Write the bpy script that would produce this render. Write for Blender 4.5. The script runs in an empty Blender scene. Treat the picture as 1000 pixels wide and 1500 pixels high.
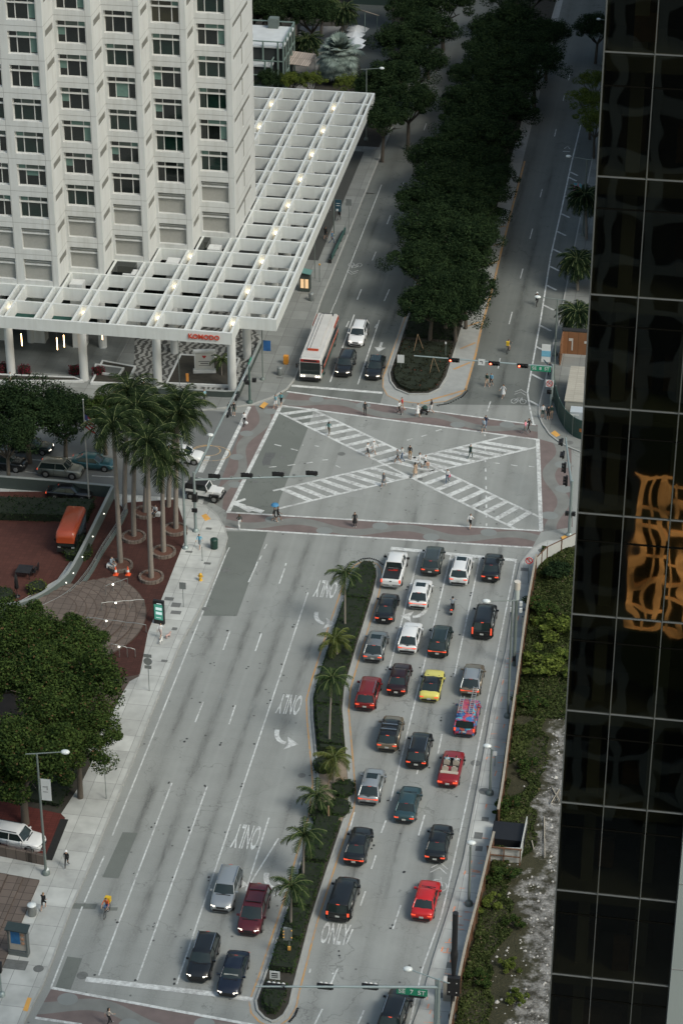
import bpy, bmesh, math, random
import numpy as np
from mathutils import Vector, Matrix
R=math.radians
rnd=random.Random(7)
S=bpy.context.scene
COL=S.collection
# ---------------------------------------------------------------- camera
CAMZ=125.78; PITCH=R(30.254); YAW=R(9.4); FPX=3534.8
cd=bpy.data.cameras.new('camera'); cam=bpy.data.objects.new('camera',cd); COL.objects.link(cam)
cam.location=(0,0,CAMZ); cam.rotation_euler=(math.pi/2-PITCH,0,YAW)
cd.sensor_fit='VERTICAL'; cd.sensor_height=24; cd.sensor_width=24; cd.lens=FPX*24/1500; cd.clip_start=1; cd.clip_end=6000
S.camera=cam
# ---------------------------------------------------------------- sky, sun, exposure
W=bpy.data.worlds.new('World'); S.world=W; W.use_nodes=True
nt=W.node_tree; bg=nt.nodes['Background']; sk=nt.nodes.new('ShaderNodeTexSky'); sk.sky_type='NISHITA'; sk.sun_disc=False
SUN_EL=R(48); SUN_AZ=R(121)            # azimuth clockwise from +Y
sk.sun_elevation=SUN_EL; sk.sun_rotation=SUN_AZ; sk.air_density=1.6; sk.dust_density=4.0; sk.ozone_density=1.0
tn=nt.nodes.new('ShaderNodeMix'); tn.data_type='RGBA'; tn.blend_type='MULTIPLY'; tn.inputs[0].default_value=1; tn.inputs[7].default_value=(.97,1,.94,1); nt.links.new(sk.outputs[0],tn.inputs[6]); nt.links.new(tn.outputs[2],bg.inputs[0]); bg.inputs[1].default_value=0.10
sd=bpy.data.lights.new('sun','SUN'); sun=bpy.data.objects.new('sun',sd); COL.objects.link(sun)
sd.energy=1.3; sd.angle=R(16); sd.color=(.985,.99,.96)
dv=Vector((math.sin(SUN_AZ)*math.cos(SUN_EL),math.cos(SUN_AZ)*math.cos(SUN_EL),math.sin(SUN_EL)))
sun.rotation_euler=dv.to_track_quat('Z','Y').to_euler()
S.view_settings.view_transform='Standard'; S.view_settings.look='None'; S.view_settings.gamma=1
S.view_settings.exposure=0.46
S.render.resolution_x=682; S.render.resolution_y=1024
# ---------------------------------------------------------------- picture point -> place on a level plane
cp,sp=math.cos(PITCH),math.sin(PITCH); cy,sy=math.cos(YAW),math.sin(YAW)
FW=Vector((-sy*cp,cy*cp,-sp)); RT=Vector((cy,sy,0)); UP=RT.cross(FW)
def ray(x,y): return (x-500)*RT+(750-y)*UP+FPX*FW
def G(x,y,z=0.0):
    d=ray(x,y); t=(CAMZ-z)/-d.z
    return (d.x*t,d.y*t)
def hgt(b,ty):            # height of a vertical thing standing at picture point b whose top shows at row ty
    gx,gy=G(*b); lo,hi=0,80
    for _ in range(40):
        z=(lo+hi)/2; d=Vector((gx,gy,z-CAMZ)); yy=750-FPX*d.dot(UP)/d.dot(FW)
        if yy>ty: lo=z
        else: hi=z
    return z
# ---------------------------------------------------------------- materials
MT={}
def node(t,k,**kw):
    n=t.nodes.new(k)
    for a,b in kw.items(): setattr(n,a,b)
    return n
def M(name,col=(.5,.5,.5),rough=.6,metal=0,var=.12,sc=3.0,emit=None,es=1.0,bump=0,spec=.5,coat=0,coord='Object'):
    if name in MT: return MT[name]
    m=bpy.data.materials.new(name); m.use_nodes=True; t=m.node_tree; b=t.nodes['Principled BSDF']
    b.inputs['Roughness'].default_value=rough; b.inputs['Metallic'].default_value=metal
    b.inputs['Specular IOR Level'].default_value=spec; b.inputs['Coat Weight'].default_value=coat
    tc=node(t,'ShaderNodeTexCoord'); nz=node(t,'ShaderNodeTexNoise'); nz.inputs['Scale'].default_value=sc; nz.inputs['Detail'].default_value=4
    t.links.new(tc.outputs[coord],nz.inputs['Vector'])
    mx=node(t,'ShaderNodeMix',data_type='RGBA')
    mx.inputs[6].default_value=(*[c*(1-var) for c in col],1); mx.inputs[7].default_value=(*[min(1,c*(1+var)) for c in col],1)
    t.links.new(nz.outputs[0],mx.inputs[0]); t.links.new(mx.outputs[2],b.inputs['Base Color'])
    if bump:
        bp=node(t,'ShaderNodeBump'); bp.inputs['Strength'].default_value=bump; t.links.new(nz.outputs[0],bp.inputs['Height']); t.links.new(bp.outputs[0],b.inputs['Normal'])
    if emit:
        b.inputs['Emission Color'].default_value=(*emit,1); b.inputs['Emission Strength'].default_value=es
    MT[name]=m; return m
def mth(t,op,a,b=None,c=None,clamp=False):
    n=node(t,'ShaderNodeMath',operation=op); n.use_clamp=clamp
    for i,v in enumerate((a,b,c)):
        if v is None: continue
        if isinstance(v,(int,float)): n.inputs[i].default_value=v
        else: t.links.new(v,n.inputs[i])
    return n.outputs[0]
def mixc(t,f,a,b):
    n=node(t,'ShaderNodeMix',data_type='RGBA')
    if isinstance(f,(int,float)): n.inputs[0].default_value=f
    else: t.links.new(f,n.inputs[0])
    for i,v in ((6,a),(7,b)):
        if isinstance(v,tuple): n.inputs[i].default_value=(*v,1)
        else: t.links.new(v,n.inputs[i])
    return n.outputs[2]
def noise(t,vec,sc,det=3,rough=.5):
    n=node(t,'ShaderNodeTexNoise'); n.inputs['Scale'].default_value=sc; n.inputs['Detail'].default_value=det; n.inputs['Roughness'].default_value=rough
    t.links.new(vec,n.inputs['Vector']); return n.outputs[0]
def ramp(t,v,lo,hi,a=0.,b=1.):
    n=node(t,'ShaderNodeMapRange'); t.links.new(v,n.inputs[0]); n.inputs[1].default_value=lo; n.inputs[2].default_value=hi; n.inputs[3].default_value=a; n.inputs[4].default_value=b
    return n.outputs[0]
def scaled(t,vec,s):
    n=node(t,'ShaderNodeVectorMath',operation='MULTIPLY'); t.links.new(vec,n.inputs[0]); n.inputs[1].default_value=s; return n.outputs[0]
def base(name,rough=.8,spec=.4):
    m=bpy.data.materials.new(name); m.use_nodes=True; t=m.node_tree; b=t.nodes['Principled BSDF']
    b.inputs['Roughness'].default_value=rough; b.inputs['Specular IOR Level'].default_value=spec
    tc=node(t,'ShaderNodeTexCoord'); MT[name]=m; return m,t,b,tc.outputs['Object']
def road_mat(name,c0,track=True):
    m,t,b,o=base(name,.82,.35)
    sx=node(t,'ShaderNodeSeparateXYZ'); t.links.new(o,sx.inputs[0]); X,Y=sx.outputs[0],sx.outputs[1]
    big=noise(t,o,.07,3); med=noise(t,o,.6,4); fine=noise(t,o,9,3); st=noise(t,scaled(t,o,(1.1,.05,1)),1.0,4,.6)
    col=mixc(t,ramp(t,big,.3,.7),tuple(c*.9 for c in c0),tuple(c*1.08 for c in c0))
    col=mixc(t,ramp(t,med,.35,.75,0,.38),col,tuple(c*.72 for c in c0))
    col=mixc(t,ramp(t,fine,.35,.8,0,.34),col,tuple(c*1.3 for c in c0))
    if track:
        # oil band along the middle of each traffic lane
        ph=mth(t,'FRACT',mth(t,'DIVIDE',mth(t,'ADD',X,45.2+31),3.09)); d=mth(t,'ABSOLUTE',mth(t,'SUBTRACT',ph,.5))
        band=ramp(t,d,.0,.30,1,0); band=mth(t,'MULTIPLY',band,ramp(t,st,.35,.7,.25,1.0)); band=mth(t,'MULTIPLY',band,ramp(t,big,.3,.6,.35,1))
        spk=noise(t,o,5.5,5,.8); band=mth(t,'MULTIPLY',band,ramp(t,spk,.40,.62,.35,1.25)); col=mixc(t,mth(t,'MULTIPLY',band,.62,clamp=True),col,tuple(c*f for c,f in zip(c0,(.42,.41,.40))))
        ed=ramp(t,d,.5,.40,.25,0); col=mixc(t,ed,col,tuple(c*1.25 for c in c0))
        dots=node(t,'ShaderNodeTexVoronoi'); dots.inputs['Scale'].default_value=.85; t.links.new(o,dots.inputs['Vector'])
        col=mixc(t,mth(t,'MULTIPLY',ramp(t,dots.outputs['Distance'],.05,.13,.8,0),ramp(t,med,.5,.56,0,1)),col,(.04,.04,.04))
        # slab joints and hairline cracks
        jy=mth(t,'ABSOLUTE',mth(t,'SUBTRACT',mth(t,'FRACT',mth(t,'DIVIDE',Y,6.1)),.5)); col=mixc(t,ramp(t,jy,.0,.006,.22,0),col,tuple(c*.45 for c in c0))
    cr=node(t,'ShaderNodeTexVoronoi',feature='DISTANCE_TO_EDGE'); cr.inputs['Scale'].default_value=.16
    wv=node(t,'ShaderNodeVectorMath',operation='ADD'); t.links.new(o,wv.inputs[0]); nn=node(t,'ShaderNodeTexNoise'); nn.inputs['Scale'].default_value=.5; nn.inputs['Detail'].default_value=5; t.links.new(o,nn.inputs['Vector'])
    sv=scaled(t,nn.outputs[1],(6,6,0)); t.links.new(sv,wv.inputs[1]); t.links.new(wv.outputs[0],cr.inputs['Vector'])
    col=mixc(t,mth(t,'MULTIPLY',ramp(t,cr.outputs['Distance'],.0,.008,.6,0),ramp(t,big,.40,.52,0,1)),col,tuple(c*.4 for c in c0))
    t.links.new(col,b.inputs['Base Color'])
    bp=node(t,'ShaderNodeBump'); bp.inputs['Strength'].default_value=.12; t.links.new(fine,bp.inputs['Height']); t.links.new(bp.outputs[0],b.inputs['Normal'])
    return m
def streaks(m,k=.2):
    t=m.node_tree; b=t.nodes['Principled BSDF']; l=b.inputs['Base Color'].links[0]; src=l.from_socket; tc=node(t,'ShaderNodeTexCoord'); n=noise(t,scaled(t,tc.outputs['Object'],(1.6,1.6,.12)),1.0,5,.65); n2=noise(t,tc.outputs['Object'],.25,3)
    mm=node(t,'ShaderNodeMix',data_type='RGBA',blend_type='MULTIPLY'); t.links.new(mth(t,'MULTIPLY',ramp(t,n,.42,.72),ramp(t,n2,.35,.65,.2,k*4),clamp=True),mm.inputs[0]); t.links.new(src,mm.inputs[6]); mm.inputs[7].default_value=(.70,.68,.64,1); t.links.new(mm.outputs[2],b.inputs['Base Color'])
def slab_mat(name,c0,w=1.5,h=1.5,mort=.02,varc=.18,mc=.45,stain=.35,rough=.85):
    m,t,b,o=base(name,rough,.3)
    br=node(t,'ShaderNodeTexBrick'); br.offset=0; br.squash=1; t.links.new(o,br.inputs['Vector'])
    for k,v in (('Scale',1.0),('Brick Width',w),('Row Height',h),('Mortar Size',mort),('Mortar Smooth',.1),('Bias',0)): br.inputs[k].default_value=v
    br.inputs['Color1'].default_value=(*[c*(1-varc) for c in c0],1); br.inputs['Color2'].default_value=(*[c*(1+varc) for c in c0],1); br.inputs['Mortar'].default_value=(*[c*mc for c in c0],1)
    n1=noise(t,o,.5,5,.6); n2=noise(t,o,4,4)
    col=mixc(t,ramp(t,n1,.4,.75,0,stain),br.outputs[0],tuple(c*.5 for c in c0)); col=mixc(t,ramp(t,n2,.4,.8,0,.25),col,tuple(min(1,c*1.25) for c in c0))
    t.links.new(col,b.inputs['Base Color']); return m
def paint_mat(name,c0,wear,wc=(.25,.25,.245)):
    m,t,b,o=base(name,.7,.35); n=noise(t,o,2.2,6,.75); n2=noise(t,o,.35,2)
    col=mixc(t,ramp(t,mth(t,'ADD',n,mth(t,'MULTIPLY',n2,.35)),.58,.84,0,wear),c0,wc); t.links.new(col,b.inputs['Base Color']); return m
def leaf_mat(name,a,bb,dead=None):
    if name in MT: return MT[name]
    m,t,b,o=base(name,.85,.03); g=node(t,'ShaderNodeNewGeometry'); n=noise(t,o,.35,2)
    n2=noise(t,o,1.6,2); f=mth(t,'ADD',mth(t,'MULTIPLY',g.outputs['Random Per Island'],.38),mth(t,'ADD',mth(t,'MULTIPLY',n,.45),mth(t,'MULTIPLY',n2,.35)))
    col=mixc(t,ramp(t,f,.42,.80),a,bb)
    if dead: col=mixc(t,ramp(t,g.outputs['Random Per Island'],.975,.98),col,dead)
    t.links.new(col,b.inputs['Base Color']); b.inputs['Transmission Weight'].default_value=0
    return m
# ---------------------------------------------------------------- mesh helpers
def offset(poly,d):
    P=[Vector(p[:2]) for p in poly]; n=len(P)
    ar=sum(P[i].x*P[(i+1)%n].y-P[(i+1)%n].x*P[i].y for i in range(n)); s=1 if ar>0 else -1
    out=[]
    for i in range(n):
        a,b,c=P[i-1],P[i],P[(i+1)%n]; e1=(b-a).normalized(); e2=(c-b).normalized()
        n1=Vector((-e1.y,e1.x))*s; n2=Vector((-e2.y,e2.x))*s; k=n1+n2
        k=k/max(.35,k.dot(k)/2) if k.length>1e-6 else n1
        out.append(tuple(b+k*d))
    return out
class MB:
    def __init__(s): s.v=[]; s.f=[]; s.m=[]; s.sm=[]
    def add(s,vs,fs,m=0,smooth=False):
        o=len(s.v); s.v+= [tuple(v) for v in vs]
        for f in fs: s.f.append([i+o for i in f]); s.m.append(m); s.sm.append(smooth)
        return s
    def box(s,c,d,rz=0,m=0,taper=1.0):
        x,y,z=d[0]/2,d[1]/2,d[2]/2; ca,sa=math.cos(rz),math.sin(rz); vs=[]
        for k,(i,j) in ((a,b) for a in (-1,1) for b in ((-1,-1),(1,-1),(1,1),(-1,1))):
            tt=taper if k>0 else 1; px,py=i*x*tt,j*y*tt
            vs.append((c[0]+px*ca-py*sa,c[1]+px*sa+py*ca,c[2]+k*z))
        return s.add(vs,[(3,2,1,0),(4,5,6,7),(0,1,5,4),(1,2,6,5),(2,3,7,6),(3,0,4,7)],m)
    def prism(s,poly,z0,z1,m=0,mt=None,bottom=False):
        n=len(poly); ar=sum(poly[i][0]*poly[(i+1)%n][1]-poly[(i+1)%n][0]*poly[i][1] for i in range(n))
        if ar<0: poly=poly[::-1]
        vs=[(p[0],p[1],z0) for p in poly]+[(p[0],p[1],z1) for p in poly]
        s.add(vs,[(i,(i+1)%n,n+(i+1)%n,n+i) for i in range(n)],m)
        s.add([(p[0],p[1],z1) for p in poly],[list(range(n))],m if mt is None else mt)
        if bottom: s.add([(p[0],p[1],z0) for p in poly],[list(range(n))[::-1]],m)
        return s
    def flat(s,poly,z,m=0):
        n=len(poly); ar=sum(poly[i][0]*poly[(i+1)%n][1]-poly[(i+1)%n][0]*poly[i][1] for i in range(n))
        if ar<0: poly=poly[::-1]
        return s.add([(p[0],p[1],z) for p in poly],[list(range(n))],m)
    def ring(s,poly,w,z0,z1,m=0):
        inn=offset(poly,w); n=len(poly)
        for i in range(n):
            j=(i+1)%n; q=[poly[i],poly[j],inn[j],inn[i]]
            vs=[(p[0],p[1],z0) for p in q]+[(p[0],p[1],z1) for p in q]
            s.add(vs,[(4,5,6,7),(0,1,5,4),(2,3,7,6)],m)
        return s
    def strip(s,pts,w,z,m=0,h=0,closed=False,zf=None):      # ribbon of width w along a polyline (h>0: a low wall)
        P=[Vector(p[:2]) for p in pts]; n=len(P); L=[];Rr=[]
        for i in range(n):
            a=P[i-1] if i>0 or closed else P[i]; b=P[(i+1)%n] if i<n-1 or closed else P[i]
            d=(b-a).normalized(); nn=Vector((-d.y,d.x))*w/2; L.append(P[i]+nn); Rr.append(P[i]-nn)
        for i in range(n if closed else n-1):
            j=(i+1)%n; zi,zj=(zf(i),zf(j)) if zf else (z,z)
            q=[(Rr[i],zi),(Rr[j],zj),(L[j],zj),(L[i],zi)]
            if h<=0: s.add([(p.x,p.y,zz) for p,zz in q],[(0,1,2,3)],m)
            else:
                vs=[(p.x,p.y,zz) for p,zz in q]+[(p.x,p.y,zz+h) for p,zz in q]
                fs=[(4,5,6,7),(0,1,5,4),(2,3,7,6),(3,2,1,0)]
                if not closed and i==0: fs.append((3,0,4,7))
                if not closed and i==n-2: fs.append((1,2,6,5))
                s.add(vs,fs,m)
        return s
    def tube(s,a,b,r0,r1=None,n=8,m=0,caps=True,smooth=True):
        a=Vector(a); b=Vector(b); r1=r0 if r1 is None else r1; d=(b-a)
        if d.length<1e-6: return s
        d.normalize(); u=d.orthogonal().normalized(); w=d.cross(u); vs=[]
        for p,r in ((a,r0),(b,r1)):
            for k in range(n):
                t=2*math.pi*k/n; vs.append(p+(u*math.cos(t)+w*math.sin(t))*r)
        s.add(vs,[(k,(k+1)%n,n+(k+1)%n,n+k) for k in range(n)],m,smooth)
        if caps: s.add(vs[:n],[list(range(n))[::-1]],m); s.add(vs[n:],[list(range(n))],m)
        return s
    def path(s,pts,r,n=6,m=0):
        for a,b in zip(pts,pts[1:]): s.tube(a,b,r,r,n,m)
        return s
    def lathe(s,c,prof,n=12,m=0,smooth=True):
        vs=[]; k=len(prof)
        for r,z in prof:
            for i in range(n):
                t=2*math.pi*i/n; vs.append((c[0]+r*math.cos(t),c[1]+r*math.sin(t),c[2]+z))
        fs=[(j*n+i,j*n+(i+1)%n,(j+1)*n+(i+1)%n,(j+1)*n+i) for j in range(k-1) for i in range(n)]
        s.add(vs,fs,m,smooth)
        s.add(vs[:n],[list(range(n))[::-1]],m); s.add(vs[-n:],[list(range(n))],m); return s
    def ball(s,c,r,n=10,m=0,sz=(1,1,1)):
        prof=[]; vs=[]; k=max(4,n//2)
        for j in range(k+1):
            p=math.pi*(j/k); 
            for i in range(n):
                t=2*math.pi*i/n; vs.append((c[0]+r*sz[0]*math.sin(p)*math.cos(t),c[1]+r*sz[1]*math.sin(p)*math.sin(t),c[2]-r*sz[2]*math.cos(p)))
        return s.add(vs,[(j*n+i,j*n+(i+1)%n,(j+1)*n+(i+1)%n,(j+1)*n+i) for j in range(k) for i in range(n)],m,True)
    def loft(s,rings,m=0,caps=True,smooth=True,closed=True):
        n=len(rings[0]); vs=[p for r in rings for p in r]; o=n if closed else n-1
        s.add(vs,[(j*n+i,j*n+(i+1)%n,(j+1)*n+(i+1)%n,(j+1)*n+i) for j in range(len(rings)-1) for i in range(o)],m,smooth)
        if caps: s.add(rings[0],[list(range(n))[::-1]],m); s.add(rings[-1],[list(range(n))],m)
        return s
    def mesh(s,name,mats):
        me=bpy.data.meshes.new(name); me.from_pydata(s.v,[],s.f)
        for m in (mats if isinstance(mats,(list,tuple)) else [mats]): me.materials.append(m)
        me.polygons.foreach_set('material_index',s.m); me.polygons.foreach_set('use_smooth',s.sm); me.update(); return me
    def build(s,name,mats,parent=None,loc=None,rz=0,mesh=None):
        me=mesh or s.mesh(name,mats); o=bpy.data.objects.new(name,me); COL.objects.link(o)
        if parent: o.parent=parent
        if loc is not None: o.location=loc
        if rz: o.rotation_euler=(0,0,rz)
        return o
def tag(o,label=None,cat=None,group=None,kind=None):
    if label: o['label']=label
    if cat: o['category']=cat
    if group: o['group']=group
    if kind: o['kind']=kind
    return o
def thing(name,label,cat,loc=(0,0,0),rz=0,group=None):
    o=bpy.data.objects.new(name,None); COL.objects.link(o); o.location=loc; o.rotation_euler=(0,0,rz); o.empty_display_size=.3
    return tag(o,label,cat,group)
def struct(name,mb,mats): return tag(mb.build(name,mats),kind='structure')
def copy_tree(o,parent=None):
    c=o.copy(); COL.objects.link(c)
    if parent: c.parent=parent
    for ch in list(o.children): copy_tree(ch,c)
    return c
def text_mb(txt,w,h,depth=.02,bold=.0):
    cu=bpy.data.curves.new('t','FONT'); cu.body=txt; cu.extrude=depth/2; cu.offset=bold; cu.align_x='CENTER'; cu.align_y='CENTER'; cu.resolution_u=3
    o=bpy.data.objects.new('t',cu); COL.objects.link(o); bpy.context.view_layer.update()
    me=bpy.data.meshes.new_from_object(o); bpy.data.objects.remove(o)
    co=np.array([v.co[:] for v in me.vertices]); lo,hi=co.min(0),co.max(0); c=(lo+hi)/2; s=((w or 1)/(hi[0]-lo[0]),(h or 1)/(hi[1]-lo[1]))
    mb=MB(); mb.add([((p[0]-c[0])*s[0],(p[1]-c[1])*s[1],p[2]) for p in co],[list(p.vertices) for p in me.polygons]); return mb
def xf(mb,mat):
    mb.v=[tuple(mat@Vector(v)) for v in mb.v]; return mb
# ================================================================ SETTING: ground, roads, pavements, markings
road_m=road_mat('road_concrete',(.255,.266,.254)); asph=road_mat('asphalt_patch',(.14,.152,.140),False); street_m=road_mat('street_asphalt',(.15,.158,.155),False)
walk_m=slab_mat('sidewalk',(.43,.44,.42),1.95,2.4,.025,.16,.5,.65); walk_far_shaded=slab_mat('sidewalk_far_shaded',(.21,.22,.21),1.95,2.4,.03,.14,.55,.4); far_m=road_mat('far_concrete',(.140,.150,.140)); kerb_m=M('kerb',(.33,.335,.32),.85,var=.25,sc=1.5,bump=.1)  # far walk has street shade in its colour; far road darker pavement plus shade
white=paint_mat('white_paint',(.60,.62,.61),.9); whiteold=paint_mat('white_paint_worn',(.50,.52,.51),1.0); yellow=paint_mat('yellow_paint',(.50,.27,.085),.8); yell2=M('tactile_yellow',(.62,.33,.08),.8,var=.2)
soil=M('soil',(.035,.032,.025),.95,var=.5,sc=2,bump=.4)
gm,t,b,o=base('earth',.95,.2)
col=mixc(t,noise(t,o,.2,5),(.05,.05,.045),(.09,.088,.08)); t.links.new(col,b.inputs['Base Color'])
struct('ground',MB().flat([(-2500,-600),(2500,-600),(2500,5000),(-2500,5000)],-.08),gm)
struct('road',MB().flat([(-62,40),(-8,40),(-8,460),(-62,460)],0),road_m)
struct('side_street',MB().flat([(-300,200),(-62,200),(-62,240),(-300,240)],0).flat([(-8,200),(200,200),(200,240),(-8,240)],0),street_m)
struct('side_street_surface',MB().flat([(-62,212.0),(-49.2,212.0),(-46.6,232.5),(-62,232.5)],.004),street_m)
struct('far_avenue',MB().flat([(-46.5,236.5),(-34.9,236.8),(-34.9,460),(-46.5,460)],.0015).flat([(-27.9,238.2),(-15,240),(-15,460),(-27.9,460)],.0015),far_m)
def px(*a): return [G(x,y) for x,y in a]
def raised(name,poly,mat,h=.14,kerb=True,kw=.17):
    inn=offset(poly,kw) if kerb else poly
    struct(name,MB().prism(inn,-.05,h),mat)
    if kerb: struct('kerb',MB().ring(poly,kw,-.05,h+.012),kerb_m)
SWk=px((36,1500),(64.5,1443),(79.5,1404),(105,1332),(130.5,1275),(160,1202),(196,1116),(221,1050),(264.5,945),(299,882),(317,840),(329,807),(334,789),(330,774),(318,754),(302,742),(281,734),(257,731))
SW=[(-49.4,96)]+SWk+[(-62,212.3),(-300,212.3),(-300,96)]
raised('sidewalk',SW,walk_m)
NWk=px((370,594),(400,583),(421,571),(432,557),(439,540))
NW=[(-300,231.9),(-60,231.9),(-56,231.4)]+NWk+[(-45.9,262),(-45.5,460),(-300,460)]
raised('sidewalk',NW,walk_far_shaded)
NEk=px((810,500),(796,563),(788,595),(788,610),(793,622),(804,638),(817.5,648.5),(831,656),(849,663.5))
NE=[(-16.9,460)]+[(-17.0,262)]+NEk+[(-8,231.0),(200,231.0),(200,460)]
raised('sidewalk',NE,walk_far_shaded)
SEk=px((605,1500),(614,1476),(633.6,1406),(657,1334),(678,1260),(699,1152),(710,1092),(720.5,1032),(740,955),(755,852),(761,826),(779,803.5),(800,793))
SE=[(-16.2,96)]+SEk+[(-8,211.8),(200,211.8),(200,96)]
raised('sidewalk',SE,walk_m)
# medians --------------------------------------------------------
MNy=px((396,1505),(380,1497),(368,1484),(365,1468),(379,1430),(416,1318),(438,1240),(452,1196),(458,1148),(455,1112),(449.6,1054),(448.8,1024),(457.6,992),(480,921.6),(494.4,880),(506,846),(518,829),(528,823.5),(540,822),(552,826),(559,834),(560,846),(554,873),(530,951),(513.5,1008),(510.5,1041),(516.5,1110),(521,1165),(517.5,1188),(507,1220),(480,1302),(463,1356),(452,1400),(438,1454),(434,1474),(424,1492),(410,1502))
struct('median_apron',MB().flat(offset(MNy,.1),.004),M('gutter_concrete',(.30,.31,.30),.85,var=.2,sc=1.2))
raised('median',offset(MNy,.42),soil,.15)
struct('yellow_edge_line',MB().strip(offset(MNy,.0),.13,.012,closed=True),yellow)
MFi=px((569,548),(571,560),(579,571),(598,579),(628,578.5),(644,571),(655,553),(678,478))
MF=[(-34.9,460)]+MFi[:1]+MFi[1:]+[(-27.9,275),(-27.3,460)]
MFa=px((561,552),(560.5,567),(567,579),(585,587.5),(620,591.5),(652,588),(674,578),(682,569))
struct('median_apron',MB().flat([(-35.2,460)]+MFa+[(-27.2,460)],.004),MT['gutter_concrete'])
raised('median',MF,soil,.15)
struct('yellow_edge_line',MB().strip([(-35.15,330),(-35.15,265)]+MFa,.13,.012),yellow)
yl=px((681,572),(696,520),(705,478),(722,418),(735,362),(751,300),(768,236))
yb=MB().strip(yl,.24,.012)
for (a,c) in (((616,590),(679,572)),((664,541),(688,531)),((674,511),(696,502)),((684,478),(704,471)),((692,448),(712,438)),((716,388),(730,382)),((722,360),(735,357)),((731,333),(740,331))):
    yb.strip(px(a,c),.28,.013)
struct('yellow_chevrons',yb,yellow)
# asphalt repairs ------------------------------------------------
for poly in (px((413,597),(459,601),(451,627),(411,728),(403,753),(337,749.5)),px((331,778),(392,779),(347,902.5),(297,902),(316,850),(331,807)),px((180,1219),(202,1220),(174,1287),(150,1285)),px((99,1401),(121,1404),(103,1452),(80,1450)),px((108,1323),(143,1324),(140,1332),(106,1331)),px((156,1329),(173,1329),(172,1334),(155,1334))):
    struct('road_repair',MB().flat(poly,.004),asph)
struct('road_repair',MB().flat(px((360,724),(370,719),(378,718),(380,713),(390,714),(391,720),(402,721),(400,730),(400,740),(390,745),(376,743),(360,741)),.0165),MT['asphalt_patch'])
struct('road_repair',MB().flat(px((389,663),(404,663),(402,669),(397,674),(396,681),(385,682),(384,676)),.009),M('patch_dark',(.10,.105,.105),.9,var=.3))
struct('road_repair',MB().flat([(-37.5,231),(-33.8,231),(-33.6,216),(-37.6,216)],.003),M('concrete_slab_b',(.25,.26,.25),.85,var=.15,sc=.6))
# crosswalks -----------------------------------------------------
red_m=M('crosswalk_red',(.150,.118,.112),.85,var=.32,sc=.8); grey_m=M('crosswalk_grey',(.17,.175,.165),.85,var=.3,sc=.8); disc_m=M('crosswalk_disc',(.19,.205,.20),.85,var=.15,sc=.8)
def crosswalk(A,B,C,D,per=11,ph=0.,discs=True):   # A-B one long edge, D-C the other (same direction)
    A,B,C,D=[Vector(p) for p in (A,B,C,D)]
    def P(u,v): return (A.lerp(B,u)).lerp(D.lerp(C,u),v)
    L=((A+D)/2-(B+C)/2).length; n=int(L/.5); W=((A-D).length+(B-C).length)/2
    struct('crosswalk',MB().flat([A,B,C,D],.0045),red_m)
    rb=MB(); lo=[];hi=[]
    for i in range(n+1):
        u=i/n; s=.5+.23*math.sin(2*math.pi*(u*L/per)+ph); w=.2
        lo.append(P(u,max(.01,s-w))); hi.append(P(u,min(.99,s+w)))
    for i in range(n): rb.flat([lo[i],lo[i+1],hi[i+1],hi[i]],.0085)
    struct('crosswalk_ribbon',rb,grey_m)
    if discs:
        db=MB(); k=0
        for i in range(int(L/(per/2))+1):
            u=((i+.5)*per/2-per/4-ph*per/2/math.pi)/L
            if not .04<u<.97: continue
            sgn=math.sin(2*math.pi*(u*L/per)+ph); c=Vector(P(u,.26 if sgn>0 else .74)); r=W*.22
            db.flat([(c.x+r*1.15*math.cos(a*R(20)),c.y+r*math.sin(a*R(20))) for a in range(18)],.0125)
        struct('crosswalk_disc',db,disc_m)
crosswalk(*px((424,574),(787,623),(787,643),(413,594)),ph=1.2)
crosswalk(*px((333,751),(792,778.5),(779,802),(329,775)),ph=.4)
crosswalk(*px((411,595),(334,750),(311,736),(367,594)),ph=2.4)
crosswalk(*px((789,643),(793,779),(838,772),(836,656)),ph=.6)
crosswalk(*px((76,1447),(375,1503),(360,1540),(52,1491)),ph=2.2)
# white lines ----------------------------------------------------
wb=MB(); wo=MB(); Z=.0125; ZM=[0]
def line(a,b,w=.14,mb=None,z=Z):
    (mb or wb).strip(px(a,b),w,z)
def world_line(a,b,w=.14,mb=None): (mb or wb).strip([a,b],w,Z)
for a,b_,w in (((411.7,594),(788,644),.28),((787,643.5),(792,778),.42),((792,777.7),(333,750.5),.26),((334,751),(411,595),.42),
             ((420,573.6),(784,622.5),.26),((330,774.2),(779,802.3),.28),((365.5,596),(312,704),.42),
             ((427,565),(560,575.5),.5),((572,803),(756.5,821),.55),((126,1434.5),(320,1457),.55),((320,1457),(370,1464.5),.5),((75,1447),(376,1502.5),.28),((52,1491),(120,1501),.26)):
    wb.strip(px(a,b_),w,Z+ZM[0]); ZM[0]=(ZM[0]+.0003)
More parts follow.
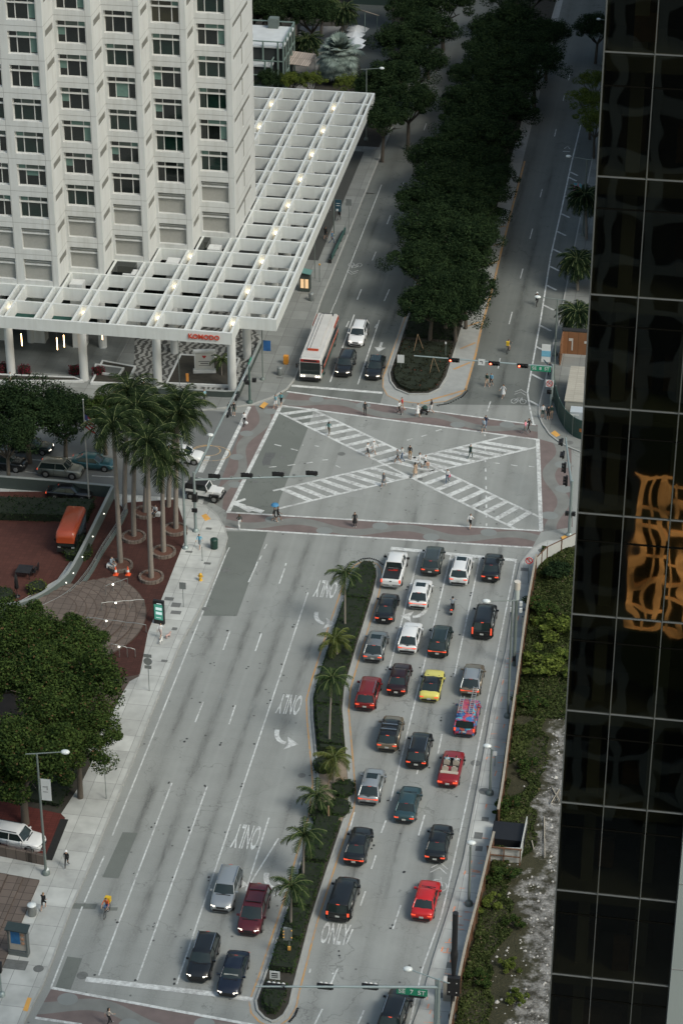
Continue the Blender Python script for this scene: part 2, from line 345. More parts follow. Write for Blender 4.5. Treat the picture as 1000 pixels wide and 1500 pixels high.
# lane lines, near carriageways
for a,b_ in (((336,802),(331,812)),((331,812),(299,892)),((299,892),(165,1224)),((153,1254),(124,1322)),((121,1328),(75,1447)),((252,1147),(145,1429)),((303.6,1152),(201,1436)),((451,868),(259,1442)),((408,1228),(366,1295)),
             ((660,813),(572,1173)),((614,810),(569.6,981)),((702.4,818),(665,991)),((755,822),(691,1140)),((691,1140),(653,1313)),((653,1313),(645,1345)),((645,1345),(618,1420)),((618,1420),(600,1500)),((394,1198),(360,1305))):
    line(a,b_,.13)
for a,b_ in (((391,797),(387,804)),((383,814),(380,820)),((377,823),(375,829)),((375,829),(364,853)),((419,825),(418,829)),((417,833),(409,855)),((337,924),(327,952)),((298,1028),(286,1058)),((383,928),(374,954)),((345,1033),(335.6,1061)),
             ((647,1075.5),(641,1104)),((621.6,1194),(612.7,1224)),((586.8,1326),(575,1361)),((565,1202),(558,1220)),((550.3,1253),(543.6,1273)),((535,1305.6),(527.5,1327)),((516.5,1361),(507,1383)),((494.4,1419),(483,1445)),((455,1419),(453,1425)),((472,1478),(461,1500)),((533,1480),(524,1500)),((620,1100),(610,1134)),((519,1190),(511,1218)),((584,1080),(577,1104)),((488,1425),(487,1427))):
    line(a,b_,.13)
line((560,1100),(566,1085),.12,wo)
# far carriageways
world_line((-41.3,241.5),(-41.4,259.5),.13); world_line((-38.1,241.5),(-38.2,258.5),.13)
for a,b_ in (((591.2,266.4),(586,278)),((571.7,315.2),(566.5,328.5)),((550.4,368.8),(545,381.5)),((529,424),(523,439)),((510.9,470.4),(507,479)),((607.5,222),(604,229)),((624,181),(620.5,191)),((640.5,141),(637,149)),((657,102),(654,109)),((570,424),(562.5,441)),((552,475),(549,480)),
             ((793.6,277),(790.5,289)),((779.5,335),(775.5,350)),((765.3,393.6),(761.5,408)),((749.6,457),(745,475)),((732,525),(729,540)),((718,588),(713,603)),((814,189),(811.5,200)),((826,140),(824,148)),((835,105),(832,118))): line(a,b_,.13)
world_line((-44.2,262),(-44.2,300),.12,wo); world_line((-44.35,243),(-44.25,262),.12,wo)
fr=[(850,183),(836,240),(821,310),(806,375),(791,470),(776,552),(772,575),(775,595),(781,622)]
wb.strip(px(*fr),.18,Z+.001)
for y in (252,260,287,313,339,365,390,418,447,477,508,548,587):
    # short bars between edge line and kerb
    for (x0,y0),(x1,y1) in zip(fr,fr[1:]):
        if y0<=y<=y1: xx=x0+(x1-x0)*(y-y0)/(y1-y0)
    line((xx+1,y),(xx+7+y/50,y+2.5+y/90),.3,wb,Z+.0025)
# diagonal crossings ---------------------------------------------
def lerp(a,b_,t): return (a[0]+(b_[0]-a[0])*t,a[1]+(b_[1]-a[1])*t)
def ladder(lo,hi,n,mb,sk,w=.62,skip=()):
    lo=px(*lo); hi=px(*hi)
    mb.strip(lo,.30,Z+.002); mb.strip(hi,.30,Z+.0024)
    for i in range(n):
        if i in skip: continue
        t=(i+.3)/n
        if not -.01<t+sk<1.02: continue
        a=lerp(lo[0],lo[1],t); c=lerp(hi[0],hi[1],min(1,max(0,t+sk))); mb.strip([a,c],w,Z+.0012)
ladder(((409,604.5),(756,775.5)),((456,599),(789,757)),21,wb,-.005,.62,(10,11))
ladder(((408,745),(785,655)),((400,719),(746,638)),19,wb,-.085,.62,(10,))
ladder(((342,737),(366,750)),((344,736),(368,749)),1,wb,0)
wb.strip(px((342,737),(385,750)),.7,Z+.0016).strip(px((342,737),(360,731)),.4,Z+.0019).strip(px((457,598.5),(466,601)),.3,Z+.002)
for a,b_ in (((402,651),(412,653.5)),((426,657.5),(436,660)),((443,652),(444,652.3)),((461,653),(467,654)),((394,684.5),(405,683.5)),((421,682),(432,680.5)),((449,678.5),(458,677)),((472,674),(480,673.5)),((492,682),(498,685)),((596,645),(604,642.5)),((617,639.5),(625,637)),((638,631.5),(646,629)),((722,678),(731,679)),((748,681),(757,682.5)),((774,683),(782,684)),((709.5,636),(710,639)),((710,656),(710.5,660)),((710,671),(710.5,677)),((710.5,686),(710.8,691)),((711,698),(711,703)),((711.3,712),(711.5,717)),((711.5,726),(711.7,730)),((711.8,739),(711.9,744)),((712,753),(712,758)),((712,767),(712,771))): line(a,b_,.16,wb)
for a,b_ in (((305,668),(294,692)),((294,700),(283,712)),((276,720),(268,737)),((296,730),(292,741))): line(a,b_,.55,wo)
for a,b_ in (((95,670),(130,672)),((0,671),(95,676)),((38,691),(60,694)),((135,697),(172,699)),((262,706),(283,706))): line(a,b_,.14,wb)
# arrows, words, bicycle marks
def poly_mark(pts,c,sc,rot,mb=None,z=Z+.003):
    ca,sa=math.cos(rot),math.sin(rot); gx,gy=G(*c)
    (mb or wb).flat([(gx+(x*ca-y*sa)*sc[0],gy+(x*sa+y*ca)*sc[1]) for x,y in pts],z)
def turn_arrow(c,flip=1,s=1.0):
    # curved stem and a head pointing to +X (flip=-1: -X)
    gx,gy=G(*c); st=[]
    for i in range(8):
        a=R(180+i*90/7); st.append((gx+flip*s*(1.0+1.1*math.cos(a)),gy+s*(1.9*math.sin(a)+1.9)))
    wb.strip(st,.42*s,Z+.003)
    wb.flat([(gx+flip*s*1.0,gy+s*1.0),(gx+flip*s*2.15,gy),(gx+flip*s*1.0,gy-s*1.0),(gx+flip*s*1.25,gy)],Z+.0035)
for c in ((460,912),(402,1087),(386,1300)): turn_arrow(c)
turn_arrow((330,1293),1,.9)
turn_arrow((619,905),-1)
gx,gy=G(548,905); wb.flat([(gx,gy-.6),(gx+.6,gy-.4),(gx+.75,gy+.8),(gx+.1,gy+.7)],Z+.003)
gx,gy=G(556,510); wo.strip([(gx,gy+1.6),(gx,gy)],.3,Z).flat([(gx-.7,gy+.2),(gx+.7,gy+.2),(gx,gy-1)],Z+.001)
for c,rot,wd,ht_ in (((477,863),math.pi,2.1,3.2),((424,1032),math.pi,2.1,3.2),((361,1226),math.pi,2.2,3.3),((491,1368),0,2.2,2.6)):
    mb=text_mb('ONLY',wd,ht_,.002,.012); gx,gy=G(*c)
    for k in range(len(mb.v)): 
        x,y,zz=mb.v[k]; x,y=(x,y) if rot==0 else (-x,-y); mb.v[k]=(gx+x,gy+y,Z+.003+zz)
    struct('lane_word',mb,white)
def bike_mark(c,s=1.0,flip=1,mb=None):
    gx,gy=G(*c); mb=mb or wo; f=flip
    def q(x,y): return (gx+x*s*f,gy+y*s*f)
    for sx in (-.5,.5): mb.strip([q(sx+.34*math.cos(R(a)),.55*math.sin(R(a))) for a in range(0,360,30)],.08,Z+.002,closed=True)
    for l in (((-.5,0),(-.2,.8)),((-.2,.8),(.3,.8)),((.3,.8),(.5,0)),((.3,.8),(0,0)),((0,0),(-.2,.8)),((-.5,0),(0,0)),((.3,.8),(.25,1.1))): mb.strip([q(*l[0]),q(*l[1])],.07,Z+.0025)
    for k in (1.6,2.2): mb.strip([q(-.65,k),q(0,k+.7),q(.65,k)],.1,Z+.002)
bike_mark((759,588),1.0); bike_mark((638,1298),1.05,1,wb); bike_mark((520,388),1,-1)
gx,gy=G(829,222); wo.strip([(gx-.5,gy),(gx+.5,gy)],.2,Z).strip([(gx-.4,gy+1),(gx,gy+2),(gx+.4,gy+1)],.16,Z)
# tactile pads, covers, orange survey marks
ty=MB()
for q in (((380,597),(387,590),(393,593),(386,600)),((295,757),(302,754),(309,762),(301,765)),((806,636),(812,632),(820,639),(814,642)),((821,788),(833,783),(834,787),(823,792)),((34,1482),(41,1463),(47,1464),(41,1484))): ty.flat(px(*q),.146)
struct('tactile_paving',ty,yell2)
iron=M('cast_iron',(.07,.072,.07),.7,var=.3); cov=MB()
for c,r,z in (((500,665),.42,.013),((536,582),.42,.013),((414,693),.5,.013),((414,670),.3,.013),((374,706),.3,.013),((331,835),.5,.013),((301,892),.35,.014),((696,1118),.45,.012),((709,1161),.5,.148),((833,650),.45,.148),((793,808),.4,.148),((57,1421),.42,.148),((121,1429),.45,.013),((442,1136),.35,.013),((615,702),.3,.022),((512,260),.35,.148),((514,252),.3,.148),((517,245),.25,.148),((617,691.5),.2,.022),((632,1455),.3,.012)):
    gx,gy=G(*c); cov.flat([(gx+r*math.cos(R(a)),gy+r*math.sin(R(a))) for a in range(0,360,24)],z)
for c,w,h,z in (((22,1415),2.0,1.1,.148),((277,810),.7,.35,.148),((248,879),.9,.6,.148),((258,888),.9,.8,.148),((258,899),1.0,.6,.148),((256,923),.5,.5,.148),((241,970),.6,.4,.148),((700,1226),.7,.9,.148),((701,1245),.6,.7,.148),((658,1416),.5,.7,.148),((645,1460),.6,.6,.148),((710,1202),.6,.6,.148),((386,512),1.2,1,.148),((540,283),1.5,.4,.148),((410,555),.8,.4,.148),((768,836),.8,.6,.148),((765,895),.5,.5,.148),((304,827),.7,.4,.148),((306,776),.6,.4,.148)):
    gx,gy=G(*c); cov.flat([(gx-w/2,gy-h/2),(gx+w/2,gy-h/2),(gx+w/2,gy+h/2),(gx-w/2,gy+h/2)],z)
struct('utility_covers',cov,M('cover_grey',(.13,.135,.13),.8,var=.4,sc=3))
ro=MB(); r2=random.Random(3)
SWL=SEk
for i in range(64):
    k=r2.random()*(len(SEk)-4); a=Vector(SEk[int(k)]).lerp(Vector(SEk[int(k)+1]),k%1); x=a.x+.25+r2.random()*1.2; y=a.y; l=r2.uniform(.3,1.0)
    if r2.random()<.55: ro.strip([(x,y),(x+l,y+r2.uniform(-.15,.15))],.09,.147)
    else: ro.strip([(x,y),(x+.06,y+l)],.12,.1475)
struct('orange_survey_marks',ro,paint_mat('orange_marks',(.75,.27,.13),.9,(.4,.38,.36)))
rf=MB(); r7=random.Random(4)
for a,b_ in (((252,1147),(145,1429)),((303.6,1152),(201,1436)),((451,868),(259,1442)),((660,813),(572,1173)),((614,810),(569.6,981)),((702.4,818),(665,991)),((337,924),(252,1147)),((383,928),(303,1152)),((572,1173),(500,1400)),((665,991),(575,1361))):
    A_,B_=G(*a),G(*b_); L=math.dist(A_,B_); n=max(2,int(L/6.1))
    for i in range(n+1):
        q=lerp(A_,B_,i/n); 
        for k in range(2 if i%2 else 1):
            cx_,cy_=q[0]+r7.uniform(-.35,-.1),q[1]+k*.45+r7.uniform(-.1,.1); rr=r7.uniform(.06,.13); rf.flat([(cx_+rr*r7.uniform(.7,1.2)*math.cos(R(a_)),cy_+rr*1.2*r7.uniform(.7,1.2)*math.sin(R(a_))) for a_ in range(0,360,51)],.0145+.0001*i)
struct('reflector_patches',rf,M('tar_black',(.03,.03,.03),.6))
struct('white_lines',wb,white); struct('worn_lines',wo,whiteold)
# utility circles chalked on the street
bt=MB(); 
for c,r in (((303,660),1.5),((309,664),2.1)):
    gx,gy=G(*c)
    bt.strip([(gx+r*math.cos(R(a)),gy+.8*r*math.sin(R(a))) for a in range(0,360,20)],.09,.013+r*.001,closed=True)
struct('chalk_circles',bt,paint_mat('chalk_yellow',(.55,.33,.1),1.0))
om,t,b,o=base('oil_stain',.7,.4); n=noise(t,scaled(t,o,(1.6,.22,1)),1.3,5,.75); tr_=node(t,'ShaderNodeBsdfTransparent'); ms_=node(t,'ShaderNodeMixShader'); b.inputs['Base Color'].default_value=(.045,.045,.043,1)
gc=node(t,'ShaderNodeUVMap'); sx=node(t,'ShaderNodeSeparateXYZ'); t.links.new(gc.outputs[0],sx.inputs[0])
dx=mth(t,'ABSOLUTE',mth(t,'SUBTRACT',sx.outputs[0],.5)); dy=mth(t,'ABSOLUTE',mth(t,'SUBTRACT',sx.outputs[1],.5)); fa=mth(t,'MULTIPLY',ramp(t,dx,.05,.5,1,0),ramp(t,dy,.2,.5,1,0)); fa=mth(t,'MULTIPLY',fa,ramp(t,n,.36,.78,0,.48),clamp=True)
t.links.new(fa,ms_.inputs[0]); t.links.new(tr_.outputs[0],ms_.inputs[1]); t.links.new(b.outputs[0],ms_.inputs[2]); t.links.new(ms_.outputs[0],t.nodes['Material Output'].inputs[0])
ob_=MB(); r6=random.Random(21)
for xs_,y0,y1 in (((-24.6,-21.5,-18.2,-27.6),150,207),((-43.6,-40.5,-37.4,-34.0),142,200),((-43,-39.8,-36.6),241,285),((-25.5,-22.0),236,300)):
    for xc in xs_:
        y=y0
        while y<y1:
            l=r6.uniform(9,22); w=r6.uniform(.7,1.3); ob_.add([(xc-w/2,y,.0025),(xc+w/2,y,.0025),(xc+w/2,y+l,.0025),(xc-w/2,y+l,.0025)],[(0,1,2,3)]); y+=l*r6.uniform(.7,1.3)
for k,v in enumerate(ob_.v): ob_.v[k]=(v[0],v[1],.0022+.00002*(k//4))
oo=ob_.mesh('oil_stains',[om]); uv=oo.uv_layers.new(name='UVMap')
for p_ in oo.polygons:
    for i,li in enumerate(p_.loop_indices): uv.data[li].uv=((0,0),(1,0),(1,1),(0,1))[i]
tag(MB().build('oil_stains',None,mesh=oo),kind='structure')
# lot on the right: rough ground --------------------------------
lm,t,b,o=base('lot_ground',.95,.15)
n1=noise(t,o,.16,5,.65); n2=noise(t,o,1.1,6,.7); n3=noise(t,o,6,4,.7)
sx=node(t,'ShaderNodeSeparateXYZ'); t.links.new(o,sx.inputs[0])
e=ramp(t,sx.outputs[0],-12.5,-7.5,-.22,.30); gy_=ramp(t,sx.outputs[1],178,195,.0,-.6)
f=mth(t,'ADD',mth(t,'ADD',n1,mth(t,'MULTIPLY',n2,.5)),mth(t,'ADD',e,gy_))
green=mixc(t,n2,(.024,.026,.014),(.085,.080,.050)); rub=mixc(t,mth(t,'MULTIPLY',ramp(t,n3,.3,.7,.3,1),ramp(t,n2,.38,.62)),(.055,.052,.042),(.46,.45,.43))
col=mixc(t,ramp(t,f,.74,.86),green,rub); t.links.new(col,b.inputs['Base Color'])
bp=node(t,'ShaderNodeBump'); bp.inputs['Strength'].default_value=.8; bp.inputs['Distance'].default_value=.3; t.links.new(n3,bp.inputs['Height']); t.links.new(bp.outputs[0],b.inputs['Normal'])
lot=px((648,1540),(660,1500),(712,1290),(752,1010),(787,820),(842,790))
struct('vacant_lot',MB().prism([(lot[0][0],90)]+lot[1:]+[(40,211),(40,90)],.0,.18),lm)
# ================================================================ BUILDINGS
conc=M('white_concrete',(.55,.565,.56),.8,var=.09,sc=.35,bump=.03); joint=M('joint_grey',(.22,.22,.215),.9); wframe=M('window_frame_white',(.60,.60,.58),.5,var=.05)
def glass_mat(name,col,rough=.06,spec=.6): return M(name,col,rough,0,.5,.6,spec=spec)
gl_dark=glass_mat('glass_dark',(.008,.011,.010)); gl_green=glass_mat('glass_green',(.006,.018,.014)); gl_amber=glass_mat('glass_amber',(.03,.028,.015)); gl_pale=M('glass_pale',(.075,.095,.085),.3); blind=M('blind_teal',(.11,.19,.165),.5,var=.2)
def cells(mb,org,ud,nd,us,zs,holes,depth,m=0,back=True,mback=None,gr=None):
    # a wall in vertical plane with rectangular recesses: org+ud*u, z ; nd outward normal
    org=Vector(org); ud=Vector(ud); nd=Vector(nd)
    def P(u,z,d=0): p=org+ud*u-nd*d; return (p.x,p.y,z)
    flip=(ud.cross(Vector((0,0,1)))).dot(nd)<0
    def q(vs,mm): mb.add(vs if not flip else vs[::-1],[(0,1,2,3)],mm)
    for i in range(len(us)-1):
        for j in range(len(zs)-1):
            u0,u1,z0,z1=us[i],us[i+1],zs[j],zs[j+1]
            if (i,j) in holes:
                if back: q([P(u0,z0,depth),P(u1,z0,depth),P(u1,z1,depth),P(u0,z1,depth)],m if mback is None else mback)
                if (i-1,j) not in holes: q([P(u0,z0),P(u0,z0,depth),P(u0,z1,depth),P(u0,z1)],m)
                if (i+1,j) not in holes: q([P(u1,z0,depth),P(u1,z0),P(u1,z1),P(u1,z1,depth)],m)
                if (i,j-1) not in holes: q([P(u0,z0),P(u1,z0),P(u1,z0,depth),P(u0,z0,depth)],m)
                if (i,j+1) not in holes: q([P(u0,z1,depth),P(u1,z1,depth),P(u1,z1),P(u0,z1)],m)
            else: q([P(u0,z0),P(u1,z0),P(u1,z1),P(u0,z1)],m)
streaks(conc,.16)
# white office tower ---------------------------------------------
FH=3.87; Z0=8.46; NF=14; BX,BY=4.3,4.2; EX,EY=-55.95,260.5
tower=thing('office_tower','tall white concrete office tower with stepped bays of dark windows rising over the white pergola','building',(EX,EY,0))
def loc(mb): mb.v=[(x-EX,y-EY,z) for x,y,z in mb.v]; return mb
wall=MB(); rec=M('recess_grey',(.30,.30,.28),.85,var=.12); ztop=Z0+NF*FH
r3=random.Random(11)
fr_cache={}
def window_parts(x0,yf,z0,par):
    w,h=3.3,2.62
    fb=MB(); y=.42
    zt=h*.74
    for (c,d) in (((w/2,y-.12,zt),(w,.26,.15)),((w/2,y-.03,.04),(w,.08,.08)),((w/2,y-.03,h-.04),(w,.08,.08)),((.05,y-.03,h/2),(.1,.085,h-.16)),((w-.05,y-.03,h/2),(.1,.085,h-.16)),((w*.29,y-.03,h/2),(.09,.075,h-.16)),((w*.73,y-.03,h/2),(.09,.075,h-.16))): fb.box(c,d)
    if 'f' not in fr_cache: fr_cache['f']=fb.mesh('window',wframe)
    o=MB().build('window',None,par,(x0-EX,yf-EY,z0),mesh=fr_cache['f'])
    key=r3.randrange(12)
    if ('p',key) not in fr_cache:
        pb=MB(); rr=random.Random(key*7+1)
        base_g=rr.choice([0,0,0,1,2,2]); cuts=[.05,w*.29,w*.73,w-.05]
        def qd(a,b_,z0_,z1_,m,yy): pb.add([(a,yy,z0_),(b_,yy,z0_),(b_,yy,z1_),(a,yy,z1_)],[(0,1,2,3)],m)
        for a,b_ in zip(cuts,cuts[1:]):
            qd(a,b_,.05,h-.05,base_g if rr.random()<.8 else 1,y)
            if rr.random()<.55: qd(a,b_,zt,h-.05,4 if rr.random()<.8 else 3,y-.012)
            if rr.random()<.18: zb=rr.choice([.9,1.2,.2]); qd(a,b_,zb,zt,3,y-.012)
        fr_cache[('p',key)]=pb.mesh('pane',[gl_dark,gl_green,gl_amber,blind,gl_pale])
    MB().build('pane',None,o,mesh=fr_cache[('p',key)])
gro=MB()
for bay in range(9):            # bay 0 is the right-most face, 4 is the wide left face
    if bay<=4: x1=EX-BX*bay; yf=EY-BY*bay
    else: x1=EX-BX*bay; yf=EY-BY*4
    x0=x1-BX
    for k in range(NF):
        z=Z0+k*FH; hz0,hz1=z+.62,z+.62+2.62; hu0=.28; hu1=.28+3.3
        blank=k<2
        cells(wall,(x0,yf,0),(1,0,0),(0,-1,0),[0,hu0,hu1,BX],[z,hz0,hz1,z+FH],{(1,1)},.42,back=blank,mback=2)
        if blank:
            wall.box((x0+hu0+1.65,yf+.30,z+.62+2.62*.74),(3.3,.26,.15)); wall.box((x0+hu0+1.65,yf+.36,z+.62+2.62*.87),(3.3,.12,.05))
        elif bay<7 and k<12: window_parts(x0+hu0,yf,hz0,tower)
        elif bay>=7: wall.add([(x0+hu0,yf+.42,hz0),(x0+hu1,yf+.42,hz0),(x0+hu1,yf+.42,hz1),(x0+hu0,yf+.42,hz1)],[(0,1,2,3)],1)
        gro.add([(x0,yf-.004,z-.02),(x1,yf-.004,z-.02),(x1,yf-.004,z+.02),(x0,yf-.004,z+.02)],[(0,1,2,3)])
    gro.add([(x1-.66,yf-.004,Z0),(x1-.625,yf-.004,Z0),(x1-.625,yf-.004,ztop),(x1-.66,yf-.004,ztop)],[(0,1,2,3)])
    if bay<=4:
        D=BY if bay else 12.5
        for k in range(NF):
            z=Z0+k*FH
            if bay: cells(wall,(x1,yf,0),(0,1,0),(1,0,0),[0,.9,3.9,D],[z,z+2.35,z+3.15,z+FH],{(1,1)},.07,mback=3)
            else: cells(wall,(x1,yf,0),(0,1,0),(1,0,0),[0,1.1,5.6,6.2,9.9,D],[z,z+.35,z+2.45,z+3.05,z+FH],{(1,2),(2,2),(3,2),(2,1)},.07,mback=3)
            gro.add([(x1+.004,yf,z-.02),(x1+.004,yf+D,z-.02),(x1+.004,yf+D,z+.02),(x1+.004,yf,z+.02)],[(0,1,2,3)])
wall.box(((-95-56.1)/2,267,(Z0+ztop)/2),(38.9,11.8,ztop-Z0))
loc(wall).build('wall',[conc,gl_dark,rec,M('slot_grey',(.17,.17,.155),.6,var=.1)],tower); loc(gro).build('panel_joints',joint,tower)
# ground floor of the tower
lob=thing('tower_lobby','recessed lobby with white piers and green glass canopy under the white tower','lobby',(-80,248,0))
def at(mb,x,y,z=0): mb.v=[(a-x,b_-y,c-z) for a,b_,c in mb.v]; return mb
mb=MB().box((-86,258,4.2),(40,18,8.4)); mb.box((-63,263,4.2),(8,12,8.4)); at(mb,-80,248).build('glass_wall',gl_dark,lob)
mb=MB()
for x,y in ((-76.6,246.3),(-71.6,245.8),(-66.2,249.5),(-81.5,246.3),(-62,253.5),(-58,258)): at(MB().box((x,y,4.2),(1.5,1.5,8.2)),-80,248).build('pier',conc,lob)
cb=MB().box((-84,244.0,4.7),(28,4.6,.16)); at(cb,-80,248).build('glass_canopy',M('canopy_green_glass',(.05,.12,.10),.1,var=.2,sc=.4),lob)
cb=MB().box((-84,241.6,4.7),(28.2,.22,.32)); 
for k in range(7): cb.tube((-96+k*4.3,242,4.8),(-96+k*4.3+.3,245.5,7.4),.05)
at(cb,-80,248).build('canopy_frame',wframe,lob)
warm=M('warm_light',(1,.8,.5),.4,emit=(1,.62,.28),es=9)
for x,y,w_ in ((32,497,'left-most, beside the first white column'),(84,503,'middle, nearer the camera of the close pair'),(94,499,'right one of the close pair'),(150,488,'right-most, beside the white pier')):
    gx,gy=G(x,y,5.4); l=thing('pendant_light','slim glowing tube light in the lobby porch, '+w_,'light',(gx,gy,4.6),0,'tube lights hanging in the lobby porch')
    MB().tube((0,0,0),(0,0,1.5),.045).build('tube',warm,l); MB().tube((0,0,1.5),(0,0,2.75),.012).build('rod',joint,l)
# pergola --------------------------------------------------------
per=thing('pergola','huge white lattice pergola on round columns wrapping the foot of the white tower','pergola',(-51.75,237.3,0))
pm=M('pergola_white',(.60,.625,.615),.55,var=.06,sc=.5); OX,OY=-51.75,237.3; streaks(pm,.12)
PT,PB=8.5,7.0; FY=235.1; CP=4.25; RX=-46.97
def pb(x0,x1,y0,y1,z0,z1,name='beam'):
    MB().box((0,0,0),(x1-x0,y1-y0,z1-z0)).build(name,pm,per,((x0+x1)/2-OX,(y0+y1)/2-OY,(z0+z1)/2))
pb(-110,-51.15,FY-.12,FY+.16,7.1,PT+.02,'fascia'); pb(-51.43,-51.15,FY+.16,FY+CP-.15,7.1,PT+.02,'fascia'); pb(-51.15,RX,FY+CP-.15,FY+CP+.13,7.1,PT+.02,'fascia'); pb(RX-.28,RX,FY+CP+.13,311.7,7.1,PT+.02,'fascia'); pb(-90,RX-.28,311.45,311.72,7.1,PT+.02,'fascia')
for k in range(1,18): pb(-110 if k<10 else -80,(-51.44 if k<2 else RX-.29),FY+CP*k-.13,FY+CP*k+.13,PB,PT-.004)
for i in range(0,14):
    xc=-51.75-4.3*i+4.3
    for s in (-1,1):
        x=xc+s*.45
        if x>RX-.5: continue
        if i==0: y0,y1=FY+CP+.14,311.4
        else: y0,y1=FY+.17,(311.4 if xc>-75 else 250)
        if i==1 and s==1: y0=FY+CP+.14
        pb(x-.13,x+.13,y0,y1,PB+.02,PT)
colm=None
cols=[(-51.75-8.6*i,y) for i in range(6) for y in (237.3,245.8)]+[(-51.75,237.3+8.5*j) for j in range(2,9)]
for (x,y) in cols:
    if colm is None: colm=MB().lathe((0,0,0),[(.49,.1),(.49,PB+.1)],20).mesh('column',conc)
    MB().build('column',None,per,(x-OX,y-OY,0),mesh=colm)
lampm=M('globe_lamp',(1,.95,.85),.4,emit=(1,.80,.52),es=2.8); lm_=None
spots=[(-51.75,FY+CP*(1+2*j)) for j in range(9)]+[(-60.35,FY+CP*(1+2*j)) for j in range(9)]+[(-68.95,FY+CP*(1)),(-77.55,FY+CP)]
for x,y in spots:
    if lm_ is None:
        lm_=MB().ball((0,0,0),.23,12).mesh('lamp_globe',lampm); sr=MB().tube((0,0,.2),(0,.3,.75),.03).tube((-.3,.3,.75),(.3,.3,.75),.03).mesh('bracket',wframe)
    MB().build('bracket',None,per,(x-OX,y-OY-.42,7.75),mesh=sr); MB().build('lamp_globe',None,per,(x-OX,y-OY-.42,7.75),mesh=lm_)
ltr=text_mb('KOMODO',3.5,.58,.12,.015); xf(ltr,Matrix.Translation((-54.3-OX,FY-.20-OY,7.86))@Matrix.Rotation(R(90),4,'X'))
ltr.build('sign_letters',M('sign_red',(.28,.035,.02),.5,emit=(.9,.12,.04),es=.12),per)
# plaza under the pergola ----------------------------------------
m,t,b,o=base('wave_paving',.7,.3)
wv=node(t,'ShaderNodeTexWave'); wv.inputs['Scale'].default_value=.42; wv.inputs['Distortion'].default_value=9; wv.inputs['Detail'].default_value=2; wv.inputs['Detail Scale'].default_value=.9
t.links.new(scaled(t,o,(1,2.2,1)),wv.inputs['Vector']); t.links.new(mixc(t,ramp(t,wv.outputs[1],.45,.55),(.07,.07,.065),(.30,.30,.28)),b.inputs['Base Color'])
struct('plaza_paving',MB().prism(px((195,560),(198,495),(330,440),(386,500),(350,580),(330,581),(240,578)),.1,.155),m)
granite=slab_mat('granite_floor',(.14,.15,.145),1.2,1.2,.015,.1,.6,.2,.4)
struct('porch_floor',MB().prism([(-110,238.2),(-66.5,238.2),(-66.5,262),(-110,262)],.1,.16),granite)
dk=M('dark_green_wall',(.045,.06,.055),.6,var=.15)
def planter(name,label,poly,h=.45,fill=soil,km=conc,grp=None):
    r=thing(name,label,'planter',(*poly[0],0),0,grp); lp=[(a-poly[0][0],b_-poly[0][1]) for a,b_ in poly]
    MB().ring(lp,.22,.1,h).build('kerb',km,r); MB().prism(offset(lp,.2),.1,h-.08).build('soil',fill,r); return r
planter('planter','black planting bed with white kerb around the monument sign beside the plaza corner',px((264,523),(352,529),(337,570),(243,566)))
planter('planter','planting bed with white kerb just left of the wavy paving before the lobby',px((150,532),(200,541),(187,567),(133,565)))
planter('planter','grey kerbed bed of a low slab left of the wavy paving',px((140,539),(183,545),(176,556),(137,552)),.6,granite)
planter('planter','long planting bed with red flowers between the two left pergola columns',px((-20,551),(110,556),(124,562),(-20,562)),.4)
gw=thing('garden_wall','dark green low wall bounding the corner of the wavy plaza','wall',(*G(350,582),0))
gp=px((206,577),(330,583),(349,583),(383,507)); g0=G(350,582)
MB().strip([(a-g0[0],b_-g0[1]) for a,b_ in gp],.25,.1,h=.75).build('wall',dk,gw)
MB().strip([(a-g0[0],b_-g0[1]) for a,b_ in gp],.34,.85,h=.06).build('coping',M('coping',(.25,.27,.26),.7),gw)
ms=G(300,549); sg=thing('monument_sign','white upright monument sign with a red emblem standing in the black bed','sign',(*ms,.3),R(12))
MB().box((0,0,.2),(2.6,.7,.35)).box((-1.05,0,1.5),(.16,.3,2.3)).box((1.05,0,1.5),(.16,.3,2.3)).box((0,0,2.75),(2.5,.45,.25)).build('frame',conc,sg)
MB().box((0,0,1.5),(1.9,.18,2.0)).build('board',M('board_white',(.5,.5,.47),.5,var=.1),sg)
mb=MB(); mb.add([(-.25,-.1,2.1),(0,-.1,1.8),(.25,-.1,2.1),(.12,-.1,2.25),(0,-.1,2.15),(-.12,-.1,2.25)],[(0,1,2,3,4,5)]); mb.build('emblem',M('emblem_red',(.4,.03,.03),.5),sg)
mb=MB().box((0,-.095,1.45),(1.3,.01,.1)).box((0,-.095,1.2),(.9,.01,.14)).box((0,-.095,.95),(1.3,.01,.07)); mb.build('lettering',M('letter_grey',(.12,.12,.12),.5),sg)
# glass tower on the right ---------------------------------------
gt=thing('glass_tower','dark glass curtain-wall tower with thin pale mullions filling the right edge','building',(-3.5,68.04,0))
m=bpy.data.materials.new('curtain_glass'); m.use_nodes=True; t=m.node_tree; t.nodes.remove(t.nodes['Principled BSDF']); out=t.nodes['Material Output']
gs=node(t,'ShaderNodeBsdfGlossy'); gs.inputs['Color'].default_value=(.85,.88,.85,1); gs.inputs['Roughness'].default_value=.014
tr=node(t,'ShaderNodeBsdfTransparent'); tr.inputs[0].default_value=(.17,.17,.13,1); mxs=node(t,'ShaderNodeMixShader'); mxs.inputs[0].default_value=.16
tc=node(t,'ShaderNodeTexCoord'); oi=node(t,'ShaderNodeObjectInfo'); va=node(t,'ShaderNodeVectorMath',operation='ADD'); t.links.new(tc.outputs['Object'],va.inputs[0]); cmb=node(t,'ShaderNodeCombineXYZ'); t.links.new(mth(t,'MULTIPLY',oi.outputs['Random'],50),cmb.inputs[1]); t.links.new(cmb.outputs[0],va.inputs[1])
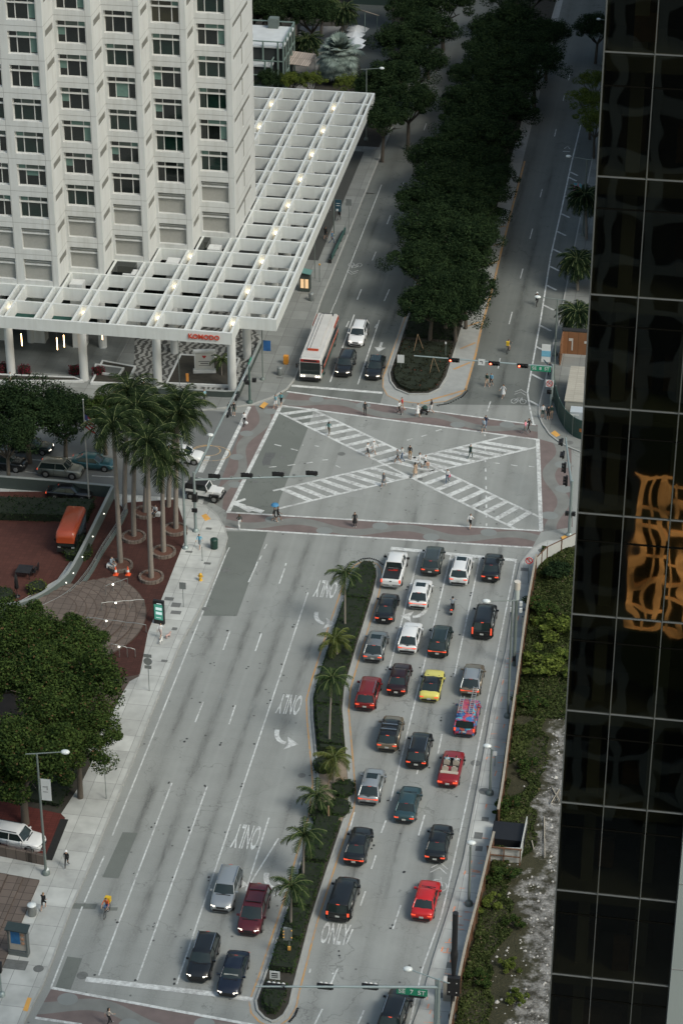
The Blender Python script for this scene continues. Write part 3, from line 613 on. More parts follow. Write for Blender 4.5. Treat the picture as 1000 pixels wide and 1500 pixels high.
nzz=node(t,'ShaderNodeTexNoise'); nzz.inputs['Scale'].default_value=.55; nzz.inputs['Detail'].default_value=1; t.links.new(va.outputs[0],nzz.inputs['Vector'])
bp=node(t,'ShaderNodeBump'); bp.inputs['Strength'].default_value=1; bp.inputs['Distance'].default_value=.0075; t.links.new(nzz.outputs[0],bp.inputs['Height']); t.links.new(bp.outputs[0],gs.inputs['Normal'])
t.links.new(tr.outputs[0],mxs.inputs[1]); t.links.new(gs.outputs[0],mxs.inputs[2]); t.links.new(mxs.outputs[0],out.inputs[0]); curtain=m
mull=M('mullion_pale',(.16,.17,.17),.4,metal=.3,var=.08); mdark=M('mullion_dark',(.006,.006,.005),.9,spec=0)
ZR=101.88; FHG=3.9; xs=[-3.5,-2.015,-.51,.775]; TX,TY=-3.5,68.04
zb=[ZR+FHG*k for k in range(-13,3)]
pane_cache={}
for i in range(3):
    w=xs[i+1]-xs[i]
    for z in zb:
        if i not in pane_cache:
            pane_cache[i]=MB().add([(.03,0,.03),(w-.03,0,.03),(w-.03,0,FHG-.03),(.03,0,FHG-.03)],[(0,1,2,3)]).mesh('glass_pane',curtain)
        MB().build('glass_pane',None,gt,(xs[i]-TX,.0,z),mesh=pane_cache[i])
for x in xs: MB().box((0,0,67),(.024 if x>-3.4 else .040,.08,134)).build('vertical_mullion',mull,gt,(x-TX,-.02,0))
for z in zb:
    MB().box((2.14,0,0),(4.27,.06,.026)).build('horizontal_mullion',mull,gt,(0,-.025,z)); MB().box((2.14,.0,0),(4.2,.05,.035)).build('transom',mdark,gt,(0,-.01,z+FHG*.735))
# interior: slabs, piers, ceilings behind the glass
sl_=MB().box((2.2,1.6,0),(4.3,2.6,.5)).mesh('floor_slab',M('slab_dark',(.20,.20,.155),.8))
for z in zb: MB().build('floor_slab',None,gt,(0,0,z-.45),mesh=sl_)
ib=MB().box((1.0,1.2,67),(.42,.5,134)).box((3.1,1.4,67),(.5,.5,134)); ib.build('interior_piers',M('pier_grey',(.30,.30,.24),.8),gt)
ib=MB(); r5=random.Random(5)
for z in zb:
    for k in range(3): ib.box((r5.uniform(.3,4),r5.uniform(1.0,2.4),z+.1+r5.uniform(.3,.6)),(r5.uniform(.5,1.1),.5,r5.uniform(.6,1.4)))
ib.build('office_furniture',M('furniture_brown',(.14,.09,.05),.7,var=.5),gt)
MB().box((2.2,4.2,67),(4.35,.1,134)).box((0.02,2.1,67),(.04,4.1,134)).build('inner_walls',M('inner_wall',(.17,.17,.13),.8),gt)
grey=M('cladding_grey',(.33,.37,.36),.5,var=.06,sc=.4)
MB().box((9.3,16,67),(10.0,32.2,134)).box((2.2,18.3,67),(4.3,28,134)).build('grey_cladding',grey,gt)
jb=MB()
for k in range(-13,3): jb.box((9.3,-.105,ZR-3.0+FHG*k),(10,.02,.03))
jb.build('cladding_joints',joint,gt)
# building mirrored in the glass, behind the camera; widened to darken reflections
ob=thing('mirrored_building','office block with window grid and painted sunset glow, seen only mirrored in the glass tower','building',(6.7,-26,0))
amb=M('amber_sunset_glow',(.5,.22,.06),.6,emit=(.95,.42,.12),es=.8,var=.25,sc=.3); MB().box((0,-14,42),(90,20,84)).build('dark_base',M('dark_facade',(.012,.012,.011),.6),ob)  # emission of the frame stands in for sunset light on it
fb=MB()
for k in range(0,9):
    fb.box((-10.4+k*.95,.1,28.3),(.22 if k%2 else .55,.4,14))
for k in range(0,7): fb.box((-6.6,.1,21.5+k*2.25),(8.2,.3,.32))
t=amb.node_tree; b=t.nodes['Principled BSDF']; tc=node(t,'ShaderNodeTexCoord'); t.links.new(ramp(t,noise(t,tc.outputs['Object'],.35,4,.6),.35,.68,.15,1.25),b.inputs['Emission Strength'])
fb.build('sunset_glow_frame',amb,ob)
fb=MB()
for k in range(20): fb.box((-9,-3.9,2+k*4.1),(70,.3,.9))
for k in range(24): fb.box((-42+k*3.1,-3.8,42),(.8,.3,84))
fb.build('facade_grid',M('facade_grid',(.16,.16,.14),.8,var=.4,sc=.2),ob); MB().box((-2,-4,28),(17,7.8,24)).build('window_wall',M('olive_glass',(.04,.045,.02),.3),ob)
# low buildings beyond the pergola -------------------------------
gfr=M('pale_green_frame',(.16,.22,.20),.6); roofm=M('membrane_roof',(.50,.53,.54),.8,var=.25,sc=.5)
def low_building(label,x0,x1,y0,y1,h,ac):
    r=thing('low_building',label,'building',((x0+x1)/2,(y0+y1)/2,0)); w,d=x1-x0,y1-y0
    MB().box((0,0,h/2-.1),(w-.4,d-.4,h-.2)).build('wall',M('dark_panel',(.03,.035,.035),.5),r); MB().box((0,0,h),(w,d,.25)).build('roof',roofm,r)
    fb=MB()
    for i in range(int(w/2.2)+1): fb.box((-w/2+i*2.2,-d/2,h/2+.4),(.22,.22,h+.9))
    for i in range(int(d/2.2)+1): fb.box((w/2,-d/2+i*2.2,h/2+.4),(.22,.22,h+.9))
    for z in (h*.35,h*.7,h+.85): fb.box((0,-d/2,z),(w,.16,.14)); fb.box((w/2,0,z),(.16,d,.14))
    fb.box((0,d/2,h+.85),(w,.16,.14)); fb.build('frame',gfr,r)
    for (a,b_) in ac: MB().box((a,b_,h+.8),(1.5,1.5,1.4)).box((a,b_,h+1.55),(1.2,1.2,.1)).build('roof_unit',M('unit_grey',(.12,.15,.14),.6),r)
    return r
a=G(431,36,7.5); low_building('dark low building with pale roof and railings, upper of the two behind the pergola',a[0]-14,a[0],a[1]-9,a[1],7.0,[(.5,-1.5),(4.0,4.0)])
a=G(410,72,5.0); low_building('lower flat pale roof with green railing nearest the pergola, top left',a[0]-12,a[0],a[1]-6.5,a[1],4.6,[(-.5,1.5)])
def canopy(label,c,z,w,d,tilt,rz,mat,cat='awning'):
    gx,gy=G(*c,z); r=thing('awning',label,cat,(gx,gy,0),rz)
    mb=MB().box((0,0,0),(w,d,.08)); xf(mb,Matrix.Translation((0,0,z))@Matrix.Rotation(tilt,4,'X')); mb.build('canvas',mat,r)
    pbm=MB()
    for sx_ in (-1,1):
        for s_ in (-1,1): pbm.tube((sx_*w*.45,s_*d*.4,0),(sx_*w*.45,s_*d*.4,z+s_*d*.4*math.tan(tilt)),.05)
    pbm.build('post',gfr,r)
    return r
canopy('striped tan awning sloping over the path beside the low dark building',(439,86),3.4,4.0,3.4,R(14),R(-12),slab_mat('awning_tan',(.36,.31,.27),.35,9,.05,.2,.5,.2))
canopy('pale square sunshade beside the dark terrace at the top edge',(528,15),5,4.6,3.8,R(-25),R(-30),M('shade_tan',(.38,.33,.28),.7))
for i,(c,lb) in enumerate((((523,41),'white market parasol, largest of the row beside the silver palm'),((520,49),'white market parasol just below the largest one by the silver palm'),((521,58),'white parasol third in the row beside the silver palm'),((520,65),'white parasol fourth down beside the silver palm'))):
    gx,gy=G(*c,2.6); r=thing('parasol',lb,'parasol',(gx,gy,0),R(20),'parasols on the dark terrace'); s=1.9 if i==0 else 1.6
    vs=[(s*math.cos(R(a)),s*math.sin(R(a)),2.4) for a in range(0,360,60)]+[(0,0,3.1)]
    MB().add(vs,[(k,(k+1)%6,6) for k in range(6)]).build('canopy',M('parasol_white',(.5,.53,.56),.8),r); MB().tube((0,0,0),(0,0,3),.05).build('pole',wframe,r)
struct('terrace',MB().prism(px((545,130),(505,60),(520,0),(570,-30),(575,60),(560,130)),.1,.17),M('terrace_dark',(.05,.06,.06),.8,var=.2))
struct('garden_path',MB().prism(px((425,135),(433,75),(440,40),(500,40),(470,80),(458,140)),.1,.17),M('path_grey',(.17,.17,.165),.85,var=.2))
struct('planting_bed',MB().prism([(-130,313),(-46.5,313),(-46.5,425),(-130,425)],.1,.15),soil)
struct('paving_shade_sheet',MB().prism([(-70,256),(-56.0,256),(-56.0,274),(-48.3,274),(-48.3,311),(-70,311)],.1,.152),M('paving_painted_shade',(.045,.047,.043),.8,var=.2))  # dark sheet laid as painted shade under the pergola wing
pv=thing('pavilion','dark glazed pavilion with pale posts and lit lamps beyond the parasols at the top edge','building',(*G(560,-5),0))
MB().box((0,0,3),(9,10,6)).build('wall',M('pav',(.03,.05,.045),.4),pv)
mb=MB()
for k in range(4): mb.box((4.7,-4.5+k*3,3.5),(.35,.35,7))
mb.build('post',gfr,pv)
mb=MB().box((4.95,-1.5,5.2),(.12,.15,1.2)); mb.build('lamp',warm,pv)

# unseen blocks added to shade the far carriageways
for lb,cx,cy_,w,d,h in (('unseen dark block added behind the glass tower to shade the far right road',14,342,46,152,44),('unseen dark block added beyond the top edge to shade the far avenue',-40,425,150,40,22),('unseen dark block added beyond the upper left corner to shade the far street',-150,360,60,110,90)):
    r=thing('shade_block',lb,'building',(cx,cy_,0)); MB().box((0,0,h/2),(w,d,h)).build('wall',MT['dark_facade'],r)
    mb=MB()
    for k in range(int(h/4)): mb.box((0,0,3+k*4),(w+.1,d+.1,1.2))
    mb.build('window_bands',gl_dark,r)
# ================================================================ PLANTS
def quads_mesh(name,P,size,mat,seed=0,up=.4,aspect=.6,N=None):
    g=np.random.default_rng(seed); n=len(P); P=np.asarray(P,float)
    a=g.normal(size=(n,3)); a[:,2]*=.5; a/=np.linalg.norm(a,axis=1)[:,None]
    nn=g.normal(size=(n,3)) if N is None else N+g.normal(size=(n,3))*.6
    nn[:,2]=np.abs(nn[:,2])+up; b=np.cross(a,nn); b/=np.linalg.norm(b,axis=1)[:,None]+1e-9
    s=(size*g.uniform(.6,1.3,n))[:,None]; A=a*s; B=b*s*aspect
    V=np.stack([P-A,P-B*.9,P+A,P+B*.9],1).reshape(-1,3)
    me=bpy.data.meshes.new(name); me.vertices.add(4*n); me.vertices.foreach_set('co',V.ravel()); me.loops.add(4*n); me.loops.foreach_set('vertex_index',np.arange(4*n,dtype=np.int32))
    me.polygons.add(n); me.polygons.foreach_set('loop_start',np.arange(0,4*n,4,dtype=np.int32)); me.polygons.foreach_set('loop_total',np.full(n,4,dtype=np.int32)); me.materials.append(mat); me.update(calc_edges=True); return me
def crown_points(r,n,seed,flat=.62,lobes=26):
    g=np.random.default_rng(seed); C=[]
    for i in range(lobes):
        d=g.normal(size=3); d/=np.linalg.norm(d); d[2]=abs(d[2])*.9-.15
        rr=r*g.uniform(.30,.90); C.append((d[0]*rr,d[1]*rr,d[2]*rr*flat,r*g.uniform(.10,.30)))
    C=np.array(C); k=g.integers(0,lobes,n); d=g.normal(size=(n,3)); d/=np.linalg.norm(d,axis=1)[:,None]
    rad=C[k,3]*g.uniform(.35,1.05,n)**.6; P=C[k,:3]+d*rad[:,None]*np.array([1,1,.75]); return P,d
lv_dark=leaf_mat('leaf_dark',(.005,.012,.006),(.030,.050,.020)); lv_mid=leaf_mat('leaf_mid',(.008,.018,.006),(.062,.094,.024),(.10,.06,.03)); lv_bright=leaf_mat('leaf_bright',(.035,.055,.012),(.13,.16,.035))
bark=M('bark',(.09,.075,.06),.9,var=.3,sc=3,bump=.3)
TREE={}
def tree_mesh(kind,var):
    k=(kind,var)
    if k in TREE: return TREE[k]
    r=6.0; n={'dark':26000,'mid':34000,'bright':8000}[kind]; sz={'dark':.145,'mid':.13,'bright':.17}[kind]; mt={'dark':lv_dark,'mid':lv_mid,'bright':lv_bright}[kind]
    P,N=crown_points(r,n,17*var+len(kind),.7,{'dark':70,'mid':60,'bright':30}[kind]); cm=quads_mesh('crown',P,sz,mt,var,N=N)
    tb=MB(); rr=random.Random(var+3); tb.tube((0,0,-7.5),(.2,.1,-3.2),.34,.26,9)
    for i in range(7):
        a=i*.9+rr.random(); e=Vector((math.cos(a)*r*.5,math.sin(a)*r*.5,rr.uniform(-1.2,.8))); mid=Vector((math.cos(a)*r*.2,math.sin(a)*r*.2,-2.2))
        tb.tube((.2,.1,-3.3),mid,.19,.13,7); tb.tube(mid,e,.13,.05,6)
        for j in range(2): tb.tube(e.lerp(mid,.4),e+Vector((rr.uniform(-1.8,1.8),rr.uniform(-1.8,1.8),rr.uniform(0,1))),.06,.02,5)
    TREE[k]=(cm,tb.mesh('trunk',bark)); return TREE[k]
def tree(label,c,zc,r,kind,grp=None,var=None,name='tree'):
    gx,gy=G(*c,zc); s=r/6.0; v=rnd.randrange(4) if var is None else var; cm,tm=tree_mesh(kind,v)
    th=thing(name,label,'tree',(gx,gy,0),rnd.uniform(0,6.28),grp)
    a=MB().build('crown',None,th,(0,0,zc),mesh=cm); a.scale=(s,s,s*rnd.uniform(.85,1.1))
    b_=MB().build('trunk',None,th,(0,0,zc),mesh=tm); b_.scale=(s,s,(zc-.05)/7.5)
    return th
def where(i,n,what): return what
med=[((618,385),6,5.2,'lowest on the left, beside the black car lanes'),((660,425),5.5,5.2,'lowest of all, above the black planted end of the median'),((692,420),5.5,4.6,'lowest on the right, hanging over the yellow chevrons'),((640,330),6.5,5.6,'second row up, left side'),((692,350),6.5,5.6,'second row up, right side'),
 ((656,262),6.5,5.2,'third row up, with a bare fork showing at its left edge'),((708,285),6.5,5.2,'third row up, leaning over the right carriageway'),((735,262),6,4,'small one above the end of the orange line'),((640,225),6,4.4,'fourth row up at the left edge'),((686,205),7,5.4,'fourth row up, middle'),((728,200),7,5.6,'fourth row up, right'),
 ((700,150),7,5.8,'mid row in the centre of the median'),((756,160),7,5.8,'mid row overhanging the right carriageway'),((698,110),7,4.4,'left edge with ragged gaps showing the road'),((738,88),7.5,6.2,'broad crown in the upper middle'),((800,92),7.5,6.0,'broadest at the right, reaching out to the right lanes'),
 ((730,45),7,5.0,'upper left near the top edge'),((765,32),7.5,5.8,'upper middle near the top edge'),((818,52),7,4.6,'upper right near the top edge'),((755,-8),7,5.2,'cut by the top edge, left'),((790,-12),7,5.6,'cut by the top edge, right')]
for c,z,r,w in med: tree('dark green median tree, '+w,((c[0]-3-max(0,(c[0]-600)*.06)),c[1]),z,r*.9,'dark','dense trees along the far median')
med+=[((630,448),4.6,4.6,'overhanging the dark bed at the near end'),((668,452),4.4,4.4,'lowest right, close above the bed')]
fil=[((628,300),5,5.2,'filling the left side between the second and third rows'),((684,318),5.5,5.2,'filling the middle between the second and third rows'),((662,238),5.5,5.4,'filling behind the bare fork'),((700,238),5.5,5,'filling the right of the third row'),((690,178),6,5.4,'filling above the fourth row'),((738,122),6,5.6,'filling below the broad upper crown'),((692,150),5.5,4.6,'filling the left edge of the middle rows'),((722,70),6.5,5.4,'filling between the two top rows'),((765,60),6.5,5.6,'filling under the top right crowns'),((640,362),5,5,'filling the lower left above the lanes'),((668,385),5,5.2,'filling the very middle of the lower group')]
for c,z,r,w in med[-2:]+fil: tree('dark green median tree, '+w,c,z,r,'dark','dense trees along the far median')
lft=[((560,172),6.5,4.6,'beside the far pergola corner'),((598,150),7,5.0,'overhanging the left lanes beside the pergola corner'),((572,118),7,5.2,'behind the pergola corner lamp'),((612,95),7,5.4,'second along the left pavement'),((628,45),7.5,5.4,'third along the left pavement'),((588,62),7,5.0,'inner row by the terrace'),((650,5),7.5,5.6,'cut by the top edge at the left carriageway'),((604,15),7,5.0,'inner row cut by the top edge'),((590,-20),7,5,'farthest, behind the terrace')]
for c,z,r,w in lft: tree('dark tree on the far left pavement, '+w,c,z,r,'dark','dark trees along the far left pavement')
rgt=[((874,42),5.5,4.2,'topmost, by a lamp at the glass tower'),((870,120),5,3.0,'yellowish, small and topmost but one'),((866,150),5.5,3.8,'yellow-green beside the dark tower edge'),((872,178),5.5,3.8,'lowest and yellow-green above the pavement')]
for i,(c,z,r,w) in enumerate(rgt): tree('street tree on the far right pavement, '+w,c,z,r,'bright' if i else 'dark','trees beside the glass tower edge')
for c,z,r,k,w in (((38,600),6.5,5.8,'dark','broad street tree in front of the pergola at the left edge'),((92,612),6,4.6,'dark','street tree between the left-edge tree and the flagpole'),((8,640),6,4.0,'dark','dark street tree cut by the left edge, over the parked cars'),((152,600),5.5,4.0,'mid','thin yellow-tipped tree between flagpole and royal palms'),
     ((45,975),7.5,6.8,'mid','big leafy plaza tree at the left edge, below the brick steps'),((98,1005),8,6.2,'mid','big leafy plaza tree reaching over the pavement by the signpost'),((30,1110),7,6.4,'mid','big plaza tree behind the left street lamp'),((112,1080),6.5,4.8,'mid','lower plaza tree with red leaves showing, above the pavement edge'),((90,945),7.5,4.6,'mid','upper plaza tree touching the brick steps'),((15,925),7,5,'mid','plaza tree at the left edge by the curved ramp'),
     ((455,118),4,2.6,'bright','bushy yellow-green tree behind the pergola, left of the silver palm'),((395,118),3.5,2.6,'dark','bushy tree below the green railing of the low roof'),((425,118),3.5,2.4,'bright','yellow-green shrub tree at the foot of the low building'),((510,122),3.5,2.6,'bright','yellow-green shrub tree below the silver palm')): tree(w,c,z,r,k)
# palms ----------------------------------------------------------
def frond(mb,base,az,L,droop,rise,w,mat=0,seg=9,fan=False,tw=0.):
    p=Vector(base); el=rise; pts=[p.copy()]
    for i in range(seg):
        d=Vector((math.cos(az)*math.cos(el),math.sin(az)*math.cos(el),math.sin(el))); p=p+d*(L/seg); pts.append(p.copy()); el-=droop/seg
    side=Vector((-math.sin(az),math.cos(az),0))
    mb.path(pts[::2]+([pts[-1]] if seg%2 else []),.035,4,1)
    nl=int(L*7)
    for i in range(nl):
        t=(i+.5)/nl; k=min(seg-1,int(t*seg)); q=pts[k].lerp(pts[k+1],t*seg-k); fw=(pts[k+1]-pts[k]).normalized()
        ll=w*math.sin(math.pi*(.12+.83*t))**.7
        for s in (-1,1):
            tip=q+side*s*ll*.8+fw*ll*.55+Vector((0,0,-ll*(.25+.25*rnd.random()))); wd=fw*.07
            mb.add([q-wd,q+wd,tip+wd*.2,tip-wd*.2],[(0,1,2,3)],mat)
palm_leaf=leaf_mat('palm_leaf',(.011,.023,.010),(.045,.070,.024)); palm_gold=leaf_mat('palm_leaf_gold',(.03,.045,.012),(.10,.11,.03)); palm_silver=leaf_mat('palm_leaf_silver',(.12,.16,.14),(.26,.31,.28)); rach=M('rachis',(.10,.12,.04),.7)
trunkp=M('palm_trunk',(.21,.185,.16),.85,var=.22,sc=2,bump=.15); shaft=M('crownshaft',(.07,.12,.035),.6)
PALM={}
def palm_parts(kind,var):
    k=(kind,var)
    if k in PALM: return PALM[k]
    mb=MB(); rr=random.Random(var*5+1)
    n,L,w={'royal':(26,3.7,.95),'median':(15,2.1,.55),'date':(72,2.9,.75),'bush':(15,1.7,.4)}[kind]
    for i in range(n):
        az=i*2.399+rr.uniform(-.2,.2); lay=i/n; frond(mb,(0,0,0),az,L*rr.uniform(.85,1.1),1.5+rr.uniform(0,.6),R(75-80*lay),w)
    PALM[k]=mb; return mb
PM={}
def palm(label,basept,crownpt,kind='royal',leaf=None,grp=None,tr=.17,zbase=.14,ht=None,lean=True):
    bx,by=G(*basept,zbase); h=ht or max(1.2,(hgt(basept,crownpt[1]))); leaf=leaf or palm_leaf
    cx,cy_=G(*crownpt,h); dx,dy=(cx-bx,cy_-by); 
    if math.hypot(dx,dy)>1.6: f=1.6/math.hypot(dx,dy); dx*=f; dy*=f
    th=thing('palm_tree',label,'palm',(bx,by,zbase),0,grp); v=rnd.randrange(3); key=(kind,v,leaf.name)
    if key not in PM: PM[key]=palm_parts(kind,v).mesh('fronds',[leaf,rach])
    o=MB().build('fronds',None,th,(dx,dy,h-zbase),rnd.uniform(0,6.3),mesh=PM[key])
    tb=MB(); k=6; pts=[Vector((dx*(i/k)**1.5,dy*(i/k)**1.5,(h-zbase)*i/k)) for i in range(k+1)]
    for i in range(k): r0=tr*(1.25-.45*(i/k)); r1=tr*(1.25-.45*((i+1)/k)); tb.tube(pts[i],pts[i+1],r0,r1,9)
    tb.build('trunk',trunkp,th)
    if kind=='royal': MB().tube(pts[-1]-Vector((0,0,1.4)),pts[-1]+Vector((0,0,.3)),tr*.95,tr*.5,8).build('crownshaft',shaft,th)
    return th
palm_royal=leaf_mat('palm_leaf_royal',(.006,.013,.006),(.026,.040,.015))
royal=[((177,826),(166,625),'at the left, rising beside the ramp railing'),((196.5,787),(200,600),'second from the left, its ring planter farthest back'),((222,848),(216,650),'nearest the camera, in the lowest ring planter'),((240,810),(238,675),'in the ring planter second from the bottom'),((258,776),(262,610),'right-most, beside the traffic mast'),((213,752),(225,610),'behind the others next to the seated person'),((183,745),(190,575),'with yellow-green upright fronds beside the ramp top'),((247,742),(282,590),'leaning right over the corner pavement')]
for b_,c,w in royal: palm('royal palm '+w,b_,c,'royal',palm_royal,grp='royal palms of the corner plaza',tr=.22)
medp=[((505,921),(505,842),'upright at the tip of the hedge',0),((494,966),(491,938),'short with yellowish fronds, second from the tip',1),((482,1090),(486,995),'slender with a long bare trunk in mid hedge',0),((489,1150),(489,1112),'newly planted and staked at the narrow waist of the hedge',1),((462,1190),(464,1166),'bushy, just below the staked palm',0),((444,1287),(445,1224),'with two drooping fronds over the left lane',0),((426,1360),(427,1299),'lowest, beside the rear of a two-sided signal board',0)]
for b_,c,w,g_ in medp: palm('median palm '+w,b_,c,'median',palm_gold if g_ else palm_leaf,'small palms in the near median',.09,.15)
palm_dark=leaf_mat('palm_leaf_dark',(.006,.014,.007),(.022,.036,.016))
for b_,c,w in (((845,425),(845,385),'bushy dark date palm on the far right pavement'),((845,498),(845,462),'smaller date palm just above the brown shack'),((858,350),(856,290),'slim palm half hidden by the glass tower')): palm(w,b_,c,'date',palm_dark,'palms on the right pavement',.16)
palm('dark date palm behind the low buildings at the top edge',(432,60),(435,5),'date',None,None,.2); palm('dark date palm beside the pavilion at the top',(470,50),(478,2),'date',None,None,.2)
palm('small dark palm in the black bed beside the monument sign',(325,552),(325,528),'bush',None,None,.06)
for c_,k_,w_ in (((385,58),(388,8),'dark date palm rising behind the low dark building at the far left'),((410,55),(412,-10),'dark date palm cut by the top edge above the low building'),((500,70),(503,18),'dark date palm right of the other two beside the parasols'),((452,95),(450,62),'small dark date palm on the shaded path')): palm(w_,c_,k_,'date',palm_dark,None,.2)
for c_,z_,r_,w_ in (((400,15),7,5,'dark round tree behind the low buildings at the top edge'),((455,20),7,4.6,'dark tree between the date palms at the top'),((372,5),7,5,'dark tree at the top edge touching the white tower'),((430,118),3,2.4,'low dark tree by the garden path'),((548,130),6,3.6,'dark tree right behind the pergola corner')): tree(w_,c_,z_,r_,'dark')
# silver fan palm
def fanpalm(label,c,zc,r):
    gx,gy=G(*c,zc); th=thing('fan_palm',label,'palm',(gx,gy,0)); mb=MB(); rr=random.Random(9)
    for i in range(110):
        az=i*2.399; el=R(85-125*(i/110)); d=Vector((math.cos(az)*math.cos(el),math.sin(az)*math.cos(el),math.sin(el))); q=d*r*rr.uniform(.45,.75); mb.tube((0,0,0),q,.03,.03,4,1)
        s=d.orthogonal().normalized(); s=Vector((-math.sin(az),math.cos(az),0)); u=(d*.75+Vector((0,0,-.35))).normalized()
        for k in range(13):
            a=R(-100+200*k/12); t_=q+(u*math.cos(a)+s*math.sin(a))*r*.36+Vector((0,0,-.12*r)); nn=(-u*math.sin(a)+s*math.cos(a))*.11
            mb.add([q,q.lerp(t_,.55)+nn,t_,q.lerp(t_,.55)-nn],[(0,1,2,3)],0)
    mb.build('fronds',[palm_silver,rach],th,(0,0,zc)); MB().tube((0,0,0),(0,0,zc),.25,.2).build('trunk',trunkp,th)
fanpalm('big silver blue fan palm standing behind the pergola',(497,82),4.2,3.9)
# hedges of the near median --------------------------------------
hedge_leaf=leaf_mat('hedge_leaf',(.012,.026,.009),(.040,.068,.020)); hcore=M('hedge_core',(.008,.014,.005),.9)
HI=offset(MNy,.75)
def clip_poly(poly,y0,y1):
    def cut(p,yv,keep):
        out=[]
        for i in range(len(p)):
            a,b_=p[i-1],p[i]; ka,kb=keep(a[1]),keep(b_[1])
            if ka!=kb: t_=(yv-a[1])/(b_[1]-a[1]); out.append((a[0]+(b_[0]-a[0])*t_,yv))
            if kb: out.append(b_)
        return out
    p=cut(poly,y0,lambda y:y>=y0); return cut(p,y1,lambda y:y<=y1)
def pip(x,y,poly):
    c=False; j=len(poly)-1
    for i in range(len(poly)):
        if (poly[i][1]>y)!=(poly[j][1]>y) and x<(poly[j][0]-poly[i][0])*(y-poly[i][1])/(poly[j][1]-poly[i][1])+poly[i][0]: c=not c
        j=i
    return c
def hedge(label,poly,h,dens=42,leaf=None,size=.085,grp=None,name='hedge',z0=.12,seed=1,cat='hedge',wob=.12):
    xs_=[p[0] for p in poly]; ys_=[p[1] for p in poly]; cx,cy_=sum(xs_)/len(xs_),sum(ys_)/len(ys_); g=np.random.default_rng(seed)
    th=thing(name,label,cat,(cx,cy_,z0),0,grp); lp=[(a-cx,b_-cy_) for a,b_ in poly]
    MB().prism(offset(lp,.12),0,h-.12).build('branches',hcore,th)
    A=(max(xs_)-min(xs_))*(max(ys_)-min(ys_)); n=int(A*dens); P=[];
    X=g.uniform(min(xs_)-cx,max(xs_)-cx,n); Y=g.uniform(min(ys_)-cy_,max(ys_)-cy_,n)
    for x,y in zip(X,Y):
        if pip(x,y,lp): P.append((x,y,h-.06+wob*math.sin(x*2.1+y*1.7+seed)*math.sin(y*2.9-x)+g.uniform(-.14,.06)))
    for i in range(len(lp)):
        a,b_=Vector(lp[i]),Vector(lp[(i+1)%len(lp)]); L=(b_-a).length
        for k in range(int(L*h*dens*.8)): q=a.lerp(b_,g.random()); P.append((q.x+g.uniform(-.1,.1),q.y+g.uniform(-.1,.1),g.uniform(.05,h)))
    MB().build('foliage',None,th,mesh=quads_mesh('foliage',P,size,leaf or hedge_leaf,seed,up=.8)); return th
yc=[G(500,q)[1] for q in (826,882,950,1006,1042,1100)]
names=['dark clipped hedge at the rounded tip of the near median','dark hedge block second from the tip of the near median','dark hedge block behind the second median palm','dark hedge block at the widest bend beside the red car','long dark hedge block running beside the word ONLY','hedge block just above the staked young palm']
for i,(nm) in enumerate(names):
    y1=yc[i]-.12; y0=(yc[i+1]+.02) if i<5 else G(500,1108)[1]
    p=clip_poly(HI,y0,y1)
    if len(p)>2: hedge(nm,p,.75,seed=i+1,grp='hedge blocks in the near median')
yd=[G(470,q)[1] for q in (1206,1285,1345,1408)]
names=['hedge block below the sandy gap in the near median','hedge block beside the drooping-frond palm','hedge block beside the lowest median palm','last wide hedge block above the small square sign']
ye=[(1200,1268),(1272,1336),(1340,1384),(1388,1432)]
for i,nm in enumerate(names):
    p=clip_poly(HI,G(450,ye[i][1])[1],G(450,ye[i][0])[1])
    if len(p)>2: hedge(nm,p,.75,seed=i+11,grp='hedge blocks in the near median')
p=clip_poly(offset(MNy,.95),G(410,1490)[1],G(410,1448)[1]); hedge('small rounded hedge at the very bottom tip of the near median',p,.7,seed=33)
# sandy gap with stakes
struct('sandy_gap',MB().prism(clip_poly(offset(MNy,.62),G(480,1203)[1],G(480,1108)[1]),.12,.165),M('sand',(.24,.19,.14),.95,var=.3,sc=2))
for k,(c,w) in enumerate((((475,1125),'leafy shrub on the left side of the sandy gap'),((503,1160),'low dark shrub on the right side of the sandy gap'),((497,1188),'low shrub right of the timber stake'),((470,1195),'low shrub under the bushy palm'))):
    gx,gy=G(*c); hedge(w,[(gx+1.0*math.cos(R(a)),gy+1.3*math.sin(R(a))) for a in range(0,360,40)],.55,50,lv_mid if k==0 else None,.1,name='shrub',seed=50+k,cat='shrub')
st=thing('tree_stakes','three pale timber stakes bracing the newly planted palm','stakes',(*G(489,1150),.15))
mb=MB()
for a in (0,2.1,4.2): mb.tube((1.1*math.cos(a),1.1*math.sin(a),0),(0,0,1.7),.05,.05,5)
mb.tube((0,0,0),(0,0,3.0),.04); mb.build('stake',M('timber',(.22,.15,.09),.8,var=.2),st)
g_=G(481,1205); mb=MB().tube((0,0,0),(0,0,1.6),.10,.08); tag(mb.build('timber_stake',MT['timber'],None,(*g_,.15)),'short upright timber stake beside the bushy median palm','stake')
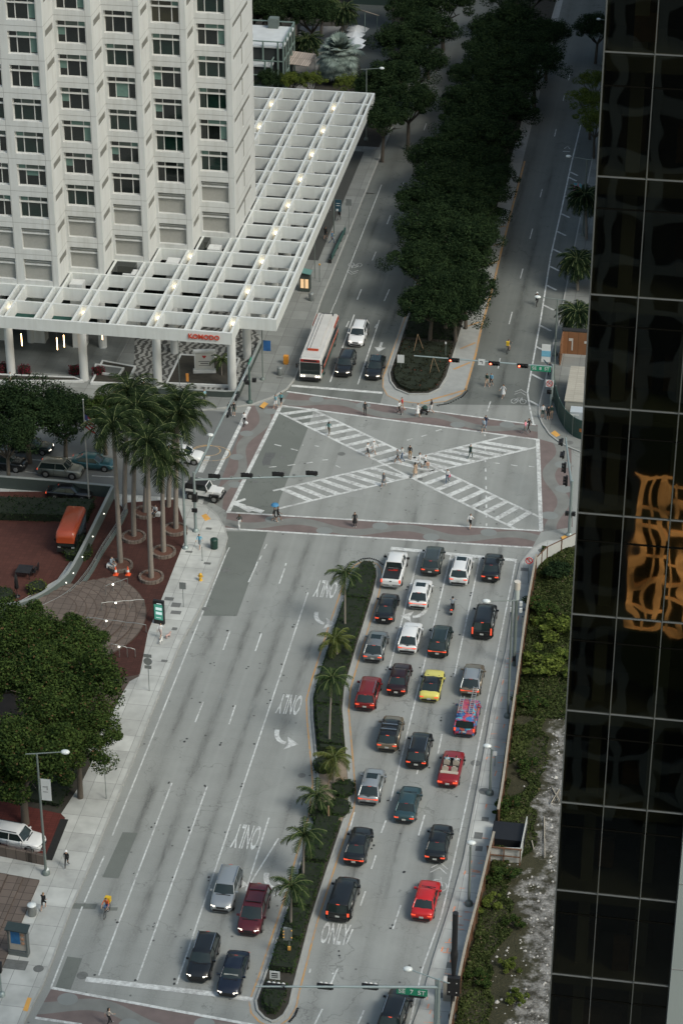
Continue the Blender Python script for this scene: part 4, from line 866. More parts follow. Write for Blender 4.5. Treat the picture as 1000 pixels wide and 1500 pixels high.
# far median planting: dark red-leaved bed, tree shade also in its leaf colour
hedge('dark ground planting with red leaves at the rounded end of the far median',[q for q in offset(clip_poly(MF,200,G(600,500)[1]),.5)],.5,36,leaf_mat('bed_leaf_shaded',(.007,.008,.005),(.022,.022,.010),(.14,.035,.02)),.10,seed=70,cat='planting',wob=.2)
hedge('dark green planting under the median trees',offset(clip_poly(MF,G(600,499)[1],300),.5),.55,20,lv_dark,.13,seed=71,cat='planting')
for k,c in enumerate(((111,549),(145,551),(5,546),(37,549))):
    gx,gy=G(*c); w=['right of the left white column','second from the right, below the lobby','cut by the left edge','beside the second column at the left'][k]
    hedge('crimson bougainvillea bush '+w,[(gx+.75*math.cos(R(a)),gy+.6*math.sin(R(a))) for a in range(0,360,45)],1.0,70,leaf_mat('bougainvillea',(.07,.005,.012),(.26,.02,.05)) if k==0 else MT['bougainvillea'],.09,'red bougainvillea bushes in front of the lobby','bougainvillea',.15,80+k,'shrub')
# ================================================================ LEFT PLAZA AND RIGHT LOT
brickred=slab_mat('brick_red',(.058,.023,.018),.6,.3,.02,.15,.6,.5); brown=slab_mat('brown_paver',(.135,.108,.092),.9,.9,.03,.16,.35,.4)
struct('brick_plaza',MB().prism(px((258,733),(275,783),(237,879),(217,928),(205,990),(90,1010),(90,870),(150,800),(186,738)),.1,.155),brickred)
struct('courtyard',MB().prism(px((-20,722),(165,722),(120,800),(85,850),(30,882),(-20,890)),.1,.16),slab_mat('courtyard_brick',(.075,.028,.021),.5,.5,.02,.12,.7,.3))
wg=M('ramp_wall_green',(.10,.125,.12),.6,var=.15,sc=.6); rail=M('steel_rail',(.30,.31,.30),.35,metal=.6)
def local(pts,o): return [(a-o[0],b_-o[1]) for a,b_ in pts]
wt=[G(x,y,1.5) for x,y in ((165,713),(144,756),(123,798),(105,831),(90,849),(60,870),(30,882),(0,886),(-20,887))]; w0=wt[0]
# smooth the curve
def smooth(pts,k=4):
    out=[]; n=len(pts)
    for i in range(n-1):
        p0,p1,p2,p3=[Vector(pts[max(0,min(n-1,i+j))][:2]) for j in (-1,0,1,2)]
        for s in range(k): t_=s/k; out.append(tuple(.5*((2*p1)+(-p0+p2)*t_+(2*p0-5*p1+4*p2-p3)*t_*t_+(-p0+3*p1-3*p2+p3)*t_**3)))
    out.append(tuple(pts[-1][:2])); return out
rw=thing('curved_ramp_wall','curved green retaining wall with pale coping and small wall lights around the brick courtyard','wall',(*w0,.1))
sw=local(smooth(wt),w0); MB().strip(sw,.28,0,h=1.4).build('wall',wg,rw); MB().strip(sw,.30,1.4,h=.07).build('coping',M('coping_pale',(.24,.26,.255),.6,var=.1),rw)
wl=M('wall_light',(1,1,.9),.4,emit=(1,.95,.8),es=3.5)
for k in range(3,len(sw)-1,3):
    a,b_=Vector(sw[k]),Vector(sw[k+1]); d=(b_-a).normalized(); nn=Vector((-d.y,d.x)); 
    if nn.x<0 and nn.y>0: nn=-nn
    if nn.dot(Vector((1,-.6)))<0: nn=-nn
    q=a+nn*.17; MB().ball((q.x,q.y,.75),.055,6).build('wall_light',wl,rw)
ws=thing('street_wall','dark green street wall with grey top rail along the left street','wall',(*G(0,700,1.5),.1)); a0=G(0,700,1.5)
sl=local([G(-60,694,1.5),G(0,698,1.5),G(80,704,1.5),G(165,712,1.5)],a0); MB().strip(sl,.25,0,h=1.4).build('wall',dk,ws); MB().strip(sl,.34,1.4,h=.07).build('coping',MT['coping'],ws)
rp=[G(x,y,1.15) for x,y in ((186,738),(172,765),(150,798),(129,834),(99,867),(60,888),(30,899),(0,905))]; ra=smooth(rp)
rb=MB(); 
wall_in=smooth([G(x,y,1.5) for x,y in ((165,713),(144,756),(123,798),(105,831),(90,849),(60,870),(30,882),(0,886))])
for i in range(min(len(ra),len(wall_in))-1): rb.add([(*wall_in[i],.17+.0*i),(*ra[i],.17),(*ra[i+1],.17),(*wall_in[i+1],.17)],[(0,1,2,3)])
struct('ramp',rb,brickred)
ry=thing('ramp_railing','long curved steel railing along the outer side of the brick ramp','railing',(*rp[0],.1)); rl=local(ra,rp[0])
mb=MB()
for z in (.35,.6,.85,1.08): mb.path([(a,b_,z) for a,b_ in rl],.03 if z<1 else .045,5)
mb.build('rails',rail,ry)
for k in range(0,len(rl),2): MB().tube((*rl[k],0),(*rl[k],1.08),.04,.04,6).build('post',rail,ry)
MB().strip(rl,.2,0,h=.45).build('base_wall',wg,ry)
def half(poly,a,b_):
    f=lambda p:(b_[0]-a[0])*(p[1]-a[1])-(b_[1]-a[1])*(p[0]-a[0]); out=[]
    for i in range(len(poly)):
        p,q=poly[i-1],poly[i]; fp,fq=f(p),f(q)
        if (fp>0)!=(fq>0): t_=fp/(fp-fq); out.append((p[0]+(q[0]-p[0])*t_,p[1]+(q[1]-p[1])*t_))
        if fq>0: out.append(q)
    return out
riser=M('step_riser_shaded',(.07,.05,.04),.9,var=.3)  # risers darker than the treads, shade put into their colour
struct('plaza_ground',MB().prism(px((-80,905),(90,903),(205,992),(190,1000),(133,1098),(-60,1072)),.1,.15),M('plaza_brown',(.075,.055,.045),.9,var=.4,sc=1))
# fan of brick steps
sc_=(-59.3,188.2); stp=thing('curved_steps','fan of wide curved brown paved steps between the ramp and the pavement','steps',(*sc_,.1))
for k in range(8):
    r0=9.0-k*.95
    poly=[(r0*math.cos(R(a)),r0*math.sin(R(a))) for a in range(-60,200,6)]+[(-7,-5)]
    for (p_,q2) in (((2.0,8.9),(-1.5,3.6)),((-1.5,3.6),(-8,-1.6))): poly=half(poly,p_,q2)
    if len(poly)<3: continue
    MB().prism(poly,.0,.06+.13*(k+1),1,0).build('step',[brown,riser],stp)
    MB().strip([p_ for p_ in poly if abs(math.hypot(*p_)-r0)<.03],.09,.065+.13*(k+1)).build('edge_strip',riser,stp)  # dark strip drawn along each step edge
hm=rail
for j,(p0,p1,lb) in enumerate((((155,859),(187,848),'short steel handrail with a lamp, topmost of the curved steps'),((149,884),(211,879),'steel handrail across the middle of the curved steps'),((127,905),(214,916),'long wavy steel handrail across the lower curved steps'),((163,944),(198,952),'steel handrail half under the tree at the foot of the steps'))):
    a=Vector((*G(*p0,1.6),0)); b_=Vector((*G(*p1,1.0),0)); r=thing('handrail',lb,'handrail',(a.x,a.y,.3)); d=b_-a
    mb=MB(); n=6; pts=[(d.x*i/n,d.y*i/n,1.35-.6*i/n+(.06 if i%2 else 0)) for i in range(n+1)]; mb.path(pts,.04,6); mb.build('rail',hm,r)
    for i in (0,2,4,6): MB().tube((pts[i][0],pts[i][1],-.1),pts[i],.035,.035,5).build('post',hm,r)
    MB().ball((pts[2][0],pts[2][1],pts[2][2]-.1),.1,8).build('lamp',wl,r)
ringm=slab_mat('ring_stone',(.16,.13,.11),.35,.35,.03,.25,.4,.3)
for c in ((177,832),(196.5,790),(222,849),(240,812),(257,779),(213,754)):
    gx,gy=G(*c); w=['at the left by the two traffic cones','farthest back by the ramp','nearest the camera','second nearest the pavement','right-most by the traffic mast','behind, beside the seated person'][[(177,832),(196.5,790),(222,849),(240,812),(257,779),(213,754)].index(c)]
    r=thing('ring_planter','round stone ring planter of a royal palm, '+w,'planter',(gx,gy,.15),0,'ring planters of the royal palms'); s=[(1.25*math.cos(R(a)),1.25*math.sin(R(a))) for a in range(0,360,15)]
    MB().ring(s,.24,0,.32).build('kerb',ringm,r); MB().prism(offset(s,.2),0,.2).build('mulch',M('mulch_red',(.10,.045,.03),.95,var=.4,sc=4),r)
con=M('cone_orange',(.75,.10,.03),.6); conw=M('cone_white',(.7,.7,.7),.6)
for c,w in (((170,842),'left'),((188,842),'right')):
    gx,gy=G(*c,.15); r=thing('traffic_cone',f'orange traffic cone on the red bricks, {w} of the pair below the ring planter','cone',(gx,gy,.155),0,'two traffic cones')
    MB().box((0,0,.03),(.5,.5,.06)).lathe((0,0,.06),[(.19,0),(.03,.9)],12).build('cone',con,r); MB().lathe((0,0,.06),[(.145,.3),(.095,.55)],12).build('band',conw,r)
# brown steps bottom left with low wall
bs=[G(55,1303),G(33,1347),G(3,1410)]
st2=thing('paver_steps','broad brown paved steps at the lower left corner beside the pavement','steps',(*bs[0],.1)); b0=bs[0]
for k in range(7):
    x1=-.05-k*1.35
    MB().prism([(x1-14,-26),(x1+ -0.0,-26),(x1+.0,.9 if k else .9),(x1-14,2.2)],0,.06+.13*(k+1),1,0).build('step',[brown,riser],st2)
lw=thing('low_brick_wall','low brown wall with a steel hand rail between the driveway and the brown steps','wall',(*G(70,1268),.1)); l0=G(70,1268)
ll=local([G(-30,1250),G(0,1254),G(66,1268)],l0); MB().strip(ll,.3,0,h=1.0).build('wall',brown,lw)
mb=MB().path([(a,b_,1.45) for a,b_ in ll],.035,6); 
for t_ in (0,.25,.5,.75,1): q=Vector(ll[1]).lerp(Vector(ll[2]),t_); mb.tube((q.x,q.y,.9),(q.x,q.y,1.45),.03)
mb.build('rail',rail,lw)
struct('driveway',MB().prism(px((-40,1165),(88,1192),(96,1200),(70,1262),(0,1252),(-40,1246)),.1,.156),slab_mat('driveway_brick',(.10,.025,.020),.6,.3,.02,.15,.6,.3))
struct('driveway_kerb',MB().strip(px((95,1202),(71,1262)),.7,.16),M('black_gravel',(.012,.012,.012),.9,var=.4))
struct('planting_bed',MB().prism(px((-40,1075),(132,1100),(138,1112),(120,1148),(90,1194),(-40,1166)),.1,.158),soil)
hedge('dark shrub bed under the plaza trees behind the street lamp',px((-20,1090),(128,1105),(115,1140),(88,1186),(-20,1165)),.5,16,lv_dark,.14,seed=91,cat='shrubs')
hedge('dark hedge row between the street wall and the brick courtyard',px((-30,738),(140,742),(128,768),(-30,764)),1.0,26,lv_dark,.12,seed=92)
for k,(c,rr,w) in enumerate((((115,815),1.5,'shrub with pale blooms inside the curved wall'),((55,868),1.0,'small yellow-green shrub at the bend of the curved wall'),((5,880),1.2,'dark shrub in the courtyard at the left edge'),((114,800),1.2,'dark shrub beside the orange shuttle'))):
    gx,gy=G(*c); hedge(w,[(gx+rr*math.cos(R(a)),gy+rr*math.sin(R(a))) for a in range(0,360,40)],.9,50,lv_bright if k==1 else lv_mid,.09,name='shrub',seed=100+k,cat='shrub')
blk=M('black_metal',(.015,.015,.017),.5)
for c,w in (((37,845),'square black table set among the courtyard bricks'),): 
    gx,gy=G(*c); r=thing('cafe_table',w,'table',(gx,gy,.16)); MB().box((0,0,.75),(1.5,1.5,.06)).build('table_top',blk,r)
    for i in (-1,1):
        for j in (-1,1): MB().box((i*.65,j*.65,.36),(.07,.07,.72)).build('leg',blk,r)
for c,w in (((50,845),'left'),((54,840),'right')):
    gx,gy=G(*c); r=thing('cafe_chair',f'black courtyard chair beside the black table, {w} one of two','chair',(gx,gy,.16),0,'courtyard chairs'); MB().box((0,0,.45),(.5,.5,.06)).build('seat',blk,r); MB().box((.22,0,.75),(.06,.5,.6)).build('backrest',blk,r)
    for i in (-1,1):
        for j in (-1,1): MB().box((i*.2,j*.2,.21),(.04,.04,.42)).build('leg',blk,r)
gx,gy=G(26,876); r=thing('closed_parasol','folded black parasol standing on the courtyard bricks','parasol',(gx,gy,.16)); MB().lathe((0,0,.0),[(.3,0),(.3,.08),(.04,.1),(.04,.9),(.22,1.0),(.16,2.2),(.02,2.7)],10).build('parasol',blk,r)
# flagpole
gx,gy=G(131,735); r=thing('flagpole','tall slim pale flagpole in the hedge with a small red and white flag','flagpole',(gx,gy,.15)); fh=hgt((131,735),588)
MB().tube((0,0,0),(0,0,fh),.09,.05).ball((0,0,fh+.05),.1,8).build('pole',M('pole_pale',(.42,.42,.40),.4,metal=.3),r)
fb=MB()
for k in range(7):
    z=fh-1.6-k*.22
    for s in range(6): fb.add([(.05+.17*s,.05*math.sin(s*1.3),z-.12*s),(.05+.17*(s+1),.05*math.sin(s*1.3+1.3),z-.12*(s+1)),(.05+.17*(s+1),.05*math.sin(s*1.3+1.3),z-.22-.12*(s+1)),(.05+.17*s,.05*math.sin(s*1.3),z-.22-.12*s)],[(0,1,2,3)],(k%2) if not (k<3 and s<2) else 2)
fb.build('flag',[M('flag_red',(.35,.02,.03),.8),M('flag_white',(.5,.5,.5),.8),M('flag_blue',(.02,.03,.12),.8)],r)
gx,gy=G(254,785); 
# ---------------------------------------------------------------- right side: fence, hoardings, lot
wood=M('fence_wood',(.13,.065,.035),.85,var=.35,sc=2); woodtop=M('fence_top',(.30,.27,.22),.85,var=.25); conp=M('fence_panel_white',(.42,.43,.42),.8,var=.12)
fl=px((656,1540),(661,1510),(679,1420),(698,1345),(712,1285),(722,1245)); f2=px((728,1212),(735,1170),(745,1095),(757,1010),(770,915),(784,836))
for q,lb in ((fl,'timber hoarding fence along the vacant lot, lower stretch beside the pavement'),(f2,'timber hoarding fence along the vacant lot, upper stretch beside the pavement')):
    r=thing('timber_fence',lb,'fence',(*q[0],.14)); lq=local(smooth(q,5),q[0]); MB().strip(lq,.08,0,h=1.75).build('panels',wood,r); MB().strip(lq,.2,1.75,h=.06).build('top_rail',woodtop,r)
    acc=0; pbm=[]
    for a,b_ in zip(lq,lq[1:]):
        L=math.dist(a,b_); 
        while acc<L: t_=acc/L; pbm.append((a[0]+(b_[0]-a[0])*t_,a[1]+(b_[1]-a[1])*t_)); acc+=2.1
        acc-=L
    for x,y in pbm: MB().box((x+.10,y,.85),(.12,.12,1.7)).build('post',wood,r)
q=px((784,836),(800,820),(842,800)); r=thing('white_panel_fence','white panel fence with brown posts at the corner of the vacant lot','fence',(*q[0],.14)); lq=local(q,q[0])
MB().strip(lq,.06,0,h=1.35).build('panels',conp,r)
for k in range(2):
    a,b_=Vector(lq[k]),Vector(lq[k+1]); n=max(2,int((b_-a).length/1.6))
    for i in range(n): p=a.lerp(b_,i/n); MB().box((p.x+.03,p.y-.07,.7),(.1,.1,1.4)).build('post',wood,r)
MB().strip(lq,.1,1.35,h=.05).build('rail',wood,r)
# enclosure
q=G(713,1264); r=thing('timber_enclosure','open timber enclosure with grey panels and a black tarp lid inside the lot fence','enclosure',(*q,.18))
e1=G(761,1266); e2=G(768,1238); e3=G(727,1236); E_=[(0,0),(e1[0]-q[0],e1[1]-q[1]),(e1[0]-q[0]+.1,4.6),(.5,4.6)]
MB().strip([E_[0],E_[1]],.08,0,h=1.5).strip([E_[1],E_[2]],.08,0,h=1.5).build('panels',conp,r)
mb=MB()
for t_ in (0,.5,1): x=E_[1][0]*t_; mb.box((x,-.08,.75),(.1,.1,1.6))
mb.box((E_[1][0]/2,-.09,.8),(E_[1][0],.08,.08)).box((E_[1][0]/2,0,1.53),(E_[1][0]+.2,.14,.08)); mb.build('frame',wood,r)
MB().box((E_[1][0]/2+.1,3.1,.55),(E_[1][0]+.1,2.4,.8)).build('tarp',M('tarp_black',(.008,.009,.012),.6),r)
# weeds, bushes, rubble
g=np.random.default_rng(5); P=[]
lotx=[(y_,x_) for x_,y_ in lot]
def fence_x(y): 
    pts=sorted([(b_,a) for a,b_ in fl+f2]); 
    return float(np.interp(y,[p[0] for p in pts],[p[1] for p in pts]))
def vn(x,y): return math.sin(x*.9+y*.23)*math.sin(y*.31-x*.4)+.6*math.sin(x*2.1-y*.77)*math.sin(y*.9+1.3)
for _ in range(110000):
    y=g.uniform(136,209); fx=fence_x(y); x=fx+.25+abs(g.normal())*3.2 if y<180 else fx+.25+g.uniform(0,8)
    d=(x-fx)/(4.4 if y<180 else 12); v=vn(x,y)
    if x>-4.5 or (y<179 and (d+.6*v>.50 or (v<-.55 and g.random()<.8))) or (y>=179 and x>-6.3+.5*v and y<196): continue
    hh=max(.05,.25+.35*v*.6); P.append((x,y,.18+g.uniform(0,1)**.7*hh))
wm=leaf_mat('weed_leaf',(.014,.023,.008),(.070,.088,.030),(.13,.11,.07)); o=MB().build('undergrowth',None,mesh=quads_mesh('undergrowth',P,.12,wm,3,up=.5)); tag(o,'tangled weeds and low undergrowth covering the vacant lot','undergrowth',kind='stuff')
bl=[((798,985),3.3,1.7,'bright','large yellow-green bush beside the glass tower'),((775,1040),2.0,1.0,'mid','dark bush by the fence under the big yellow-green bush'),((812,935),2.8,1.5,'bright','yellow-green bush above the largest one by the tower'),((790,900),2.2,1.2,'mid','dark bush near the top of the vacant lot'),((812,850),2.4,1.1,'dark','dark bush at the top corner of the vacant lot'),((740,1190),1.8,.9,'mid','bush beside the black tarp enclosure'),((735,1290),1.8,.8,'mid','bush below the timber enclosure'),((718,1330),1.4,.7,'bright','dry yellowish bush by the lower fence'),((752,1360),1.2,.8,'mid','round dark bush in the middle of the lower lot'),((745,1420),1.1,.7,'bright','yellowish bush amid the rubble low in the lot'),((700,1440),1.6,.7,'mid','bush at the fence near the bottom edge'),((755,1470),1.2,.7,'bright','small bright bush near the bottom edge of the lot'),((770,1130),1.5,.8,'mid','bush in the middle of the vacant lot')]
BU={}
for c,rr,h,k,lb in bl:
    gx,gy=G(*c); th=thing('bush',lb,'bush',(gx,gy,.18),rnd.uniform(0,6))
    if k not in BU: Pp,Nn=crown_points(1.0,2600,5+len(k),.8,16); Pp[:,2]+=.35; BU[k]=quads_mesh('foliage',Pp,.06,{'mid':lv_mid,'dark':lv_dark,'bright':lv_bright}[k],4,N=Nn)
    o=MB().build('foliage',None,th,mesh=BU[k]); o.scale=(rr,rr,h*1.4)
    mb=MB()
    for i in range(5): mb.tube((0,0,0),(rr*.4*math.cos(i*1.3),rr*.4*math.sin(i*1.3),h*.7),.04,.02,5)
    mb.build('branches',bark,th)
rm=M('rubble',(.42,.41,.39),.95,var=.35,sc=2,bump=.3); mb=MB()
for _ in range(700):
    y=g.uniform(137,184); fx=fence_x(y); x=g.uniform(fx+1.2,-4.2)
    if vn(x,y)<.1 and (x-fx)<4: continue
    s=g.uniform(.04,.16)*(1.8 if g.random()<.04 else 1); vs=[(x+s*g.uniform(.6,1.2)*math.cos(a),y+s*g.uniform(.6,1.2)*math.sin(a),.17) for a in (0,1.3,2.5,3.8,5)]; vs.append((x,y,.18+s*.9)); mb.add(vs,[(k,(k+1)%5,5) for k in range(5)])
tag(mb.build('rubble',rm),'scattered pale stones and broken rubble over the vacant lot','rubble',kind='stuff')
plk=M('old_plank',(.30,.27,.22),.9,var=.25)
for i,(a,b_,lb) in enumerate((((796,1200),(797,1262),'long pale plank lying upright-wise beside the glass tower foot'),((778,1235),(781,1250),'short dark plank left of the long pale plank'),((808,1158),(818,1178),'crossed pale stick on the white rubble heap'),((818,1160),(806,1182),'second stick of the crossed pair on the white rubble heap'))):
    p0,p1=G(*a),G(*b_); mb=MB().tube((0,0,0),(p1[0]-p0[0],p1[1]-p0[1],.15),.07,.06,4); tag(mb.build('plank',plk,None,(*p0,.25)),lb,'plank')
gx,gy=G(770,1180); # dirt heap
hm_=MB(); 
def heap(name,label,c,rr,h,mat):
    gx,gy=G(*c); mb=MB(); n=16; rings=[]
    for j in range(5):
        t_=j/4; r_=rr*(1-t_)**.8+.02; rings.append([(r_*math.cos(6.283*i/n)*(1+.2*math.sin(i*2.1+j)),r_*math.sin(6.283*i/n)*(1+.2*math.cos(i*1.7+j)),h*t_**.8) for i in range(n)])
    mb.loft(rings); return tag(mb.build(name,mat,None,(gx,gy,.17)),label,'heap')
# top right corner: site container, green hoarding, shack
c0=G(838,640); gh=M('green_hoarding',(.02,.055,.045),.6,var=.3); r=thing('green_hoarding','curved dark green site hoarding at the corner under the glass tower','fence',(*c0,.14))
hq=local(smooth(px((811,545),(810,580),(815,606),(826,628),(842,642),(862,648)),4),c0); MB().strip(hq,.08,0,h=2.3).build('screen',gh,r)
mb=MB()
for k in range(0,len(hq),3): mb.box((*hq[k],1.15),(.09,.09,2.4))
mb.build('post',M('post_pale',(.30,.31,.29),.6),r)
mb=MB(); a,b_=Vector(hq[-4]),Vector(hq[-1]); mb.strip([a+Vector((0,-.08)),b_+Vector((0,-.08))],.02,.9,h=.4); mb.build('poster',M('poster_mixed',(.35,.12,.03),.6,var=.8,sc=3),r)
c1=G(842,590); r=thing('site_container','long pale grey flat-roofed site cabin behind the green hoarding','cabin',(*c1,.14)); 
a=(G(827,590,2.7)[0],G(826,537,2.7)[1]); b2=G(858,590,2.7); w_=3.4; MB().box((a[0]+w_/2-c1[0],(a[1]+b2[1])/2-c1[1],1.3),(w_,abs(a[1]-b2[1]),2.6)).build('body',M('cabin_grey',(.30,.30,.27),.8,var=.12,sc=.8),r)
MB().box((a[0]+w_/2-c1[0],(a[1]+b2[1])/2-c1[1],2.64),(w_+.2,abs(a[1]-b2[1])+.2,.1)).build('roof',slab_mat('cabin_roof',(.36,.34,.29),4,.5,.03,.06,.75,.3),r)
MB().box((a[0]+w_*.6-c1[0],b2[1]-c1[1]-1.2,1.2),(w_*.8,1.4,2.2)).build('annex',M('annex_white',(.38,.42,.45),.7),r)
c2=G(843,533); r=thing('plywood_shack','brown plywood hoarding box with white tags just above the site cabin','shack',(*c2,.14)); ply=slab_mat('plywood',(.20,.095,.045),1.2,1.2,.03,.12,.5,.2)
MB().box((0,2.2,1.4),(3.6,.12,2.8)).box((-1.8,.6,1.4),(.12,3.2,2.8)).build('panels',ply,r); MB().box((0,2.6,2.9),(3.8,.8,.12)).build('lid',M('lid_black',(.02,.02,.02),.6),r)
mb=MB(); mb.strip([(-1.1,2.12),(-.6,2.12)],.01,1.7,h=.35); mb.strip([(-.75,2.12),(-.6,2.12)],.01,.5,h=1.2); mb.strip([(.7,2.12),(1.3,2.12)],.01,1.5,h=.3); mb.build('tag_marks',M('tag_white',(.42,.42,.40),.7),r)
# ================================================================ VEHICLES
def paint(name,col,metal=.25,rough=.30): return M('paint_'+name,col,rough,metal,.03,2,coat=.6,spec=.5)
cgl=M('car_glass',(.016,.025,.025),.07,0,.3,1,spec=.6); tyre=M('tyre',(.012,.012,.012),.85); rim=M('rim',(.30,.30,.30),.35,metal=.6); rimd=M('rim_dark',(.05,.05,.05),.4,metal=.5); trim=M('black_trim',(.012,.012,.013),.55); chrome=M('chrome',(.5,.5,.5),.2,metal=.9)
tl_on=M('tail_lit',(.5,.02,.01),.4,emit=(1,.13,.05),es=.6); tl_off=M('tail_red',(.28,.015,.01),.3,emit=(1,.05,.02),es=.25); hl_on=M('head_lit',(.8,.8,.7),.3,emit=(1,.88,.72),es=2.6); hl_off=M('head_unlit',(.45,.46,.45),.2,metal=.3); amberl=M('amber_lit',(.8,.3,.05),.3,emit=(1,.42,.12),es=2.5)
plate=M('plate',(.45,.46,.44),.5); seam=M('seam',(.01,.01,.01),.8)
def hash3(s): return sum((i+1)*ord(c) for i,c in enumerate(s))
KIND={ # L,W,H, belt z, hood z, deck z, windscreen base/top y, rear top/base y (fractions of L from centre), roof inset
 'sedan':(4.75,1.84,1.44,.92,.86,.98,.20,.06,-.23,-.37,.17),
 'coupe':(4.70,1.88,1.36,.88,.84,.94,.17,.02,-.20,-.38,.20),
 'suv':(4.75,1.92,1.72,1.08,1.02,1.08,.21,.10,-.40,-.47,.15),
 'cross':(4.65,1.90,1.58,1.00,.94,1.02,.20,.06,-.30,-.46,.17),
 'bigsuv':(5.25,2.05,1.92,1.18,1.14,1.18,.24,.14,-.43,-.48,.14),
 'boxy':(4.95,1.98,1.84,1.16,1.10,1.16,.23,.16,-.45,-.485,.10),
 'van':(5.0,1.96,1.76,1.06,.98,1.06,.27,.12,-.44,-.49,.12)}
def body_loft(L,W,zb,zh,zd,y_ws,y_rw,ground=.2):
    # stations: (y/L, halfwidth factor, top z, belt factor)
    st=[(-.5,.80,zd-.30,.55),(-.495,.86,zd-.16,.7),(-.475,.94,zd-.05,.9),(-.43,.985,zd,1),(y_rw,1,zd+.01 if abs(zd-zb)>.001 else zb,1),(0,1,zb,1),(y_ws,1,zb,1),(y_ws+.06,.995,zh+.02,1),(.38,.975,zh-.02,1),(.44,.93,zh-.10,.9),(.48,.84,zh-.24,.8),(.497,.72,zh-.36,.6),(.5,.66,zh-.42,.5)]
    rings=[]; hw=W/2
    for yf,wf,zt,_ in st:
        w=hw*wf; y=yf*L; zg=ground+(.06 if abs(yf)>.45 else 0); c=.035
        prof=[(w*.86,zg),(w*.97,zg+.12),(w*1.0,(zg+zt)/2),(w*.985,zt-.16),(w*.95,zt-.06),(w*.86,zt),(w*.45,zt+c)]
        rings.append([(x,y,z) for x,z in prof]+[(-x,y,z) for x,z in prof[::-1]])
    return rings
def make_car(label,kind,pm_,pos,rz,lit='tail',roof=None,extras=(),cat=None,name=None,group='cars queueing at the lights',wheelm=None,top=None,sc=1.0):
    L,W,H,zb,zh,zd,ws,wt_,rt,rb_,ins=KIND[kind]; hw=W/2
    cat=cat or {'sedan':'car','coupe':'car','suv':'suv','cross':'suv','bigsuv':'suv','boxy':'suv','van':'minivan'}[kind]
    name=name or {'sedan':'sedan_car','coupe':'coupe_car','suv':'suv_car','cross':'suv_car','bigsuv':'large_suv','boxy':'large_suv','van':'minivan'}[kind]
    th=thing(name,label,cat,(pos[0],pos[1],.012),rz,group); roof=roof or pm_
    MB().loft(body_loft(L,W,zb,zh,zd,ws,rb_)).build('body',pm_,th)
    # glasshouse
    bw=hw*.90; tw=hw*(.90-ins); zt=H-.05
    A=[(-bw,ws*L,zb-.02),(bw,ws*L,zb-.02),(tw,wt_*L,zt),(-tw,wt_*L,zt)]; zr=zd-.02 if rb_>-.45 else zb-.02
    B=[(bw,rb_*L,zr),(-bw,rb_*L,zr),(-tw,rt*L,zt),(tw,rt*L,zt)]
    # curved windscreen: pull centre forward
    gb=MB(); f=.16
    gb.add([A[0],(0,ws*L+f,zb+.0),A[1],A[2],(0,wt_*L+f*.6,zt+.03),A[3]],[(0,1,4,5),(1,2,3,4)],0,True); gb.build('windscreen',cgl,th)
    gb=MB(); gb.add([B[0],(0,rb_*L-f*.7,zr),B[1],B[2],(0,rt*L-f*.3,zt+.03),B[3]],[(0,1,4,5),(1,2,3,4)],0,True); gb.build('rear_window',cgl,th)
    for s in (-1,1):
        q=[(s*bw,ws*L,zb-.02),(s*bw,rb_*L,zr),(s*tw,rt*L,zt),(s*tw,wt_*L,zt)]; MB().add(q if s>0 else q[::-1],[(3,2,1,0)] if s>0 else [(3,2,1,0)]).build('side_window',cgl,th)
    # roof panel
    rs=[]; n=5
    for i in range(n+1):
        y=(rt+(wt_-rt)*i/n)*L; e=.03 if i in (0,n) else .07; k=1.02
        rs.append([(-tw*k,y,zt-.02),(-tw*.86,y,zt+e*.75),(0,y,zt+e+.01),(tw*.86,y,zt+e*.75),(tw*k,y,zt-.02)])
    yF=rs[-1]; rs=[[(x,y-(.05 if 1 else 0),z-.03) for x,y,z in rs[0]]]+rs+[[(x*.98,y+.12*(1 if abs(x)<tw*.5 else .5),z-.03) for x,y,z in yF]]
    MB().loft(rs,0,True).build('roof',roof,th)
    for s in (-1,1):
        pb_=MB(); pb_.tube((s*bw,ws*L,zb-.02),(s*tw,wt_*L,zt),.045,.04,5); pb_.tube((s*bw,rb_*L,zr),(s*tw,rt*L,zt),.085,.06,5); pb_.tube((s*tw,wt_*L,zt),(s*tw,rt*L,zt),.04,.04,5)
        ym=(ws*.3+rb_*.3)*L; pb_.tube((s*(bw+.0),ym,zb-.02),(s*(tw+.01),ym+.03,zt),.045,.035,4)
        pb_.build('pillars',roof if kind!='coupe' else trim,th)
    # wheels
    rw=.34 if H<1.6 else .38
    for yy in (-.30,.31):
        for s in (-1,1):
            w=MB().tube((0,0,0),(s*.24,0,0),rw,rw,18).build('wheel',tyre,th,(s*(hw-.225),yy*L,rw+.0))
            MB().tube((s*.235,0,0),(s*.25,0,0),rw*.66,rw*.62,14).build('rim',wheelm or rim,w)
            MB().tube((0,0,0),(s*.07,0,0),rw+.075,rw+.06,18).build('wheel_arch',trim,th,(s*(hw-.066),yy*L,rw+.03))
    # lights
    lit_t=tl_on if lit=='tail' else tl_off
    for s in (-1,1):
        if kind in('bigsuv',): MB().box((0,0,0),(.13,.08,.72)).build('tail_light',lit_t,th,(s*hw*.86,-.492*L,zd-.12))
        elif kind=='boxy': MB().box((0,0,0),(.17,.08,.30)).build('tail_light',lit_t,th,(s*hw*.86,-.494*L,zd-.22))
        else: MB().box((0,0,0),(.34,.10,.10)).box((s*.15,.12,.0),(.08,.22,.09)).build('tail_light',lit_t,th,(s*hw*.70,-.493*L,zd-.22))
        MB().box((0,0,0),(.34,.13,.09),rz=-s*.45).build('headlight',hl_on if lit=='head' else hl_off,th,(s*hw*.66,.470*L,zh-.27))
